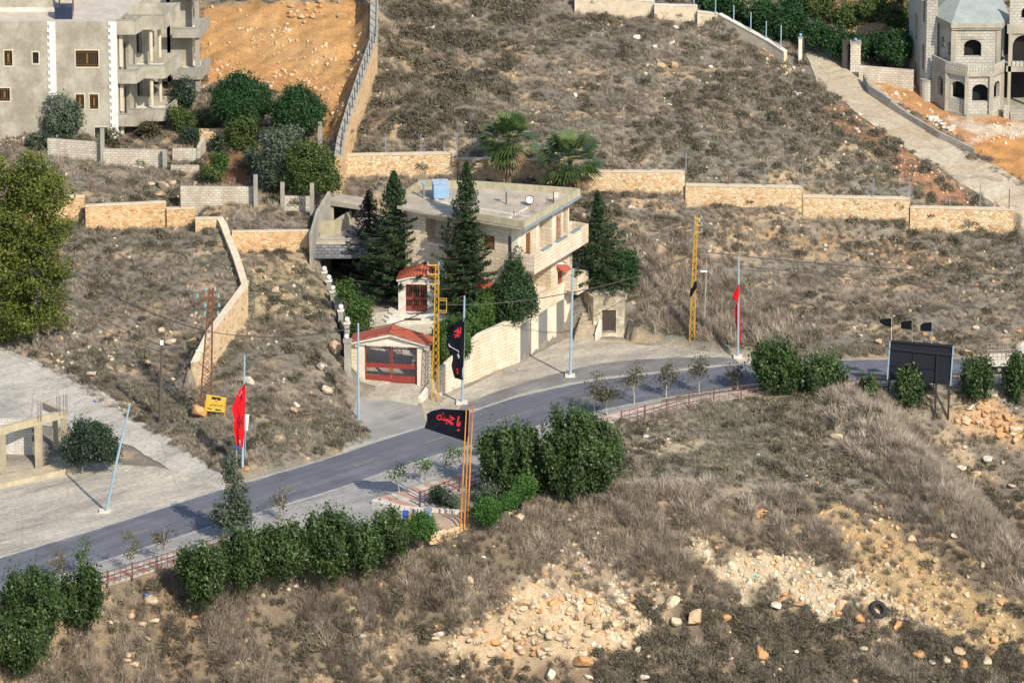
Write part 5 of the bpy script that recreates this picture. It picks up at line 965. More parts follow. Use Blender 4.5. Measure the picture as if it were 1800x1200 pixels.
tree('umbrella_pine', 'larger of the two dark round pines beside the orange dirt bank', 'tree', W(425, 246, 10.6), rp(423, 173, 54, 42), 'pine', 1.0, .2, .22, .2, seed=2, group='round pines by the dirt bank')
tree('umbrella_pine', 'smaller dark round pine next to the uphill stone wall', 'tree', W(530, 264, 10.4), rp(525, 193, 47, 42), 'pine', 1.0, .2, .22, .2, seed=3, group='round pines by the dirt bank')
tree('olive_tree', 'grey green olive tree at the foot of the red garden', 'tree', W(487, 338, 9.3), [(492,252,30,26),(478,285,26,28),(505,275,26,26),(482,312,26,20),(502,305,22,20),(515,238,14,12)], 'olive', .8, .2, .24, .13, seed=4)
tree('garden_tree', 'loose green tree with pale bent trunk behind the short block wall', 'tree', W(520, 348, 9.4), [(535,280,30,26),(560,300,28,26),(575,315,18,18),(528,310,26,22),(553,272,22,16),(545,322,30,14)], 'green', .6, .2, .28, .14, MAT_BARKG, seed=5)
tree('garden_tree', 'small bright green fruit tree in the red garden', 'tree', W(427, 262, 10.4), [(425,225,26,22),(415,238,18,14),(438,215,14,14),(425,248,22,8)], 'green', .7, .2, .22, .09, seed=6)
for i, (x, y, rx, ry, bx, by, z, lf, lab) in enumerate(((385,282,12,16,385,300,10.0,'thuja','young leafy fruit tree by the block stair wall'),(383,255,12,12,383,268,10.3,'dkol','dark rounded shrub at the upper left of the red garden'),(335,240,14,13,335,254,10.4,'dkol','dark shrub by the apartment terrace'),(372,305,18,12,372,318,9.6,'green','low weedy shrub at the bottom of the red garden'),(443,275,10,14,443,300,9.7,'olive','slim grey sapling in the middle of the red garden'),(440,260,16,6,440,268,10.2,'green','low green plants under the larger round pine'),(585,320,10,14,585,336,9.5,'green','green shrub beside the annexe wall'),(322,165,18,26,325,205,10.8,'dkol','dark leafy tree behind the lower balcony'),(350,212,40,12,350,226,10.9,'green','sprawling green vine bed right of the apartment block'),(312,205,14,20,312,228,10.8,'green','green bush under the apartment balconies'),(262,228,18,10,262,243,10.4,'scrub','dry tangled plants under the lowest balcony'))):
    tree('garden_shrub', lab, 'shrub', W(bx, by, z), [(x, y, rx, ry), (x+rx*.4, y+ry*.3, rx*.6, ry*.6, -.3), (x-rx*.4, y-ry*.2, rx*.5, ry*.6, .2)], lf, .6, .2, .2, .05, seed=20+i, limbs=False, lbl='foliage')
tree('dark_cypress', 'dark spiky cypress standing against the left of the apartment block', 'tree', W(28, 207, 11.0), [(28,140,9,22),(24,170,18,26),(35,190,20,20),(12,190,16,18)], 'dkol', .8, .2, .22, .12, seed=40, up=1.5, csq=(.7, .7, 1.6))
tree('dark_cypress', 'second dark spiky tree just left of the first white quoin', 'tree', W(62, 207, 11.0), [(52,165,12,24),(72,160,10,24),(60,190,24,18)], 'dkol', .7, .2, .22, .12, seed=41, up=1.5, csq=(.7, .7, 1.6))
tree('oleander_bush', 'loose grey green bush in front of the first white quoin', 'shrub', W(110, 243, 10.5), [(105,190,22,20),(125,205,18,24),(92,215,16,20),(112,225,24,18)], 'olive', .55, .22, .26, .08, seed=42)
tree('garden_shrub', 'dark bush below the white block wall on the dry slope', 'shrub', W(68, 262, 10.2), [(68,250,22,12)], 'dkol', .7, .2, .2, .05, seed=43, limbs=False, lbl='foliage')
tree('garden_shrub', 'yellowish bush beside the small basement window', 'shrub', W(195, 258, 10.2), [(197,245,13,16)], 'scrub', .7, .2, .2, .05, seed=44, limbs=False, lbl='foliage')
# layered conifers
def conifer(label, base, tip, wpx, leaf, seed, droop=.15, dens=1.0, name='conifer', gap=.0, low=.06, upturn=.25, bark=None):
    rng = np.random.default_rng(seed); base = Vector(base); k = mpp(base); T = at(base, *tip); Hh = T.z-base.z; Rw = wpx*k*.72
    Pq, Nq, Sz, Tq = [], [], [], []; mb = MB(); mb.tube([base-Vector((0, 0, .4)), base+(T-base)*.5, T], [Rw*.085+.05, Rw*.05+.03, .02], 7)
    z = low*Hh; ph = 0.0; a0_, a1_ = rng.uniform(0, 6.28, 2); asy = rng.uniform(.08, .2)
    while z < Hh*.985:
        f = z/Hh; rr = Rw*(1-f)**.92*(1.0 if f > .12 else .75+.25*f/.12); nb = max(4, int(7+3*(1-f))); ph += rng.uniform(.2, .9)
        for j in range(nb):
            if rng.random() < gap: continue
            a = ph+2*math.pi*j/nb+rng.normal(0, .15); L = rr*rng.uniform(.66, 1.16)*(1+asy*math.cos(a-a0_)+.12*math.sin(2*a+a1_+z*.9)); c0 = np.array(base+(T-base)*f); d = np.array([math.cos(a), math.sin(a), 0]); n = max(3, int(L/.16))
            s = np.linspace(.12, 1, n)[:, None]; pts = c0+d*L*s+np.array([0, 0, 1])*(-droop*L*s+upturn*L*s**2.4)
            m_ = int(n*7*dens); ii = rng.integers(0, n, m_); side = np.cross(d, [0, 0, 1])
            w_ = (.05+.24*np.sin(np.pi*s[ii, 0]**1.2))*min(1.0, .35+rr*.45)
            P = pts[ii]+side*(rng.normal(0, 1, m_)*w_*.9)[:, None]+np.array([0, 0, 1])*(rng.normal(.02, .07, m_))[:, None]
            Pq.append(P); Nq.append(rng.normal(0, .55, (m_, 3))+np.array([0, 0, .9])); Tq.append(np.full(m_, rng.random()*.5)+.5*rng.random(m_)*s[ii, 0]); Sz.append(np.full(m_, .27))  # tint grows lighter towards branch tips, painting green highlights on the needles
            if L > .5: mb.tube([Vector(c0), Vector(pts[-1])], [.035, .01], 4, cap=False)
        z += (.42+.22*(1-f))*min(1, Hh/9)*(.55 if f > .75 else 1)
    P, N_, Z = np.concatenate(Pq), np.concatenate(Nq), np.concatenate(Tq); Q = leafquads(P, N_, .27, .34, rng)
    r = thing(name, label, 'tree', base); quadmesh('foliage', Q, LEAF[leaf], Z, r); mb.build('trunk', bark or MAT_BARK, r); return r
conifer('dark layered conifer with narrow tip at the left front of the stone house', W(690, 528, 3.55), (692, 300), 128, 'conif', 51, dens=1.9, upturn=.35)
conifer('tall layered conifer covering the middle of the stone house front', W(823, 560, 3.45), (820, 284), 108, 'conif', 52, dens=1.9, upturn=.35)
conifer('blackish half dead conifer behind the left layered one', W(650, 500, 3.6), (648, 335), 112, 'dead', 53, .1, 1.1, gap=.12, upturn=.3)
conifer('broad dark cedar standing behind the outdoor stair', W(1060, 500, 3.8), (1050, 338), 104, 'conif', 54, .22, 1.4, 'cedar_tree', upturn=.12)
tree('garden_shrub', 'dark round bush at the right of the cedar', 'shrub', W(1098, 510, 3.1), [(1096,468,24,26),(1085,490,22,16),(1104,488,14,14)], 'pine', 1.0, .2, .2, .1, seed=55)
tree('cypress_bush', 'dense pointed cypress bush at the near corner of the stone house', 'tree', W(905, 562, 3.7), [(908,462,10,18),(907,485,19,24),(903,515,29,30),(912,535,30,26),(893,540,24,22),(915,512,24,24)], 'conif', 1.0, .2, .22, .14, seed=56, up=1.2, csq=(.8, .8, 1.5))
for i, (x, y, rx, ry, by, z, lab) in enumerate(((772,605,15,38,642,1.9,'tall dark green thuja beside the yellow pylon behind the garden wall'),(793,580,16,20,612,2.5,'yellow green thuja behind the hanging black flag'),(812,592,16,34,622,2.6,'thuja clump right behind the black flag pole'),(832,562,18,26,592,3.0,'rounded thuja over the middle of the garden wall'),(852,545,18,26,580,3.2,'rounded thuja second from the cypress bush'),(876,538,18,22,566,3.4,'rounded thuja next to the cypress bush'))):
    tree('thuja_bush', lab, 'shrub', W(x, by, z), [(x, y, rx*.8, ry*.95), (x+1, y+ry*.4, rx*.78, ry*.6, -.3), (x-1, y-ry*.4, rx*.55, ry*.5)], 'thuja', 1.0, .18, .18, .08, seed=60+i, up=1.5, group='thuja hedge along the garden wall', csq=(.8, .8, 1.4))
tree('climbing_shrub', 'bright green leggy shrub growing along the globe lamp wall', 'shrub', W(618, 590, 2.8), [(606,510,12,18),(618,535,16,22),(630,560,18,20),(645,540,10,14),(622,575,18,14),(640,572,12,10)], 'thuja', .6, .2, .24, .06, seed=67)
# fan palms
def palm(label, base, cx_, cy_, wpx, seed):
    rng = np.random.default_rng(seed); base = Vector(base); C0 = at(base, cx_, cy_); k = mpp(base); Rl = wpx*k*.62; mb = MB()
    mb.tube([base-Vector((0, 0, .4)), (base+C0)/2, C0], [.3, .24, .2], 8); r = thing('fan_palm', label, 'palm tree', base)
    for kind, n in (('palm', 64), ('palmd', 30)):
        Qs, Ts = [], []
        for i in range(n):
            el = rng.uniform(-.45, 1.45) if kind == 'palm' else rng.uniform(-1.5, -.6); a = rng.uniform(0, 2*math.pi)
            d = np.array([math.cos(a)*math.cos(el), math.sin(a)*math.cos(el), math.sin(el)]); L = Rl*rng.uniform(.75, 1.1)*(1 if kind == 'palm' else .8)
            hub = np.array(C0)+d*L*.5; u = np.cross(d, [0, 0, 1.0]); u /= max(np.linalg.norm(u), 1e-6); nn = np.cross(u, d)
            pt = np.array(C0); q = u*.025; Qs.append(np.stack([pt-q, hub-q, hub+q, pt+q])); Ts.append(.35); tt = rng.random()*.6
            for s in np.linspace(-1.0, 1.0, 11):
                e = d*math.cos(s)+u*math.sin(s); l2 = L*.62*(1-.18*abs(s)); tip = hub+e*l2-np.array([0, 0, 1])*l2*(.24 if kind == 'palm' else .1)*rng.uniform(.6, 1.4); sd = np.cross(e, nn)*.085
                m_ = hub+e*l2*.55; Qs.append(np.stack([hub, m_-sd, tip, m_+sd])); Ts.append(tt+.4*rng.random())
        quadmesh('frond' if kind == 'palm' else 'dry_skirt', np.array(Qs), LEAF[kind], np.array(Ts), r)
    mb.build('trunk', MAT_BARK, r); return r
palm('taller fan palm on the left behind the stone house', W(893, 345, 7.9), 894, 250, 100, 71)
palm('fan palm on the right behind the roof corner of the stone house', W(1002, 358, 7.6), 1002, 287, 108, 72)
# carob trees along the road
def carob(label, base, lobes, seed, grp='dark carob trees along the near edge of the road'):
    return tree('carob_tree', label, 'tree', base, lobes, 'hedge', .62, .25, .27, .14, seed=seed, up=1.6, group=grp, asp=.6, csq=(.7, .7, 1.75), shell=.62, nleaf=64)
def blob(x, y, rx, ry, rng_): 
    return [(x, y, rx*.72, ry*.74)]+[(x+rx*.55*math.cos(a), y+ry*.52*math.sin(a), rx*rng_.uniform(.34, .5), ry*rng_.uniform(.34, .5), rng_.uniform(-1, 1)) for a in [i*.9+rng_.uniform(0, .4) for i in range(7)]]
rr_ = random.Random(5)
carob('left one of the two big dark carob trees right of the orange poles', W(905, 868, -.1), blob(900, 808, 66, 62, rr_), 81)
carob('largest dark carob tree, right of the orange poles', W(1030, 872, 0), blob(1022, 800, 78, 74, rr_)+[(1005, 755, 40, 36)], 82)
carob('small dark carob filling the gap under the two big ones', W(965, 866, -.1), blob(960, 838, 44, 36, rr_), 83)
for i, (x, y, rx, ry, by, z, l) in enumerate(((357,1003,58,46,1045,-1.0,'carob at the left end of the long roadside hedge'),(428,975,46,46,1022,-.8,'second carob from the left in the roadside hedge'),(498,965,54,52,1020,-.9,'middle carob of the roadside hedge'),(577,948,62,62,1008,-1.1,'tallest carob of the roadside hedge'),(640,960,34,44,1003,-1.1,'narrow carob inside the roadside hedge'),(678,938,44,42,982,-1.0,'carob at the right end of the roadside hedge'))):
    carob('dark green '+l, W(x, by, z), blob(x+rr_.uniform(-3, 3), y+3, rx*.86, ry*rr_.uniform(.86, 1.0), rr_), 84+i)
for i, (x, y, rx, ry, by, z, l) in enumerate(((55,1062,62,58,1120,-1.6,'big carob at the lower left corner'),(142,1045,46,46,1092,-1.5,'carob right of the lower left corner one'),(28,1128,58,48,1180,-3.4,'lowest carob at the bottom left edge'))):
    carob('dark green '+l, W(x, by, z), blob(x, y, rx, ry, rr_), 91+i)
for i, (x, y, rx, ry, by, z, l) in enumerate(((1365,648,50,46,692,0.0,'big carob beside the road at right'),(1432,664,40,32,694,-.1,'low carob right of the big roadside one'),(1466,658,22,28,688,0,'upright carob left of the billboard'),(1600,677,27,24,703,-.5,'small carob before the dark billboard'),(1527,683,18,16,699,-.4,'smallest carob left of the billboard posts'),(1718,663,30,34,698,-.5,'small carob right of the billboard'),(1787,663,26,34,698,-.6,'small carob at the right edge by the truck'))):
    carob('green '+l, W(x, by, z), blob(x, y, rx, ry, rr_), 95+i, 'young carobs beside the road at right')
for i, (x, y, rx, ry, bx, by, z, l) in enumerate(((741,925,25,23,741,956,-.6,'clipped round tree behind the roadside hedge end'),(857,896,23,25,855,935,-.5,'clipped round tree right of the orange poles'),(895,879,17,15,893,922,-.4,'smaller clipped round tree on a thin trunk'),(921,858,21,18,916,905,-.3,'clipped round tree closest to the big carobs'))):
    tree('clipped_tree', 'bright green '+l, 'tree', W(bx, by, z), [(x, y, rx*.9, ry*.9), (x-rx*.3, y+ry*.25, rx*.6, ry*.6, -.3), (x+rx*.3, y-ry*.2, rx*.6, ry*.6, -.2)], 'trim', 1.0, .17, .16, .06, MAT_BARKG, seed=105+i, group='clipped round trees by the orange poles')
tree('garden_shrub', 'small dark shrub inside the railing corner', 'shrub', W(775, 884, .1), [(774,868,15,13),(782,875,10,8)], 'dkol', .7, .18, .2, .05, seed=110, lbl='foliage'); tree('garden_shrub', 'thin grey shrub behind the orange poles', 'shrub', W(797, 890, .1), [(797,880,9,11)], 'olive', .5, .16, .2, .04, seed=111, lbl='foliage')
tree('garden_shrub', 'spiky pale palm like shrub beside the railing end', 'shrub', W(862, 880, 0), [(858,862,14,18),(872,868,12,14),(846,872,12,10)], 'olive', .6, .3, .22, .05, seed=112, asp=.25, up=1.5, lbl='foliage')
tree('eucalyptus_tree', 'slender grey green tree leaning beside the road in front of the red flag', 'tree', W(424, 946, 0), [(404,815,12,14),(408,838,14,14),(414,862,16,16),(400,885,18,14),(392,908,22,14),(420,890,18,14),(432,905,13,20),(410,915,18,10)], 'euc', .5, .24, .24, .08, MAT_BARKG, seed=113)
tree('olive_tree', 'dark round olive tree beside the raw concrete frame', 'tree', W(143, 829, .2), [(157,782,34,26),(130,790,22,22),(185,790,22,20),(150,758,26,16),(172,765,22,16),(195,800,13,10),(140,800,22,12)], 'dkol', .75, .2, .24, .08, MAT_BARKG, seed=114)
# dark pines at the upper right
PN = [(1205,22,34,26),(1262,42,34,28),(1315,52,34,30),(1352,62,36,34),(1345,20,36,22),(1392,42,32,28),(1432,62,28,26),(1468,72,28,26),(1500,84,26,24),(1538,78,20,22),(1572,84,36,34),(1440,8,34,22),(1490,28,32,24),(1535,14,36,26),(1580,24,32,30),(1400,4,30,20),(1250,4,30,18),(1290,14,26,20),(1610,60,24,30)]
for i, (x, y, rx, ry) in enumerate(PN):
    wy = 22+(x-1226)*.46; b_ = G(x, wy-12 if x < 1385 else y+ry*1.25); tree('pine_tree', 'dense dark pine in the grove above the track', 'tree', b_, [(x, y-3, rx*.72, ry*.75), (x-rx*.4, y+ry*.12, rx*.48, ry*.5, -.4), (x+rx*.4, y, rx*.48, ry*.5, .3), (x, y+ry*.35, rx*.5, ry*.35, -.5)], 'pine' if i not in (11, 12, 13, 14) else 'green', .7, .24, .26, .12, seed=120+i, group='dark pine grove above the track')
# young street trees
SAP = [(103,1016,992,968,'autumn'),(150,1010,975,950,'thuja'),(226,1004,968,945,'autumn'),(291,985,942,925,'autumn'),(497,912,880,868,'autumn'),(698,878,836,822,'thuja'),(742,846,822,808,'thuja'),(795,825,800,790,'thuja'),(845,800,790,770,'thuja'),(1046,724,690,665,'scrub'),(1068,728,700,680,'scrub'),(1115,708,670,648,'scrub'),(1171,697,668,648,'scrub'),(1229,690,650,632,'scrub'),(1297,683,660,640,'scrub')]
SL = ['leaning brown leaved young tree at the lower left corner','bright green slim young tree left of the roadside hedge','brown leaved young tree on a leaning stem before the railing','brown leaved young tree with a white painted stem near the hedge','bare topped young tree left of the driveway across the road','green topped young tree on the striped pavement corner','green topped young tree by the parking bay','green topped young tree left of the orange poles','faint green young tree beside the big carob','wider olive leaved young tree at the pavement bend','short olive leaved young tree beside the wider one','olive leaved young tree across from the lamp post','thin young tree second left of the big right carob','tall sparse young tree left of the big right carob','sparse young tree touching the big right carob']
for i, (x, by, cy, ty, lf) in enumerate(SAP):
    b_ = W(x, by, .12); s_ = 1.0 if i < 9 else 1.35; rng = random.Random(i); lx_ = x+rng.uniform(-3, 5)
    tree('young_tree', SL[i], 'tree', b_, [(lx_-6*s_, cy, 9*s_, 10*s_), (lx_+6*s_, cy-6*s_, 9*s_, 10*s_), (lx_, ty, 6*s_, 8*s_)], lf, .15, .19, .26, .05, M('white_stem' , (.5, .46, .38), (.3, .27, .2), 3) if i == 0 else bpy.data.materials['white_stem'], seed=150+i, group='young trees along the pavement')
# ------------------------------------------------------------------ poles, pylons, flags, wires
MAT_POLE = M('pale_blue_pole', (0.32, 0.44, 0.53), (0.25, 0.35, 0.42), 1.0, .5, stretch=(1, 1, .3)); MAT_YPYL = M('yellow_pylon_paint', (0.60, 0.36, 0.03), (0.45, 0.24, 0.03), 2.0, .6)
MAT_ORP = M('orange_pole_paint', (0.55, 0.24, 0.045), (0.28, 0.10, 0.03), 1.3, .6, stretch=(1, 1, .5), lo=.3, hi=.55); MAT_WOODP = M('dark_wood_pole', (0.12, 0.09, 0.07), (0.07, 0.055, 0.045), 3, stretch=(1, 1, .2))
MAT_BLKF = M('black_cloth', (0.009, 0.011, 0.017), (0.005, 0.006, 0.010), 2, .95, spec=.08); MAT_REDF = M('red_cloth', (0.62, 0.012, 0.020), (0.50, 0.008, 0.015), 2, .85, fine=.1, spec=.15)
MAT_INKR = M('red_ink', (0.60, 0.015, 0.03), None, 3, .8); MAT_INKW = M('white_ink', (0.6, 0.62, 0.66), None, 3, .8); MAT_INKB = M('black_ink', (0.02, 0.012, 0.012), None, 3, .8)
def pole(name, label, cat, top, bot, r, mat, z=None, foot=None, group=None, dy=0.0):
    b_ = W(*bot, z) if z is not None else G(*bot); t_ = PV(*top, b_.y+dy); r_ = thing(name, label, cat, b_, 0, group)
    MB().tube([b_-Vector((0, 0, .4)), b_+(t_-b_)*.5, t_], [r, r*.85, r*.65], 8).build('shaft', mat, r_, smooth=True)
    if foot: MB().ab(b_.x-foot, b_.x+foot, b_.y-foot*.8, b_.y+foot*.8, b_.z-.4, b_.z+.14).build('footing', MAT_WTRIM, r_)
    return r_, b_, t_
pole('steel_pole', 'bare pale blue pole standing left of the red gate', 'pole', (629.7, 568), (629.7, 738), .11, MAT_POLE)
pole('steel_pole', 'leaning pale blue pole on the concrete yard', 'pole', (228.5, 709), (184.5, 899), .12, MAT_POLE, 0.03, .42)
p2, b2_, t2_ = pole('flag_pole', 'pale blue pole carrying the long black flag by the garden wall', 'flag pole', (816.5, 520), (812, 708), .12, MAT_POLE, 0.05, .45)
p1, b1_, t1_ = pole('flag_pole', 'pale blue grey pole carrying the left red flag', 'flag pole', (430, 625), (426, 824), .11, MAT_POLE)
p3, b3_, t3_ = pole('flag_pole', 'slim pale pole carrying the right red flag', 'flag pole', (1298.5, 449), (1297, 627), .10, MAT_POLE, 0.1, .35)
lp, lb_, lt_ = pole('street_lamp', 'tall pale blue street lamp before the garage shutters', 'street lamp', (1007, 472), (1002, 661), .12, MAT_POLE, 0.05, .4)
e_ = PV(990, 463, lb_.y-.3); MB().tube([lt_-Vector((0, 0, .1)), lt_+(e_-lt_)*.5+Vector((0, 0, .1)), e_], .05, 6).build('arm', MAT_POLE, lp); MB().ball(e_-Vector((.2, 0, .02)), .16, 8, sq=(2.0, 1, .6)).build('lamp_head', MAT_WTRIM, lp)
wp, wb_, wt_ = pole('street_lamp', 'thin grey lamp post with white head beside the right yellow pylon', 'street lamp', (1242, 457), (1237, 588), .10, M('grey_post', (.30, .28, .25), (.2, .19, .17), 2))
e_ = PV(1240, 477, wb_.y-.4); MB().tube([wt_-Vector((0, 0, 1.0)), PV(1226, 486, wb_.y)], .03, 5).build('arm', MAT_IRON, wp); MB().ball(e_-Vector((.15, 0, 0)), .17, 8, sq=(2.0, 1, .5)).build('lamp_head', MAT_GLASSW, wp)
dp_, db_, dt_ = pole('utility_pole', 'dark wooden utility pole with a white meter box left of the rusty pylon', 'pole', (285, 594), (281, 744), .15, MAT_WOODP)
c_ = PV(284.5, 602, db_.y-.2); MB().box(c_, (.13, 0, 0), (0, .08, 0), (0, 0, .18)).build('meter_box', MAT_GLASSW, dp_)
# three orange poles
OP = []
for tx, ty, bx, by, l in ((819.5, 722, 809.5, 923, 'left'), (825, 718, 816, 921, 'middle'), (831.5, 713, 821.5, 919, 'right')):
    OP.append(pole('flag_pole', l+' one of the three rust streaked orange poles', 'flag pole', (tx, ty), (bx, by), .072, MAT_ORP, 0.06, None, 'three orange poles'))
def cloth(name, label, Lpts, Rpts, y, mat, amp=.12, seed=0, rows=22, cols=12, strokes=(), base=None, k=2.2, group=None):
    """cloth between a left and a right edge (photo pixels, top to bottom), hanging in the plane y, with folds"""
    def rs(P, n):
        P = np.array(P, float); d = np.concatenate([[0], np.cumsum(np.hypot(*np.diff(P, axis=0).T))]); s = np.linspace(0, d[-1], n); return np.stack([np.interp(s, d, P[:, 0]), np.interp(s, d, P[:, 1])], 1)
    L, Rr = rs(Lpts, rows), rs(Rpts, rows)
    def S(u, v, off=0.0):
        i = min(max(v, 0), 1)*(rows-1); a = int(i); b_ = min(a+1, rows-1); f = i-a; l = L[a]*(1-f)+L[b_]*f; r = Rr[a]*(1-f)+Rr[b_]*f; q = l*(1-u)+r*u
        dyy = amp*math.sin(k*math.pi*u*1.3+v*3.1+seed)*(1-u*.75)+amp*.5*math.sin(5*u+7*v+seed*2)*(1-u*.6)
        return PV(q[0], q[1], y+dyy-off)
    mb = MB(); g = [[S(j/cols, i/(rows-1)) for j in range(cols+1)] for i in range(rows)]
    for i in range(rows-1):
        for j in range(cols): mb.poly([g[i][j], g[i+1][j], g[i+1][j+1], g[i][j+1]])
    r = thing(name, label, 'flag', base or g[0][-1], 0, group); mb.build('cloth', mat, r, smooth=True)
    for ink, w_, pl in strokes:
        mb = MB()
        for P in pl:
            n = []
            for a, b_ in zip(P, P[1:]): n += [tuple(np.array(a)+(np.array(b_)-np.array(a))*i/4) for i in range(4)]
            n.append(P[-1]); q = [S(u, v, .035) for u, v in n]
            for a, b_ in zip(q, q[1:]):
                d = b_-a
                if d.length < 1e-5: continue
                s_ = Vector((-d.z, 0, d.x)).normalized()*w_*.5; d = d.normalized()*w_*.35; mb.poly([a-s_-d, b_-s_+d, b_+s_+d, a+s_-d])
        mb.build('lettering', ink, r)
    return r
# lettering: ya Husayn, right to left, drawn stroke by stroke (u across, v down)
YA = [[(.785,.45),(.78,.57),(.735,.59),(.728,.44),(.72,.28)],[(.765,.70),(.772,.715)],[(.74,.72),(.747,.735)]]
HU = [[(.62,.40),(.56,.36),(.52,.40)],[(.60,.42),(.54,.50),(.57,.60),(.62,.60)],[(.62,.55),(.52,.56),(.49,.48),(.47,.55),(.45,.48),(.43,.55),(.40,.50)],[(.40,.55),(.34,.52),(.31,.44),(.27,.40),(.23,.46),(.25,.56),(.31,.58),(.35,.52)],[(.38,.42),(.395,.43)],[(.30,.32),(.315,.33)],[(.51,.34),(.49,.31)],[(.46,.62),(.475,.63)]]
cloth('flag', 'black flag with red lettering flying from the orange poles', [(776,718),(758,722),(750,728),(751,737),(746,752)], [(825,721),(824,740),(823,777)], OP[1][1].y-.05, MAT_BLKF, .14, 1, strokes=[(MAT_INKR, .105, YA+HU)])
_f = None
cloth('flag', 'long black flag with red and white emblem hanging by the garden wall', [(816,559),(801,567),(785,597),(786,611),(797,627),(793,643),(799,664)], [(817.3,558),(816,610),(814,668)], b2_.y-.13, MAT_BLKF, .10, 2,
      strokes=[(MAT_INKR, .09, [[(.25,.27),(.45,.22),(.6,.27)],[(.3,.31),(.5,.33),(.7,.29)],[(.4,.2),(.5,.29),(.42,.35)],[(.62,.18),(.68,.27)],[(.35,.24),(.62,.33)]]), (MAT_INKW, .05, [[(.10,.49),(.3,.515),(.62,.55)],[(.12,.47),(.16,.51)],[(.5,.62),(.55,.66),(.5,.68)],[(.58,.60),(.62,.66)],[(.6,.54),(.66,.57)]]), (MAT_INKR, .07, [[(.4,.86),(.5,.84),(.52,.89),(.45,.92),(.38,.90)]])])
cloth('flag', 'torn black strip of cloth caught behind the long black flag', [(773,585),(772,586.5)], [(797,571),(798,577)], b2_.y+.3, MAT_BLKF, .05, 3, 6, 6)
cloth('flag', 'long red flag with black lettering hanging on the left pole', [(430.5,674),(418,690),(407,719),(412,736),(410,752),(414,772),(417,789)], [(431.5,674),(431,720),(430,760),(427,786)], b1_.y-.13, MAT_REDF, .09, 4,
      strokes=[(MAT_INKW, .045, [[(.35,.13),(.45,.15),(.42,.17)],[(.25,.19),(.36,.20)],[(.42,.90),(.5,.88),(.58,.91)],[(.46,.93),(.58,.94)]]), (MAT_INKB, .06, [[(.3,.54),(.36,.62),(.5,.60),(.6,.69)],[(.5,.52),(.7,.63),(.8,.60)],[(.75,.52),(.78,.55)],[(.5,.24),(.62,.22)],[(.55,.19),(.68,.27)]])])
cloth('flag', 'small red pennant at the top of the right red flag pole', [(1298,500),(1287,523),(1292,528)], [(1299.5,500),(1299.5,515),(1298,532)], b3_.y-.11, MAT_REDF, .07, 5, 10, 8)
cloth('flag', 'narrow red flag hanging down the right pole', [(1296,534),(1291,541),(1293,567),(1297,590),(1299,606)], [(1301,533),(1301.5,560),(1302,590),(1301.5,606)], b3_.y+.12, MAT_REDF, .05, 6)
# pylons
def pylon(label, top, bot, w0, w1, mat, arms, z=None, n=16, basket=None, ins=MAT_GREYB, lw=.06):
    b_ = W(*bot, z) if z is not None else G(*bot); t_ = PV(*top, b_.y); k = mpp(b_); r = thing('lattice_pylon', label, 'pylon', b_); hw0, hw1 = w0*k/2, w1*k/2
    def cr(f): c = b_+(t_-b_)*f; h = hw0*(1-f)+hw1*f; return [c+Vector((sx*h, sy*h, 0)) for sx, sy in ((-1, -1), (1, -1), (1, 1), (-1, 1))]
    for i in range(4):
        a, e = cr(0)[i]-Vector((0, 0, .4)), cr(1)[i]; MB().bar(a, e, lw).build('leg', mat, r)
    mb = MB(); fs = [1-(1-j/n)**1.0 for j in range(n+1)]
    for j in range(n):
        A1, B1 = cr(fs[j]), cr(fs[j+1])
        for i in range(4): mb.bar(A1[i], B1[(i+1) % 4], .032); mb.bar(A1[(i+1) % 4], B1[i], .032)
    mb.build('bracing', mat, r)
    for (y_, x0, x1) in arms:
        p, q = PV(x0, y_, b_.y-hw1), PV(x1, y_, b_.y-hw1); MB().bar(p, q, .1).build('crossarm', mat, r)
        for e in (p, q): MB().tube([e, e+Vector((0, 0, .28))], [.10, .07], 6).build('insulator', ins, r)
    if basket:
        mb = MB(); p = [PV(x, y, b_.y-.3) for x, y in basket]
        for a, e in zip(p, p[1:]+p[:1]): mb.bar(a, e, .05); mb.bar(a+Vector((0, .5, 0)), e+Vector((0, .5, 0)), .05); mb.bar(a, a+Vector((0, .5, 0)), .05)
        mb.build('bracket', mat, r)
    return r, b_, t_
MAT_INS = M('turquoise_glass', (0.20, 0.48, 0.52), (0.15, 0.36, 0.42), 3, .3)
y1_, yb1, yt1 = pylon('yellow lattice pylon standing in front of the garden wall', (768.5, 465), (765, 702), 13, 5.5, MAT_YPYL, [(466, 752, 771), (482, 752, 771), (499, 752, 771)], .1, 20, [(771, 528), (785, 528), (785, 549), (771, 549)])
y2_, yb2, yt2 = pylon('slender yellow lattice pylon on the dry hillside at right', (1224, 378), (1216, 597), 9, 4, MAT_YPYL, [(384, 1221, 1232), (396, 1222, 1233), (408, 1221, 1233)], None, 18)
y3_, yb3, yt3 = pylon('rusty brown lattice pylon with turquoise insulators at the end of the zigzag wall', (371, 507), (360, 728), 21, 6, MAT_RUST, [(511, 362, 378), (523, 347, 384), (539, 361, 385), (553, 360, 383)], None, 16, None, MAT_INS, .10)
p = PV(349, 616, yb3.y-.5); MB().tube([PV(362, 626, yb3.y), p], .03, 5).build('lamp_arm', MAT_GREYB, y3_); MB().ball(p, .16, 8, sq=(1.8, 1, .5)).build('lamp_head', MAT_GLASSW, y3_)
p = PV(1217, 510, yb2.y-.3); mb = MB(); mb.tube([PV(1223, 495, yb2.y-.3), PV(1222, 505, yb2.y-.35), p, PV(1214, 521, yb2.y-.3)], [.1, .16, .18, .08], 6); tag(mb.build('black_cloth', MAT_BLKF, base=p), 'crumpled black cloth tied round the right yellow pylon', 'cloth')
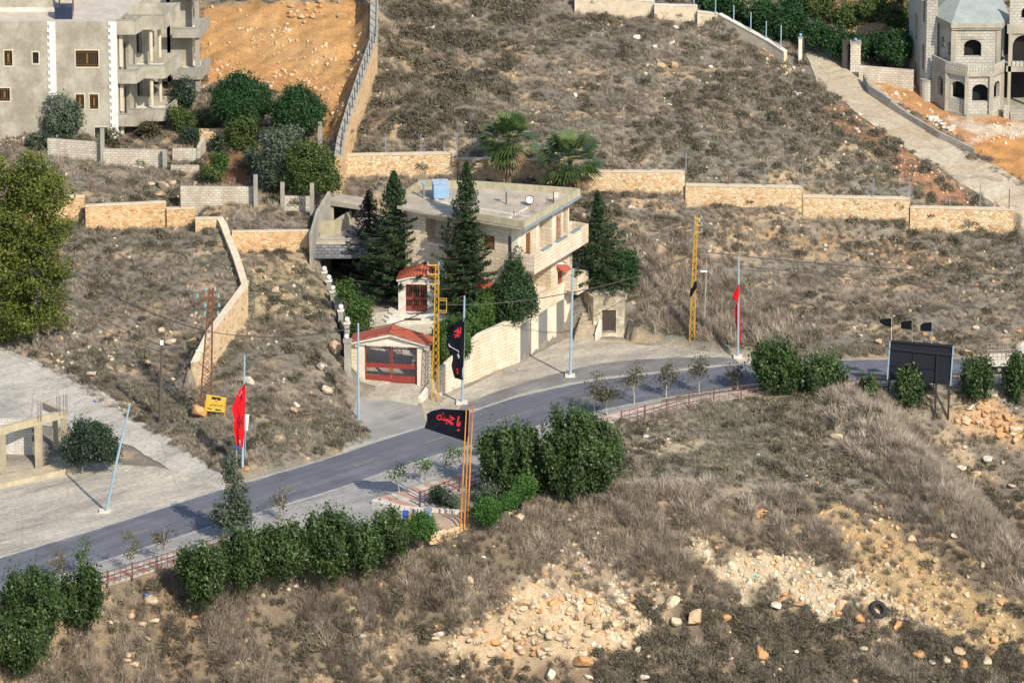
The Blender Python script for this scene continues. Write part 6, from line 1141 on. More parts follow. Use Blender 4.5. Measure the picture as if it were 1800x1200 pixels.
def wire(label, pts, sag, r=.042):
    mb = MB(); P = [Vector(p) for p in pts]
    for a, b_ in zip(P, P[1:]): mb.tube([a+(b_-a)*(i/14)-Vector((0, 0, sag*4*(i/14)*(1-i/14))) for i in range(15)], r, 4, cap=False)
    tag(mb.build('overhead_wire', MAT_IRON, base=P[0]), label, 'wire')
h3 = PV(358, 581, yb3.y); h1 = PV(770, 535, yb1.y); h2 = PV(1216, 449, yb2.y)
wire('black cable from the left pine to the rusty pylon', [PV(60, 435, yb3.y+8), h3], .8)
wire('black cable from the rusty pylon past the globe lamps to the left yellow pylon', [h3, PV(610, 578, yb1.y+1.2), h1], .6); wire('black cable between the two yellow pylons passing the garage side', [h1, PV(1003, 514, lb_.y), h2], .35)
wire('black cable running right from the top of the right yellow pylon', [PV(1222, 441, yb2.y), PV(1960, 486, yb2.y-1)], .5); wire('lower thin cable running right from the thin lamp post', [PV(1242, 459, wb_.y), PV(1960, 512, wb_.y)], .5, .032)
wire('cable from behind the left pine to the wooden pole', [PV(50, 470, db_.y+6), PV(285, 608, db_.y)], .6, .036); wire('lower cable from the left pine to the wooden pole', [PV(60, 505, db_.y+6), PV(284, 618, db_.y)], .6, .03)
# yellow notice board
q = [(363,693),(398,699),(396,725),(361,722)]; sb = G(376, 735); P = [PV(x, y, sb.y) for x, y in q]; r = thing('notice_board', 'yellow notice board on two legs beside the rusty pylon', 'sign', sb)
mb = MB(); n_ = Vector((0, .05, 0)); mb.poly([P[3], P[2], P[1], P[0]]); mb.poly([p+n_ for p in P])
for a, b_ in zip(P, P[1:]+P[:1]): mb.poly([a, b_, b_+n_, a+n_])
mb.build('panel', MAT_YPYL if False else M('notice_yellow', (0.66, 0.44, 0.05), (0.55, 0.36, 0.05), 2, .5), r)
for a, b_ in ((P[3], (360, 736)), (P[2], (394, 740))): MB().bar(a+Vector((0, .03, .9)), PV(*b_, sb.y+.03)-Vector((0, 0, .5)), .08).build('leg', MAT_YPYL, r)
def onb(u, v): return P[0]*(1-u)*(1-v)+P[1]*u*(1-v)+P[2]*u*v+P[3]*(1-u)*v-Vector((0, .012, 0))
mb = MB()
for pl, w_ in (([(.27,.12),(.73,.12)], .13), ([(.27,.2),(.50,.2)], .10), ([(.55,.2),(.73,.2)], .10), ([(.46,.33),(.56,.33)], .05), ([(.2,.60),(.32,.58),(.36,.52)], .06), ([(.40,.60),(.5,.60),(.52,.52)], .06), ([(.57,.61),(.64,.57)], .06), ([(.69,.60),(.8,.60),(.83,.50)], .06), ([(.42,.48),(.45,.48)], .05), ([(.62,.48),(.65,.48)], .05), ([(.24,.66),(.27,.66)], .05), ([(.08,.82),(.3,.84)], .08), ([(.52,.86),(.76,.86)], .10), ([(.55,.81),(.50,.86),(.55,.91)], .06)):
    for a, b_ in zip(pl, pl[1:]): a, b_ = onb(*a), onb(*b_); d = (b_-a); s_ = Vector((-d.z, 0, d.x)).normalized()*w_*.5; mb.poly([a-s_, b_-s_, b_+s_, a+s_])
mb.build('lettering', MAT_INKB, r)
b_ = G(431, 812); r = thing('small_sign', 'small white and blue sign standing behind the left red flag', 'sign', b_); MB().bar(b_-Vector((0, 0, .3)), PV(432, 735, b_.y), .06).build('post', MAT_POLE, r); MB().bar(PV(434.5, 728, b_.y), PV(431.5, 756, b_.y), .34, .05, up=(0, 1, 0)).build('panel', MAT_GLASSW, r)
b_ = W(415, 830, .4); r = thing('small_sign', 'small blue direction sign at the foot of the left red flag', 'sign', b_); MB().bar(b_-Vector((0, 0, .4)), PV(416, 785, b_.y), .06).build('post', MAT_POLE, r); MB().bar(PV(410, 785, b_.y-.05), PV(424, 787, b_.y-.05), .06, .24).build('panel', M('sign_blue', (.03, .10, .30), None, 2, .4), r)
# dark billboard seen from behind
b_ = W(1645, 706, -.55); bd = thing('billboard', 'large dark billboard with a steel frame and pale edges beside the road', 'billboard', b_); dyv = -1.3
q = [PV(1565, 598, b_.y+.75), PV(1676, 607, b_.y-.25), PV(1671, 677, b_.y-.25), PV(1560, 667, b_.y+.75)]; n_ = Vector((.03, .14, 0))
mb = MB(); mb.poly([q[3], q[2], q[1], q[0]]); mb.poly([p+n_ for p in q])
for a, e in zip(q, q[1:]+q[:1]): mb.poly([a, e, e+n_, a+n_])
mb.build('panel', M('dark_billboard', (0.017, 0.022, 0.031), (0.016, 0.018, 0.024), 1.2, .8, spec=.15), bd); iq = lambda u, v: (q[0]*(1-u)*(1-v)+q[1]*u*(1-v)+q[2]*u*v+q[3]*(1-u)*v)-Vector((0.01, .07, 0))
MB().bar(iq(0, .2), iq(1, .24), .12).bar(iq(.76, .2), iq(.77, 1), .14).bar(iq(0, .02), iq(1, .02), .1).bar(iq(0, .62), iq(.76, .62), .04).bar(iq(.38, .2), iq(.38, 1), .04).build('frame', M('frame_black', (.012, .013, .016)), bd)
for u in (0, 1): MB().bar(iq(u, 0), iq(u, 1), .10).build('edge_post', MAT_POLE, bd)
for u, by in ((.77, 709), (.98, 709), (.03, 696), (.2, 697)): a = iq(u, .9)+Vector((0, .14, 0)); MB().bar(a, Vector((a.x-.05, a.y, float(H(a.x, a.y))-.4)), .15).build('leg', MAT_IRON, bd)
for i, (x0, x1, y0, y1, l) in enumerate(((1545, 1567, 559, 575.5, 'left'), (1583, 1603, 563, 579, 'middle'), (1617, 1638, 566, 582.5, 'right'))):
    u = (0.02, .35, .66)[i]; t_ = iq(u, 0); tp = PV(x1, y0-1, t_.y); r_ = thing('flag_pole', 'thin pole holding the %s small black flag above the billboard' % l, 'flag pole', t_, 0, 'small flag poles on the billboard'); MB().tube([t_-Vector((0, -.16, .5)), tp], .035, 5).build('shaft', MAT_BEI if i == 0 else MAT_GREYC, r_)
    cloth('flag', l+' one of three small black flags above the billboard', [(x0+(9, 7, 6)[i], y0+(1, 1.5, 1.5)[i]), (x0, y0+(4, 4, 6)[i]), (x0+(2, .5, .5)[i], (y0+y1)/2), (x0+(12, 1, 1)[i], y1-(3, 1, 1)[i])], [(x1, y0), (x1, y1)], t_.y-.04, MAT_BLKF, .06, i, 8, 8, group='small black flags above the billboard')
# pickup truck with a cage
tb = W(1788, 657, .05); tr = thing('pickup_truck', 'white pickup truck with a slatted cargo cage half hidden behind young carobs', 'truck', tb, R(2))
MAT_WCAR = M('dusty_white_paint', (0.66, 0.63, 0.56), (0.5, 0.47, 0.40), 1.5, .4); MAT_TYRE = M('tyre_rubber', (0.02, 0.02, 0.022), (0.012, 0.012, 0.013), 4, .8)
X0 = -2.35
MB().prism([(X0, 0.1), (X0+2.5, .1), (X0+2.5, 1.7), (X0, 1.7)], .62, .74).ab(X0, X0+2.5, .1, .16, .74, 1.18).ab(X0, X0+2.5, 1.64, 1.7, .74, 1.18).ab(X0, X0+.06, .16, 1.64, .74, 1.18).build('cargo_bed', MAT_WCAR, tr, local=True)
pr_ = [(X0+2.5, .62), (X0+2.5, 1.75), (X0+2.7, 1.82), (X0+3.6, 1.8), (X0+4.1, 1.2), (X0+5.0, 1.08), (X0+5.15, .9), (X0+5.15, .5), (X0+2.5, .5)]
mb = MB()
for y in (.12, 1.68): mb.poly([(x, y, z) for x, z in (pr_ if y < 1 else pr_[::-1])])
for (a, c), (e, d) in zip(pr_, pr_[1:]+pr_[:1]): mb.poly([(a, .12, c), (a, 1.68, c), (e, 1.68, d), (e, .12, d)])
mb.build('cab', MAT_WCAR, tr, local=True); MB().poly([(X0+2.68, .115, 1.2), (X0+3.95, .115, 1.2), (X0+3.55, .115, 1.7), (X0+2.72, .115, 1.7)]).build('side_window', MAT_DARK, tr, local=True); MB().ab(X0+2.47, X0+2.495, .3, 1.5, 1.25, 1.65).build('rear_window', MAT_DARK, tr, local=True)
mb = MB()
for x in np.linspace(X0+.05, X0+2.4, 8):
    for y in (.13, 1.67): mb.bar((x, y, 1.18), (x, y, 2.05), .05)
for y in (.13, 1.67):
    for z in (1.45, 1.75, 2.05): mb.bar((X0+.05, y, z), (X0+2.4, y, z), .05)
for y in np.linspace(.3, 1.5, 4): mb.bar((X0+.05, y, 1.18), (X0+.05, y, 2.05), .05)
for z in (1.6, 2.05): mb.bar((X0+.05, .13, z), (X0+.05, 1.67, z), .05); mb.bar((X0+2.4, .13, z), (X0+2.4, 1.67, z), .05)
mb.build('cargo_cage', M('cage_grey', (.34, .30, .25), (.22, .18, .14), 2), tr, local=True)
for x in (X0+.95, X0+4.35):
    for y in (.08, 1.52):
        w_ = MB().tube([(x, y, .33), (x, y+.22, .33)], .34, 16).build('wheel', MAT_TYRE, tr, local=True); MB().tube([(x, y-.012, .33), (x, y+.05, .33)], .18, 10).build('rim', MAT_GREYC, w_, local=True)
MB().ab(X0-.12, X0-.01, .2, 1.6, .5, .66).build('bumper', MAT_GREYC, tr, local=True); MB().ab(X0-.02, X0-.004, .18, .34, .78, 1.0).build('tail_light', MAT_RED, tr, local=True); MB().ab(X0-.02, X0-.004, 1.46, 1.62, .78, 1.0).build('tail_light', MAT_RED, tr, local=True)
# railings
def railing(label, pts, h=1.05, step=.55, mat=MAT_RUST, big=2.2, mixc=None):
    P = [W(*q, .14) for q in pts]; r = thing('railing', label, 'railing', P[0]); mb = MB(); D = [0]
    for a, b_ in zip(P, P[1:]): D.append(D[-1]+(b_-a).length)
    def at_(s): return Vector((np.interp(s, D, [p.x for p in P]), np.interp(s, D, [p.y for p in P]), .14))
    n = max(2, int(D[-1]/step)); S_ = np.linspace(0, D[-1], n+1)
    for a, b_ in zip(S_, S_[1:]):
        for z in (.3, .65, 1.0): mb.bar(at_(a)+Vector((0, 0, z*h)), at_(b_)+Vector((0, 0, z*h)), .045)
    for s in S_: mb.bar(at_(s), at_(s)+Vector((0, 0, h)), .035)
    mb.build('rails', mat, r)
    for s in np.linspace(0, D[-1], max(2, int(D[-1]/big)+1)): MB().bar(at_(s)-Vector((0, 0, .3)), at_(s)+Vector((0, 0, h*1.08)), .09).build('post', mat, r)
MAT_RAIL = M('red_brown_rail_paint', (0.17, 0.075, 0.052), (0.11, 0.06, 0.045), 1.5, .6); MAT_RAIL2 = M('dark_grey_rail', (0.07, 0.05, 0.05), (0.16, 0.04, 0.03), .9, .6)
railing('red brown railing along the lower left pavement', [(-120, 1125), (0, 1090), (163, 1035), (318, 988), (405, 961)], mat=MAT_RAIL); railing('dark railing with one blue end post at the planted corner by the orange poles', [(738, 888), (790, 867), (848, 848), (880, 836)], mat=MAT_RAIL2)
railing('long red and white railing along the right pavement bend', [(1092, 746), (1150, 731), (1200, 716), (1260, 704), (1323, 697), (1400, 690)], mat=MAT_RAIL, step=.8); railing('low rusty railing in front of the billboard', [(1487, 684), (1560, 680), (1673, 677), (1820, 675), (1900, 675)], mat=MAT_RAIL, step=.8, h=.95)
p = W(738, 889, .1); tag(MB().bar(p-Vector((0, 0, .3)), p+Vector((0, 0, 1.2)), .13).build('bollard', M('bollard_blue', (.05, .07, .14), None, 2), base=p), 'dark blue end post of the corner railing', 'post')
mb = MB(); P = [W(x, y, .06) for x, y in ((655,884),(690,893),(735,898),(765,899),(800,902),(836,904))]
for i, (a, b_) in enumerate(zip(P, P[1:])):
    n = 4
    for j in range(n): c0, c1 = a+(b_-a)*(j/n), a+(b_-a)*((j+.88)/n); mb.bar(c0+Vector((0, 0, .1)), c1+Vector((0, 0, .1+.05*((i+j) % 2))), .3, .36)
tag(mb.build('kerb', MAT_WTRIM), 'curved kerb of pale stone blocks round the planted corner', 'kerb', kind='structure')
p = G(740, 936); mb = MB()
def rubblewall(name, label, top, h, th=.5):
    r = [W(*q) for q in top]; mb = MB(); rg = random.Random(3)
    for a, b_ in zip(r, r[1:]):
        n = max(1, int((b_-a).length/.35))
        for j in range(n):
            c = a+(b_-a)*((j+.5)/n)
            for kz in range(int(h/.3)): mb.ball(c+Vector((rg.uniform(-.1, .1), rg.uniform(-.15, .1)-kz*.05, -.15-kz*.3)), rg.uniform(.2, .28), 6, sq=(1.1, .8, .8))
    tag(mb.build(name, MAT_RETW, base=r[0]), label, 'wall')
rubblewall('rubble_wall', 'low dry stone wall under the edge of the paved pad', [(757, 938, -.0), (790, 928, 0), (838, 914, 0)], 1.1); rubblewall('rubble_wall', 'broken dry stone wall below the clipped round trees', [(868, 908, -.1), (900, 896, -.1), (925, 884, -.1)], .9)
# fence stakes on the walls
FS = [(678,238,271,10.7,0),(740,238,270,10.7,0),(781,247,270,10.7,0),(804,235,280,10.6,0),(1077,265,303,9.05,1),(1141,272,303,9.05,0),(1206,268,305,9.05,0),(1280,295,328,8,1),(1345,297,330,8,0),(1411,293,331,8,0),(1468,312,347,7.2,1),(1535,315,349,7.2,0),(1598,314,351,7.2,0),(1670,342,366,6.5,0),(1723,325,367,6.5,0),(1774,334,370,6.5,1)]
for i, (x, y0, y1, z, ru) in enumerate(FS):
    b_ = W(x, y1, z)+Vector((0, .25, -.1)); h_ = (y1-y0)*mpp(b_)/.95+.1
    tag(MB().bar(b_, b_+Vector((0, 0, h_)), .07).build('fence_stake', MAT_RUST if ru else MAT_GREYB, base=b_), ('rusty' if ru else 'pale blue grey')+' metal stake standing on the long stepped retaining wall', 'stake', 'rusty fence stakes on the retaining wall' if ru else 'pale fence stakes on the retaining wall')
for i, (x, y0, y1, z) in enumerate(((1220,-22,12,15.6),(1258,-8,26,15.1),(1290,10,40,14.6),(1320,22,57,14.2),(1347,38,71,13.8),(1373,45,89,13.3))):
    b_ = W(x, y1, z)+Vector((0, .3, -.1)); h_ = (y1-y0)*mpp(b_)/.95; tag(MB().bar(b_, b_+Vector((0, 0, h_)), .08).build('fence_stake', MAT_POLE, base=b_), 'pale blue fence stake on the hilltop wall by the pines', 'stake', 'fence stakes on the hilltop wall')
UW = [(601,276,11.9),(606,243,12.6),(624,184,14.1),(646,118,15.7),(663,70,16.7),(664,0,18.4)]; D = [0]; UP_ = [W(*q) for q in UW]
for a, b_ in zip(UP_, UP_[1:]): D.append(D[-1]+(b_-a).length)
for s in np.linspace(.3, D[-1]-.2, 22):
    c = Vector([np.interp(s, D, [p[i] for p in UP_]) for i in range(3)])+Vector((-.12, 0, 0)); tag(MB().bar(c, c+Vector((0, 0, 1.25)), .06).build('fence_stake', MAT_IRON, base=c), 'dark metal stake along the edge of the uphill wall', 'stake', 'dark stakes on the uphill wall')
# odds and ends
b_ = W(713, 918, .06); r = thing('play_slide', 'small blue plastic panel with curved yellow rim behind the clipped tree', 'play equipment', b_)
MB().box(b_+Vector((0, 0, .5)), (.22, .02, 0), (0, .2, .15), (0, -.1, .32)).build('panel', M('toy_blue', (.02, .06, .35), None, 2, .4), r); MB().tube([b_+Vector((.26, 0, 0)), b_+Vector((.32, -.1, .35)), b_+Vector((.22, -.1, .75))], .09, 6).build('rim', M('toy_yellow', (.65, .38, .02), None, 2, .4), r)
b_ = W(727, 915, .06); r = thing('marker_post', 'short brown post with a round blue top near the clipped tree', 'post', b_); MB().tube([b_, b_+Vector((0, 0, .75))], .1, 7).build('post', MAT_BWOOD, r); MB().ball(b_+Vector((0, 0, .85)), .13, 8).build('top', bpy.data.materials['toy_blue'], r)
b_ = W(752, 915, .06); r = thing('utility_box', 'pale blue metal box beside the paved pad', 'box', b_); MB().ab(-.3, .3, 0, .5, 0, .8).build('case', MAT_BLUEP, r, local=True); MB().ab(-.34, .34, -.04, .54, .8, .86).build('lid', MAT_GREYB, r, local=True)
b_ = W(752, 662, 1.3); tag(MB().bar(b_, b_+Vector((.5, -.1, .75)), .5, .04).build('metal_sheet', MAT_RUST, base=b_), 'rusty metal sheet leaning on the wall right of the red gate', 'metal sheet')
b_ = W(726, 562, 3.4); tag(MB().ab(b_.x-.65, b_.x+.65, b_.y-.12, b_.y+.12, b_.z-.2, b_.z+.1).build('drain_grate', MAT_IRON, base=b_), 'dark drain grate in the courtyard before the steps', 'drain')
# ------------------------------------------------------------------ boulders and rubble
def rockmesh(name, seed, mat, sub=2):
    rng = np.random.default_rng(seed); import bmesh
    bm = bmesh.new(); bmesh.ops.create_icosphere(bm, subdivisions=sub, radius=1.0)
    pl = [(unit(rng.normal(size=3)), rng.uniform(.42, .78)) for _ in range(8)]; sc_ = rng.uniform(.75, 1.15, 3)*np.array([1.1, 1, .85])
    for v in bm.verts:
        p = np.array(v.co)
        for n, d in pl:
            e = p@n-d
            if e > 0: p = p-n*e
        v.co = Vector(p*sc_*(1+rng.normal(0, .025)))
    me = bpy.data.meshes.new(name); bm.to_mesh(me); bm.free(); me.materials.append(mat); return me
def M_rock(name, c1, c2):
    m, t, b, N, L = new_mat(name); v = coord(t, 'OBJ'); n = noise(t, v, 1.6, 6, .7); oi = N('ShaderNodeObjectInfo')
    col = ramp(t, n, [(.33, c2), (.62, c1)]); col = mix(t, .35, col, ramp(t, oi.outputs['Random'], [(0, (.62, .58, .52)), (1, (1.15, 1.12, 1.05))]), 'MULTIPLY'); L(col, b.inputs['Base Color']); b.inputs['Roughness'].default_value = .95; bump(t, b, noise(t, v, 7, 4), .7, .06); return m
RM = {'cream': M_rock('cream_limestone', (.58, .48, .35), (.40, .29, .18)), 'white': M_rock('white_limestone', (.62, .57, .48), (.46, .40, .31)), 'orange': M_rock('orange_limestone', (.56, .33, .16), (.46, .21, .08)), 'tan': M_rock('tan_limestone', (.52, .39, .25), (.36, .24, .14))}
ROCKS = {c: [rockmesh('boulder', i*7+j, m) for j in range(5)] for i, (c, m) in enumerate(RM.items())}
BPOS = []
def boulder(px, py, r, col, label, group=None, z=None, rg=random.Random(11)):
    g = G(px, py); k = mpp(g)*r; o = bpy.data.objects.new('boulder', rg.choice(ROCKS[col])); COL.objects.link(o); o.location = g+Vector((0, 0, k*.42)); o.rotation_euler = (rg.uniform(-.4, .4), rg.uniform(-.4, .4), rg.uniform(0, 6.28)); BPOS.append((g.x, g.y, k)); o.scale = (k*rg.uniform(.9, 1.15), k*rg.uniform(.8, 1.1), k*rg.uniform(.75, 1.0))
    tag(o, label, 'rock', group); return o
A1 = lambda ox, oy, s, L: [(ox+x/s, oy+y/s, r/s*.88, c, l) for x, y, r, c, l in L]
BL = A1(1200, 700, 2.4, [(332,500,34,'orange','round orange boulder in the pale dry grass of the spur'),(300,452,20,'white','white stone touching the round orange boulder'),(245,437,22,'tan','tan stone left of the round orange boulder'),(430,835,22,'orange','orange stone above the white one beside the dark bush'),(412,868,28,'orange','orange stone against the dark bush on the rubble'),(395,893,32,'white','white boulder right of the dark bush on the rubble'),(485,875,26,'orange','orange boulder at the foot of the rubble slope'),(660,885,30,'tan','yellowish boulder left of the black tyre'),(655,920,24,'orange','orange stone below the yellowish boulder'),(752,945,30,'orange','orange boulder below left of the black tyre'),(905,972,34,'orange','flat orange slab right below the black tyre'),(180,940,30,'orange','orange stone alone in the lower brush'),(55,945,56,'tan','large pale hollow boulder in the lower brush'),(330,1085,46,'orange','big rounded orange and tan boulder near the bottom'),(340,1128,22,'tan','small grey stone under the big rounded boulder'),(205,1105,18,'white','small white stone left of the big rounded boulder'),(478,1075,18,'white','small white stone right of the big rounded boulder'),(762,1065,22,'cream','cream stone alone above the bottom scrub'),(1000,1095,40,'orange','long orange boulder in the bottom right row'),(1055,1127,26,'cream','cream stone right of the long orange boulder'),(1112,1120,28,'cream','pale flat stone in the bottom right row'),(1165,1078,30,'tan','tan stone above the bottom right row'),(1187,1128,28,'orange','orange flat stone in the bottom right row'),(1285,1128,36,'cream','cream boulder at the right end of the bottom row'),(1300,1080,26,'orange','orange boulder near the bottom right corner'),(1315,1025,24,'orange','orange stone on the ochre slope at right'),(1285,272,30,'white','bright white boulder in the dark hollow at right'),(1240,335,40,'tan','tan boulder below the bright white one at right'),(1172,305,26,'white','white stone left of the tan boulder in the hollow'),(1190,215,18,'white','white stone at the upper edge of the hollow'),(1390,378,22,'cream','cream stone at the right edge of the hollow'),(650,175,32,'cream','long flat cream slab near the top of the spur'),(760,115,20,'cream','cream stone beside the weedy top of the spur'),(1065,700,26,'tan','tan stone half buried in the ochre slope'),(850,632,20,'orange','orange stone in the middle of the spur side'),(745,592,22,'orange','orange stone over the green vine patch'),(565,365,16,'orange','pinkish stone above the brush on the spur'),(965,606,30,'tan','tan slab on the ochre part of the spur'),(1145,592,28,'white','pale crumbling rock on the right flank of the spur'),(1265,706,22,'cream','cream slab low on the right flank of the spur'),(868,1030,14,'orange','small orange stone above the bottom scrub'),(828,1030,14,'cream','small cream stone next to the small orange one')])
BL += A1(0, 850, 3.43, [(940,857,44,'cream','cream block boulder under the roadside hedge'),(655,862,28,'tan','tan stone below the red brown railing'),(702,845,30,'cream','cream stone below the red brown railing'),(862,857,26,'cream','cream stone left of the block boulder'),(790,815,40,'tan','large tan boulder below the railing'),(900,722,50,'cream','pale slab at the end of the red brown railing'),(775,1045,36,'cream','cream boulder topping the lower left pile'),(768,1085,30,'tan','tan stone in the lower left pile'),(812,1112,36,'cream','cream block in the lower left pile'),(1475,950,34,'cream','tall cream boulder in the brown brush'),(1425,1100,26,'tan','tan stone under the tall cream boulder'),(1500,1065,24,'cream','cream stone under the tall cream boulder'),(890,962,34,'tan','tan boulder in the middle of the lower left brush'),(1175,830,26,'orange','orange stone in the brown brush under the hedge')])
BL += A1(600, 850, 3.0, [(518,808,40,'white','white boulder left of the big rubble fan'),(497,828,28,'cream','cream boulder left of the big rubble fan'),(110,812,30,'white','white boulder in the brush at lower centre left'),(680,515,32,'cream','cream boulder alone in the pale brush'),(905,722,30,'cream','upright cream stone above the rubble fan'),(1275,965,64,'orange','largest orange and cream boulder at the bottom centre'),(1330,935,24,'tan','tan stone touching the largest bottom boulder'),(1312,742,44,'tan','tall tan boulder right in the rubble fan'),(1308,632,38,'orange','bright orange pointed boulder above the rubble fan'),(1755,645,50,'cream','tall cream boulder right of the debris streak'),(1765,738,44,'cream','broad cream boulder under the tall one'),(1500,880,30,'cream','cream stone among the dark shrubs'),(1562,890,34,'white','pale stone among the dark shrubs'),(1630,917,28,'cream','right cream stone among the dark shrubs'),(1100,1037,44,'white','pale slab at the bottom edge of the photo'),(1592,1038,40,'white','grey white rock at the bottom edge'),(1300,1030,30,'white','flat white stone by the largest bottom boulder'),(930,195,40,'cream','flat cream rock under the clipped round trees')])
BL += [(1069,47,7,'orange','bright orange round stone high on the hill'),(1118,166,5,'cream','left of two cream stones on the upper hill'),(1135,170,5,'cream','right of two cream stones on the upper hill'),(1053,152,5,'cream','cream stone alone on the upper hill'),(1012,171,7,'white','white slab in the upper hill stone cluster'),(1021,158,6,'tan','tan stone in the upper hill stone cluster'),(998,161,5,'tan','small tan stone in the upper hill stone cluster'),(1187,53,7,'white','white stone near the hilltop wall'),(1181,78,6,'white','white stone below the one by the hilltop wall'),(1151,85,7,'white','white stone right of the long white rock'),(1119,72,9,'white','long white rock on the upper hill'),(1184,122,12,'tan','long pale outcrop on the upper hill'),(1162,119,9,'tan','shorter pale outcrop left of the long one'),(1177,187,5,'white','white stone below the pale outcrops'),
 (485,515,9,'cream','cream boulder on the pale ground between the walls'),(495,528,6,'orange','red orange stone under the cream boulder between the walls'),(517,482,5,'orange','red orange stone near the slate awning'),(465,490,6,'tan','tan stone beside the bend of the zigzag wall'),(283,583,8,'cream','cream stones in the middle of the left field'),(337,603,9,'tan','tan boulder left of the rusty pylon'),(300,606,10,'cream','cream boulder beside the wooden pole'),(163,660,10,'cream','pale stone by the edge of the side road'),(437,674,16,'white','white slab behind the left red flag'),(82,588,13,'tan','square tan block beside the big pine trunk'),(590,622,20,'tan','big ochre boulder left of the grey gate pier'),(600,642,9,'tan','small ochre stone touching the grey gate pier'),(565,652,14,'white','white rock on the bank left of the gate'),(348,731,18,'orange','orange boulder in front of the yellow notice board'),(300,672,9,'cream','cream stone right of the wooden pole'),(517,727,10,'tan','tan stone on the bank right of the left red flag'),(432,826,9,'orange','bright orange stone at the foot of the left red flag pole'),(575,690,12,'cream','cream rock low on the bank beside the gate pole'),(520,715,9,'white','pale stone on the bank above the road'),
 (1627,589,5,'orange','orange stone above the billboard'),(1639,597,6,'orange','second orange stone above the billboard top'),(1715,580,7,'cream','cream stone on the slope right of the billboard'),(1703,590,5,'orange','orange stone on the slope right of the billboard'),(1767,586,6,'white','pale stone above the truck'),(1790,584,7,'orange','orange stone above the truck'),(1795,612,9,'cream','cream boulder at the right edge by the truck'),(1700,625,13,'tan','flat tan rock on the road edge right of the billboard'),(1701,705,8,'orange','orange boulder right of the billboard legs'),(1706,723,8,'white','bright stone right of the billboard legs'),(1748,700,7,'white','pale stone under the young carobs at right'),(1545,605,8,'tan','tan rock left of the billboard'),
 (285,331,14,'cream','large pale rock above the field wall'),(267,327,8,'cream','pale rock left of the large one above the field wall'),(305,326,9,'tan','rock at the end of the red garden wall'),(281,347,11,'tan','tan rock at the stepped end of the field wall'),(318,363,9,'tan','tan rock beside the stepped field wall end')]
for px, py, r, c, l in BL: boulder(px, py, r, c, l)
def pile(poly, n, r0, r1, cols, label, group, seed):
    rg = random.Random(seed); xs = [p[0] for p in poly]; ys = [p[1] for p in poly]; k = 0
    while k < n:
        x, y = rg.uniform(min(xs), max(xs)), rg.uniform(min(ys), max(ys))
        if not inpoly(np.array([x]), np.array([y]), poly)[0]: continue
        boulder(x, y, r0+(r1-r0)*rg.random()**2.2, rg.choice(cols), label, group, rg=rg); k += 1
pile([(840,1085),(900,1062),(1010,1060),(1050,1075),(1060,1120),(960,1160),(850,1165),(815,1120)], 92, 4, 13, ['cream', 'cream', 'tan', 'orange'], 'pale angular boulder in the big rubble fan at the bottom centre', 'boulders of the big rubble fan', 21)
pile([(495,0),(600,0),(600,30),(560,42),(520,45),(500,20)], 24, 3.5, 8, ['tan', 'tan', 'orange', 'cream'], 'rock in the heap on top of the orange dirt bank', 'rocks on the orange dirt bank', 22)
pile([(1335,85),(1360,92),(1395,118),(1402,135),(1375,138),(1345,120)], 28, 3, 7, ['cream', 'white', 'orange'], 'rock in the pale heap beside the left track pillar', 'rocks beside the track pillar', 24)
pile([(1670,725),(1710,715),(1790,745),(1795,785),(1745,770),(1690,755)], 36, 3.5, 11, ['orange', 'cream', 'orange', 'tan'], 'orange rock in the heap below the young carobs at right', 'rocks below the young carobs', 25)
pile([(1420,800),(1520,860),(1470,880),(1380,850)], 12, 2.5, 5, ['cream', 'tan'], 'pale stone scattered over the middle of the spur', 'stones on the spur', 27)
# litter and the tyre
g = G(1543, 1082); k = mpp(g); ty = thing('tyre', 'black truck tyre lying tilted on the pale rubble slope', 'tyre', g); mb = MB(); n = Vector((.45, -.62, .64)).normalized(); u = n.orthogonal().normalized(); v = n.cross(u); c = g+Vector((0, 0, .45)); rr = 16.5*k
prof = [(.56, -.30), (.92, -.34), (1.0, -.24), (1.0, .24), (.92, .34), (.56, .30), (.52, 0)]; rg_ = [[c+(u*math.cos(a)+v*math.sin(a))*rr*p_+n*q_*rr*.9 for p_, q_ in prof] for a in [i*math.pi/14 for i in range(28)]]
for i in range(28):
    A2, B2 = rg_[i], rg_[(i+1) % 28]
    for j in range(7): mb.poly([A2[j], B2[j], B2[(j+1) % 7], A2[(j+1) % 7]])
mb.build('carcass', MAT_TYRE, ty, smooth=True)
mb = MB()
for i in range(28): a = (i+.5)*math.pi/14; d = u*math.cos(a)+v*math.sin(a); mb.box(c+d*rr*1.01, d*.02, d.cross(n)*rr*.07, n*rr*.2)
mb.build('tread', MAT_TYRE, ty)
def litter(px, py, r, colr, label, name='litter', cat='litter', flat=.5, seed=0):
    g = G(px, py); k = mpp(g)*r; rng = np.random.default_rng(seed+int(px)); mb = MB(); mb.ball(g+Vector((0, 0, k*flat*.6)), k, 8, sq=(1, .8, flat)); mb.V = [tuple(np.array(q)+rng.normal(0, k*.16, 3)) for q in mb.V[:0]] or mb.V
    jig = {}; V2 = []
    for q in mb.V:
        key = tuple(np.round(q, 3)); jig.setdefault(key, rng.normal(0, k*.2, 3)); V2.append(tuple(np.array(q)+jig[key]))
    mb.V = V2; mn = 'litter_%d_%d_%d' % tuple(int(c*99) for c in colr); mt = bpy.data.materials.get(mn) or M(mn, colr, None, 3, .5); tag(mb.build(name, mt, base=g), label, cat)
WH, BLU, YEL, PUR, TUR, GRN, REDC = (.72, .73, .74), (.05, .14, .45), (.65, .5, .05), (.35, .25, .6), (.2, .6, .62), (.10, .35, .2), (.5, .05, .05)
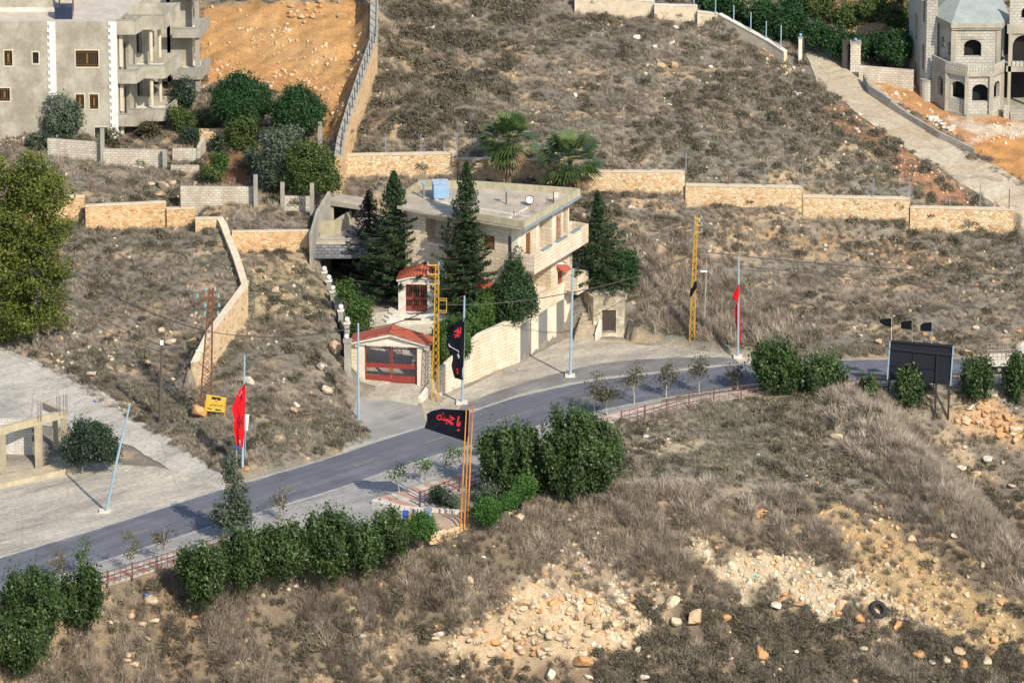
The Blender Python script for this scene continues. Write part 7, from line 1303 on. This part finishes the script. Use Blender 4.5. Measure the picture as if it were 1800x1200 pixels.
for a in ((365,361,7,WH,'crumpled white sheet above the short stone wall'),(249,296,5,WH,'white plastic bag on the rubbish below the block wall'),(245,287,4,BLU,'dark blue plastic sheet on the rubbish below the block wall'),(192,314,3,WH,'small white scrap on the dark slope under the block wall'),(987,971,5,WH,'white plastic bag in the pale brush at centre'),(1027,1001,3.5,WH,'white bottle near the yellow sack'),(1013,1010,5,YEL,'yellow sack at the top of the debris streak'),(871,929,5,PUR,'purple bag under the clipped round trees'),(850,981,4,WH,'white bag below the dry stone wall'),(803,979,3.5,WH,'white scrap beside the green one in the brush'),(811,982,3.5,GRN,'green scrap in the brush below the dry stone wall'),(1332,1016,4.5,TUR,'turquoise rag on the pale rubble'),(1336,1085,5,WH,'silvery foil at the foot of the rubble'),(1023,941,3.5,REDC,'red scrap in the pale brush at centre'),(914,1026,3,BLU,'blue bottle on the debris streak'),(967,1032,3,BLU,'light blue scrap on the debris streak'),(850,1085,3,BLU,'blue scrap left of the rubble fan'),(1530,449,4.5,WH,'white plastic bag on the right hillside'),(1280,612,3,GRN,'green bottle at the hill foot left of the right red flag'),(908,651,2.5,BLU,'blue scrap on the forecourt by the first shutter'),(166,708,3.5,BLU,'blue scrap at the edge of the side road'),(257,1047,5,BLU,'blue bag under the red brown railing'),(1248,120,5,WH,'white bag on the upper hill near the pines'),(1306,119,4,BLU,'blue grey scrap on the upper hill near the track'),(1290,157,3.5,WH,'white bag left of the round bush on the upper hill'),(1401,168,7,WH,'white sheet beside the track edge'),(1575,195,4,WH,'white sack beside the track wall'),(762,51,6,WH,'white sheet among shrubs near the uphill wall'),(748,52,4,WH,'white scrap left of the sheet near the uphill wall'),(763,66,4,BLU,'blue grey scrap below the sheet near the uphill wall'),(1136,769,6,WH,'pale rubbish heap by the big carob'),(1103,850,5,WH,'white rubbish right of the big carob'),(1128,842,4,TUR,'turquoise scrap right of the big carob'),(1092,858,4,BLU,'blue scrap right of the big carob'),(888,903,3,BLU,'blue scrap by the broken stone wall'),(1790,758,6,WH,'silvery bag on the orange rocks at right'),(625,350,3,BLU,'blue scrap on the bank behind the annexe'),(622,952,3,WH,'white scrap under the right end of the hedge')):
    litter(*a)
for i, (x, y, s_) in enumerate(((1640,214,10),(1652,222,9),(1668,230,7))):
    g = G(x, y); mb = MB(); rg = random.Random(i)
    for j in range(8): mb.box(g+Vector((rg.uniform(-.4, .4), rg.uniform(-.3, .3), .12+.22*(j//4))), (.2, .03*rg.uniform(-1, 1), 0), (0, .1, 0), (0, 0, .1))
    tag(mb.build('block_stack', MAT_WTRIM, base=g), ('largest', 'middle', 'smallest')[i]+' of the white block stacks before the mansion', 'building blocks')
# ------------------------------------------------------------------ ground cover: dry grass, scrub, weeds, stones (stuff)
def proto(name, kind, seed, mat):
    rng = np.random.default_rng(seed); Q = []
    if kind == 'grass':
        for _ in range(46):
            a = rng.uniform(0, 6.28); r0 = rng.uniform(0, .22); p = np.array([math.cos(a)*r0, math.sin(a)*r0, -.05]); le = rng.uniform(.25, .95); ou = rng.uniform(.1, .75); a2 = a+rng.normal(0, .7)
            d = np.array([math.cos(a2)*ou, math.sin(a2)*ou, 1.0]); d /= np.linalg.norm(d); m = p+d*le*.55; t = p+d*le+np.array([math.cos(a2)*.12, math.sin(a2)*.12, -.08]); s = np.array([-math.sin(a2), math.cos(a2), 0])*rng.uniform(.010, .022)
            Q += [[p-s, p+s, m+s*.8, m-s*.8], [m-s*.8, m+s*.8, t+s*.2, t-s*.2]]
    elif kind == 'bush':
        for _ in range(120):
            d = unit(rng.normal(size=3)); d[2] = abs(d[2])*.9; r = rng.uniform(.35, .62); p = d*r*np.array([1, 1, .85]); n = unit(rng.normal(size=3)+d); u = unit(np.cross(n, rng.normal(size=3))); v = np.cross(n, u); l = rng.uniform(.09, .2); Q.append([p-u*l, p-v*l*.25, p+u*l, p+v*l*.25])
        for _ in range(36):
            d = unit(rng.normal(size=3)); d[2] = abs(d[2])+.3; d = unit(d); e = d*rng.uniform(.45, .75); s = unit(np.cross(d, [.3, .2, .9]))*.012; Q.append([-s, s, e+s*.5, e-s*.5])
    else:
        for _ in range(60):
            a = rng.uniform(0, 6.28); r0 = rng.uniform(0, .45)**1; p = np.array([math.cos(a)*r0, math.sin(a)*r0, 0]); le = rng.uniform(.08, .26); d = unit(np.array([rng.normal(0, .5), rng.normal(0, .5), 1])); s = unit(np.cross(d, rng.normal(size=3)))*rng.uniform(.015, .035); e = p+d*le; Q.append([p-s*.4, p+s*.4, e*.6+p*.4+s, e])
    Q = np.array(Q); me = bpy.data.meshes.new(name); n = len(Q); me.vertices.add(4*n); me.vertices.foreach_set('co', Q.reshape(-1)); me.loops.add(4*n); me.loops.foreach_set('vertex_index', np.arange(4*n)); me.polygons.add(n); me.polygons.foreach_set('loop_start', np.arange(0, 4*n, 4)); me.update(calc_edges=True); me.materials.append(mat)
    return bpy.data.objects.new(name, me)
def scatter(name, label, cat, P, scl, tint, protos, kind='stuff', tilt=.15, rng=RNG):
    n = len(P); me = bpy.data.meshes.new(name); me.vertices.add(n); me.vertices.foreach_set('co', np.asarray(P, float).ravel())
    rot = np.stack([rng.normal(0, tilt, n), rng.normal(0, tilt, n), rng.uniform(0, 6.28, n)], 1); sc3 = np.asarray(scl, float)
    if sc3.ndim == 1: sc3 = sc3[:, None]*rng.uniform(.85, 1.15, (n, 3))
    for nm, ty_, d, f in (('rot', 'FLOAT_VECTOR', rot, 'vector'), ('scl', 'FLOAT_VECTOR', sc3, 'vector'), ('tint', 'FLOAT', np.clip(tint, 0, 1), 'value'), ('pick', 'INT', rng.integers(0, len(protos), n), 'value')):
        a = me.attributes.new(nm, ty_, 'POINT'); a.data.foreach_set(f, np.ascontiguousarray(d).ravel())
    me.update(); o = bpy.data.objects.new(name, me); COL.objects.link(o); tag(o, label, cat, kind=kind)
    pc = bpy.data.collections.new(name+'_sources')
    for p in protos: pc.objects.link(p)
    ng = bpy.data.node_groups.new(name, 'GeometryNodeTree'); ng.interface.new_socket('Geometry', in_out='INPUT', socket_type='NodeSocketGeometry'); ng.interface.new_socket('Geometry', in_out='OUTPUT', socket_type='NodeSocketGeometry')
    N, L = ng.nodes.new, ng.links.new; gi, go = N('NodeGroupInput'), N('NodeGroupOutput'); ci = N('GeometryNodeCollectionInfo'); ci.inputs['Collection'].default_value = pc; ci.inputs['Separate Children'].default_value = True; ci.inputs['Reset Children'].default_value = True
    ip = N('GeometryNodeInstanceOnPoints'); ip.inputs['Pick Instance'].default_value = True; L(gi.outputs[0], ip.inputs['Points']); L(ci.outputs[0], ip.inputs['Instance'])
    for nm, dt, soc in (('rot', 'FLOAT_VECTOR', 'Rotation'), ('scl', 'FLOAT_VECTOR', 'Scale'), ('pick', 'INT', 'Instance Index')):
        a = N('GeometryNodeInputNamedAttribute'); a.data_type = dt; a.inputs['Name'].default_value = nm; L(a.outputs[0], ip.inputs[soc])
    L(ip.outputs[0], go.inputs[0]); md = o.modifiers.new('scatter', 'NODES'); md.node_group = ng; return o
# where things grow: everywhere but on paving, buildings, bare dirt
NP = 300000
sx = RNG.uniform(-52, 52, NP); sy = RNG.uniform(-64, 60, NP); sz = H(sx, sy); qx, qy = proj(sx, sy, sz)
vis = (qx > -60) & (qx < 1860) & (qy > -60) & (qy < 1290); sx, sy, sz, qx, qy = sx[vis], sy[vis], sz[vis], qx[vis], qy[vis]
gi_ = np.clip(((sx-GX0)/GS).astype(int), 0, GNX-1); gj_ = np.clip(((sy-GY0)/GS).astype(int), 0, GNY-1)
paved = PAVEMASK[gj_, gi_] > .25; zone = ZW[:, gj_, gi_]
house = np.zeros(len(sx), bool)
for bx, by, bk in BPOS: house |= (sx-bx)**2+((sy-by+bk*.7)/1.2)**2 < (bk*.85)**2
for pl in ([(-13.9,-13.5),(-15.8,1.5),(-16.9,12),(-3,12),(6.5,6),(0.6,-5.5),(-6,-13)], [(-60,yA+.2),(b0.x+.2,yA+.2),(b0.x+4.6,yA+9),(b0.x+4.6,yA+13),(-60,yA+13)], [(m0.x-6,yM+3),(m0.x-3,yM),(m0.x+8,yM),(m0.x+8,yM+14),(m0.x-6,yM+14)]): house |= inpoly(sx, sy, pl)
bare = zone[[0, 2, 3]].max(0)*1.0; semi = np.maximum.reduce([zone[1]*.8, zone[4]*.8, zone[5]*.85, zone[11]*.93, zone[12]*.6, zone[13]*.93, zone[14]*.86, zone[15]*.8, zone[21]*.95, zone[22], zone[17]*.95, zone[18]*.8, zone[19], zone[9]*.55, zone[10]*.6])
ok = ~paved & ~house; dens = (1-np.maximum(bare, semi)); n1 = fbm(sx/4.2, sy/4.2, 5, 3); n2 = fbm(sx/2.0, sy/2.0, 77, 3); n3 = fbm(sx/7.5, sy/7.5, 91, 2); rnd = RNG.random(len(sx))
front = qy > 880; inp = lambda P_: inpoly(qx, qy, P_)
ridge = inp([(1440,690),(1560,700),(1700,850),(1820,1000),(1820,1090),(1690,960),(1570,860),(1470,780)]); bank = inp([(1090,420),(1200,430),(1330,520),(1450,610),(1330,620),(1150,600),(1100,560)])
brush = inp([(850,930),(1000,890),(1080,860),(1250,850),(1430,870),(1500,930),(1400,980),(1250,930),(1180,1030),(1050,980),(930,1000)]) | inp([(300,1040),(640,990),(760,980),(900,1030),(760,1090),(640,1060),(420,1100)])
sS, tS = (sx-sy)*.7071, (sx+sy)*.7071; clump = np.clip((np.where(front, fbm(sS/4.5, tS/1.3, 61, 3), fbm(sx/1.5, sy/1.5, 61, 3))-.41)*6, 0, 1); lowleft = inp([(170,1075),(640,1000),(780,1060),(620,1200),(0,1220),(80,1160)]); tall = ridge | bank | (lowleft & (clump > .1)) | (brush & (clump > .25)); spurtop = inp([(1090,750),(1330,700),(1460,700),(1560,850),(1400,870),(1150,850)])
MG = M_leaf('dry_grass_blades', (0.155, 0.126, 0.095), (0.49, 0.415, 0.325), .25, .8, True); MS = M_leaf('scrub_twigs', (0.075, 0.068, 0.046), (0.27, 0.235, 0.16), .15, .8, True); MW = M_leaf('weed_leaves', (0.125, 0.125, 0.088), (0.285, 0.272, 0.19), .2, .7, True)
pg = [proto('grass_tuft', 'grass', i, MG) for i in range(5)]; pb = [proto('scrub_bush', 'bush', 20+i, MS) for i in range(4)]; pw_ = [proto('weed_patch', 'weed', 40+i, MW) for i in range(3)]
P = np.stack([sx, sy, sz-.03], 1)
k = ok & (rnd < dens*np.where(tall, .16+.62*clump+np.where(lowleft, .22, 0), np.where(front, .22+.55*clump, .16+.55*clump*np.clip((n1-.30)*3.4, 0.15, 1)))*np.where(spurtop & ~ridge, .45, 1))
scatter('dry_grass', 'grey brown dry grass and thistle covering the hillside', 'grass', P[k], np.where(tall, 1.15, np.where(front, .80, .60))[k]*RNG.uniform(.5, 1.3, k.sum())*(.72+.5*n2[k]), (.22+.75*np.clip((n2-.30)*2.2, 0, 1)*RNG.uniform(.5, 1.15, len(sx))+np.where(tall, .12, 0)-np.where((front & ~tall & ~spurtop) | lowleft, .20, 0))[k], pg, tilt=.28)
r2 = RNG.random(len(sx)); scr = (fbm(sx/2.2, sy/2.2, 151, 3) > .5) & inpoly(qx+(n1-.5)*160, qy+(n2-.5)*120, [(680,-20),(960,-20),(900,150),(860,220),(620,270),(640,200),(690,80)])
k = ok & (r2 < (1-np.maximum(bare, zone[[11, 13, 14]].max(0)*.85))*(.010+np.where(scr, .11, 0)+.05*np.clip((n3-.56)*5, 0, 1)+np.where(front & (qy > 1060), .05, 0)+np.where(inpoly(qx, qy, [(1100,1050),(1500,1090),(1800,1140),(1800,1200),(1000,1200)]), .16, 0)))
scatter('dry_scrub', 'dark olive and brown low scrub scattered over the dry slopes', 'scrub', P[k], RNG.uniform(.5, 1.25, k.sum())*np.where(scr, 1.25, 1.0)[k], (RNG.uniform(0, .75, len(sx))*np.where(scr | (qy > 1060), .75, 1))[k], pb)
r3 = RNG.random(len(sx)); gz = spurtop & (n1 > .52) | inpoly(qx, qy, [(100,640),(300,740),(420,800),(640,770),(650,740),(540,740),(420,760),(300,690),(140,640)]) | inpoly(qx, qy, [(1430,605),(1560,615),(1560,628),(1430,628)]) | inpoly(qx, qy, [(1200,700),(1420,700),(1450,760),(1250,770)])
k = ok & (r3 < (1-bare)*(.03+.22*np.clip((.46-n1)*6, 0, 1)*np.where(front, .35, 1)+np.where(gz, .24, 0)))
scatter('green_weeds', 'low grey green weeds between the dry grass', 'weeds', P[k], RNG.uniform(.6, 1.2, k.sum())*np.where(gz, 1.25, 1)[k], (RNG.uniform(.1, .9, len(sx))*np.where(gz, 1.1, .8))[k], pw_)
def M_stone_i():
    m, t, b, N, L = new_mat('loose_stone'); a = N('ShaderNodeAttribute'); a.attribute_name = 'tint'; a.attribute_type = 'INSTANCER'; col = ramp(t, a.outputs['Fac'], [(0, (.46, .24, .10)), (.3, (.50, .37, .22)), (.7, (.50, .42, .30)), (1, (.54, .49, .41))]); L(col, b.inputs['Base Color']); b.inputs['Roughness'].default_value = .95; return m
MSI = M_stone_i(); ps = [bpy.data.objects.new('loose_stone', rockmesh('loose_stone', 200+i, MSI, 1)) for i in range(5)]
r4 = RNG.random(len(sx)); pz = zone[[11, 13, 15]].max(0)
n5 = fbm(sx/3.3, sy/3.3, 131, 3); k = ~paved & ~house & (r4 < .010+.62*zone[[11, 13]].max(0)+.35*zone[15]+.28*zone[12]+.22*zone[14]+.02*zone[0]+.30*zone[18]+.08*zone[17]+.10*zone[9]+.12*zone[[5, 7]].max(0)+.22*np.clip((n5-.56)*6, 0, 1)+.035*front*(~lowleft))
scatter('loose_stones', 'loose pale stones and gravel lying over the slopes', 'stones', np.stack([sx, sy, sz+.03], 1)[k], (.05+np.where(zone[[11, 13]].max(0) > .3, .27, .24)[k]*RNG.random(k.sum())**np.where(zone[[11, 13]].max(0) > .3, 2.5, 3.4)[k])*np.where(front, 1.15, .9)[k], (RNG.uniform(0, 1, len(sx))*np.where(zone[[0, 14, 15]].max(0) > .4, .55, 1))[k], ps, tilt=.6)
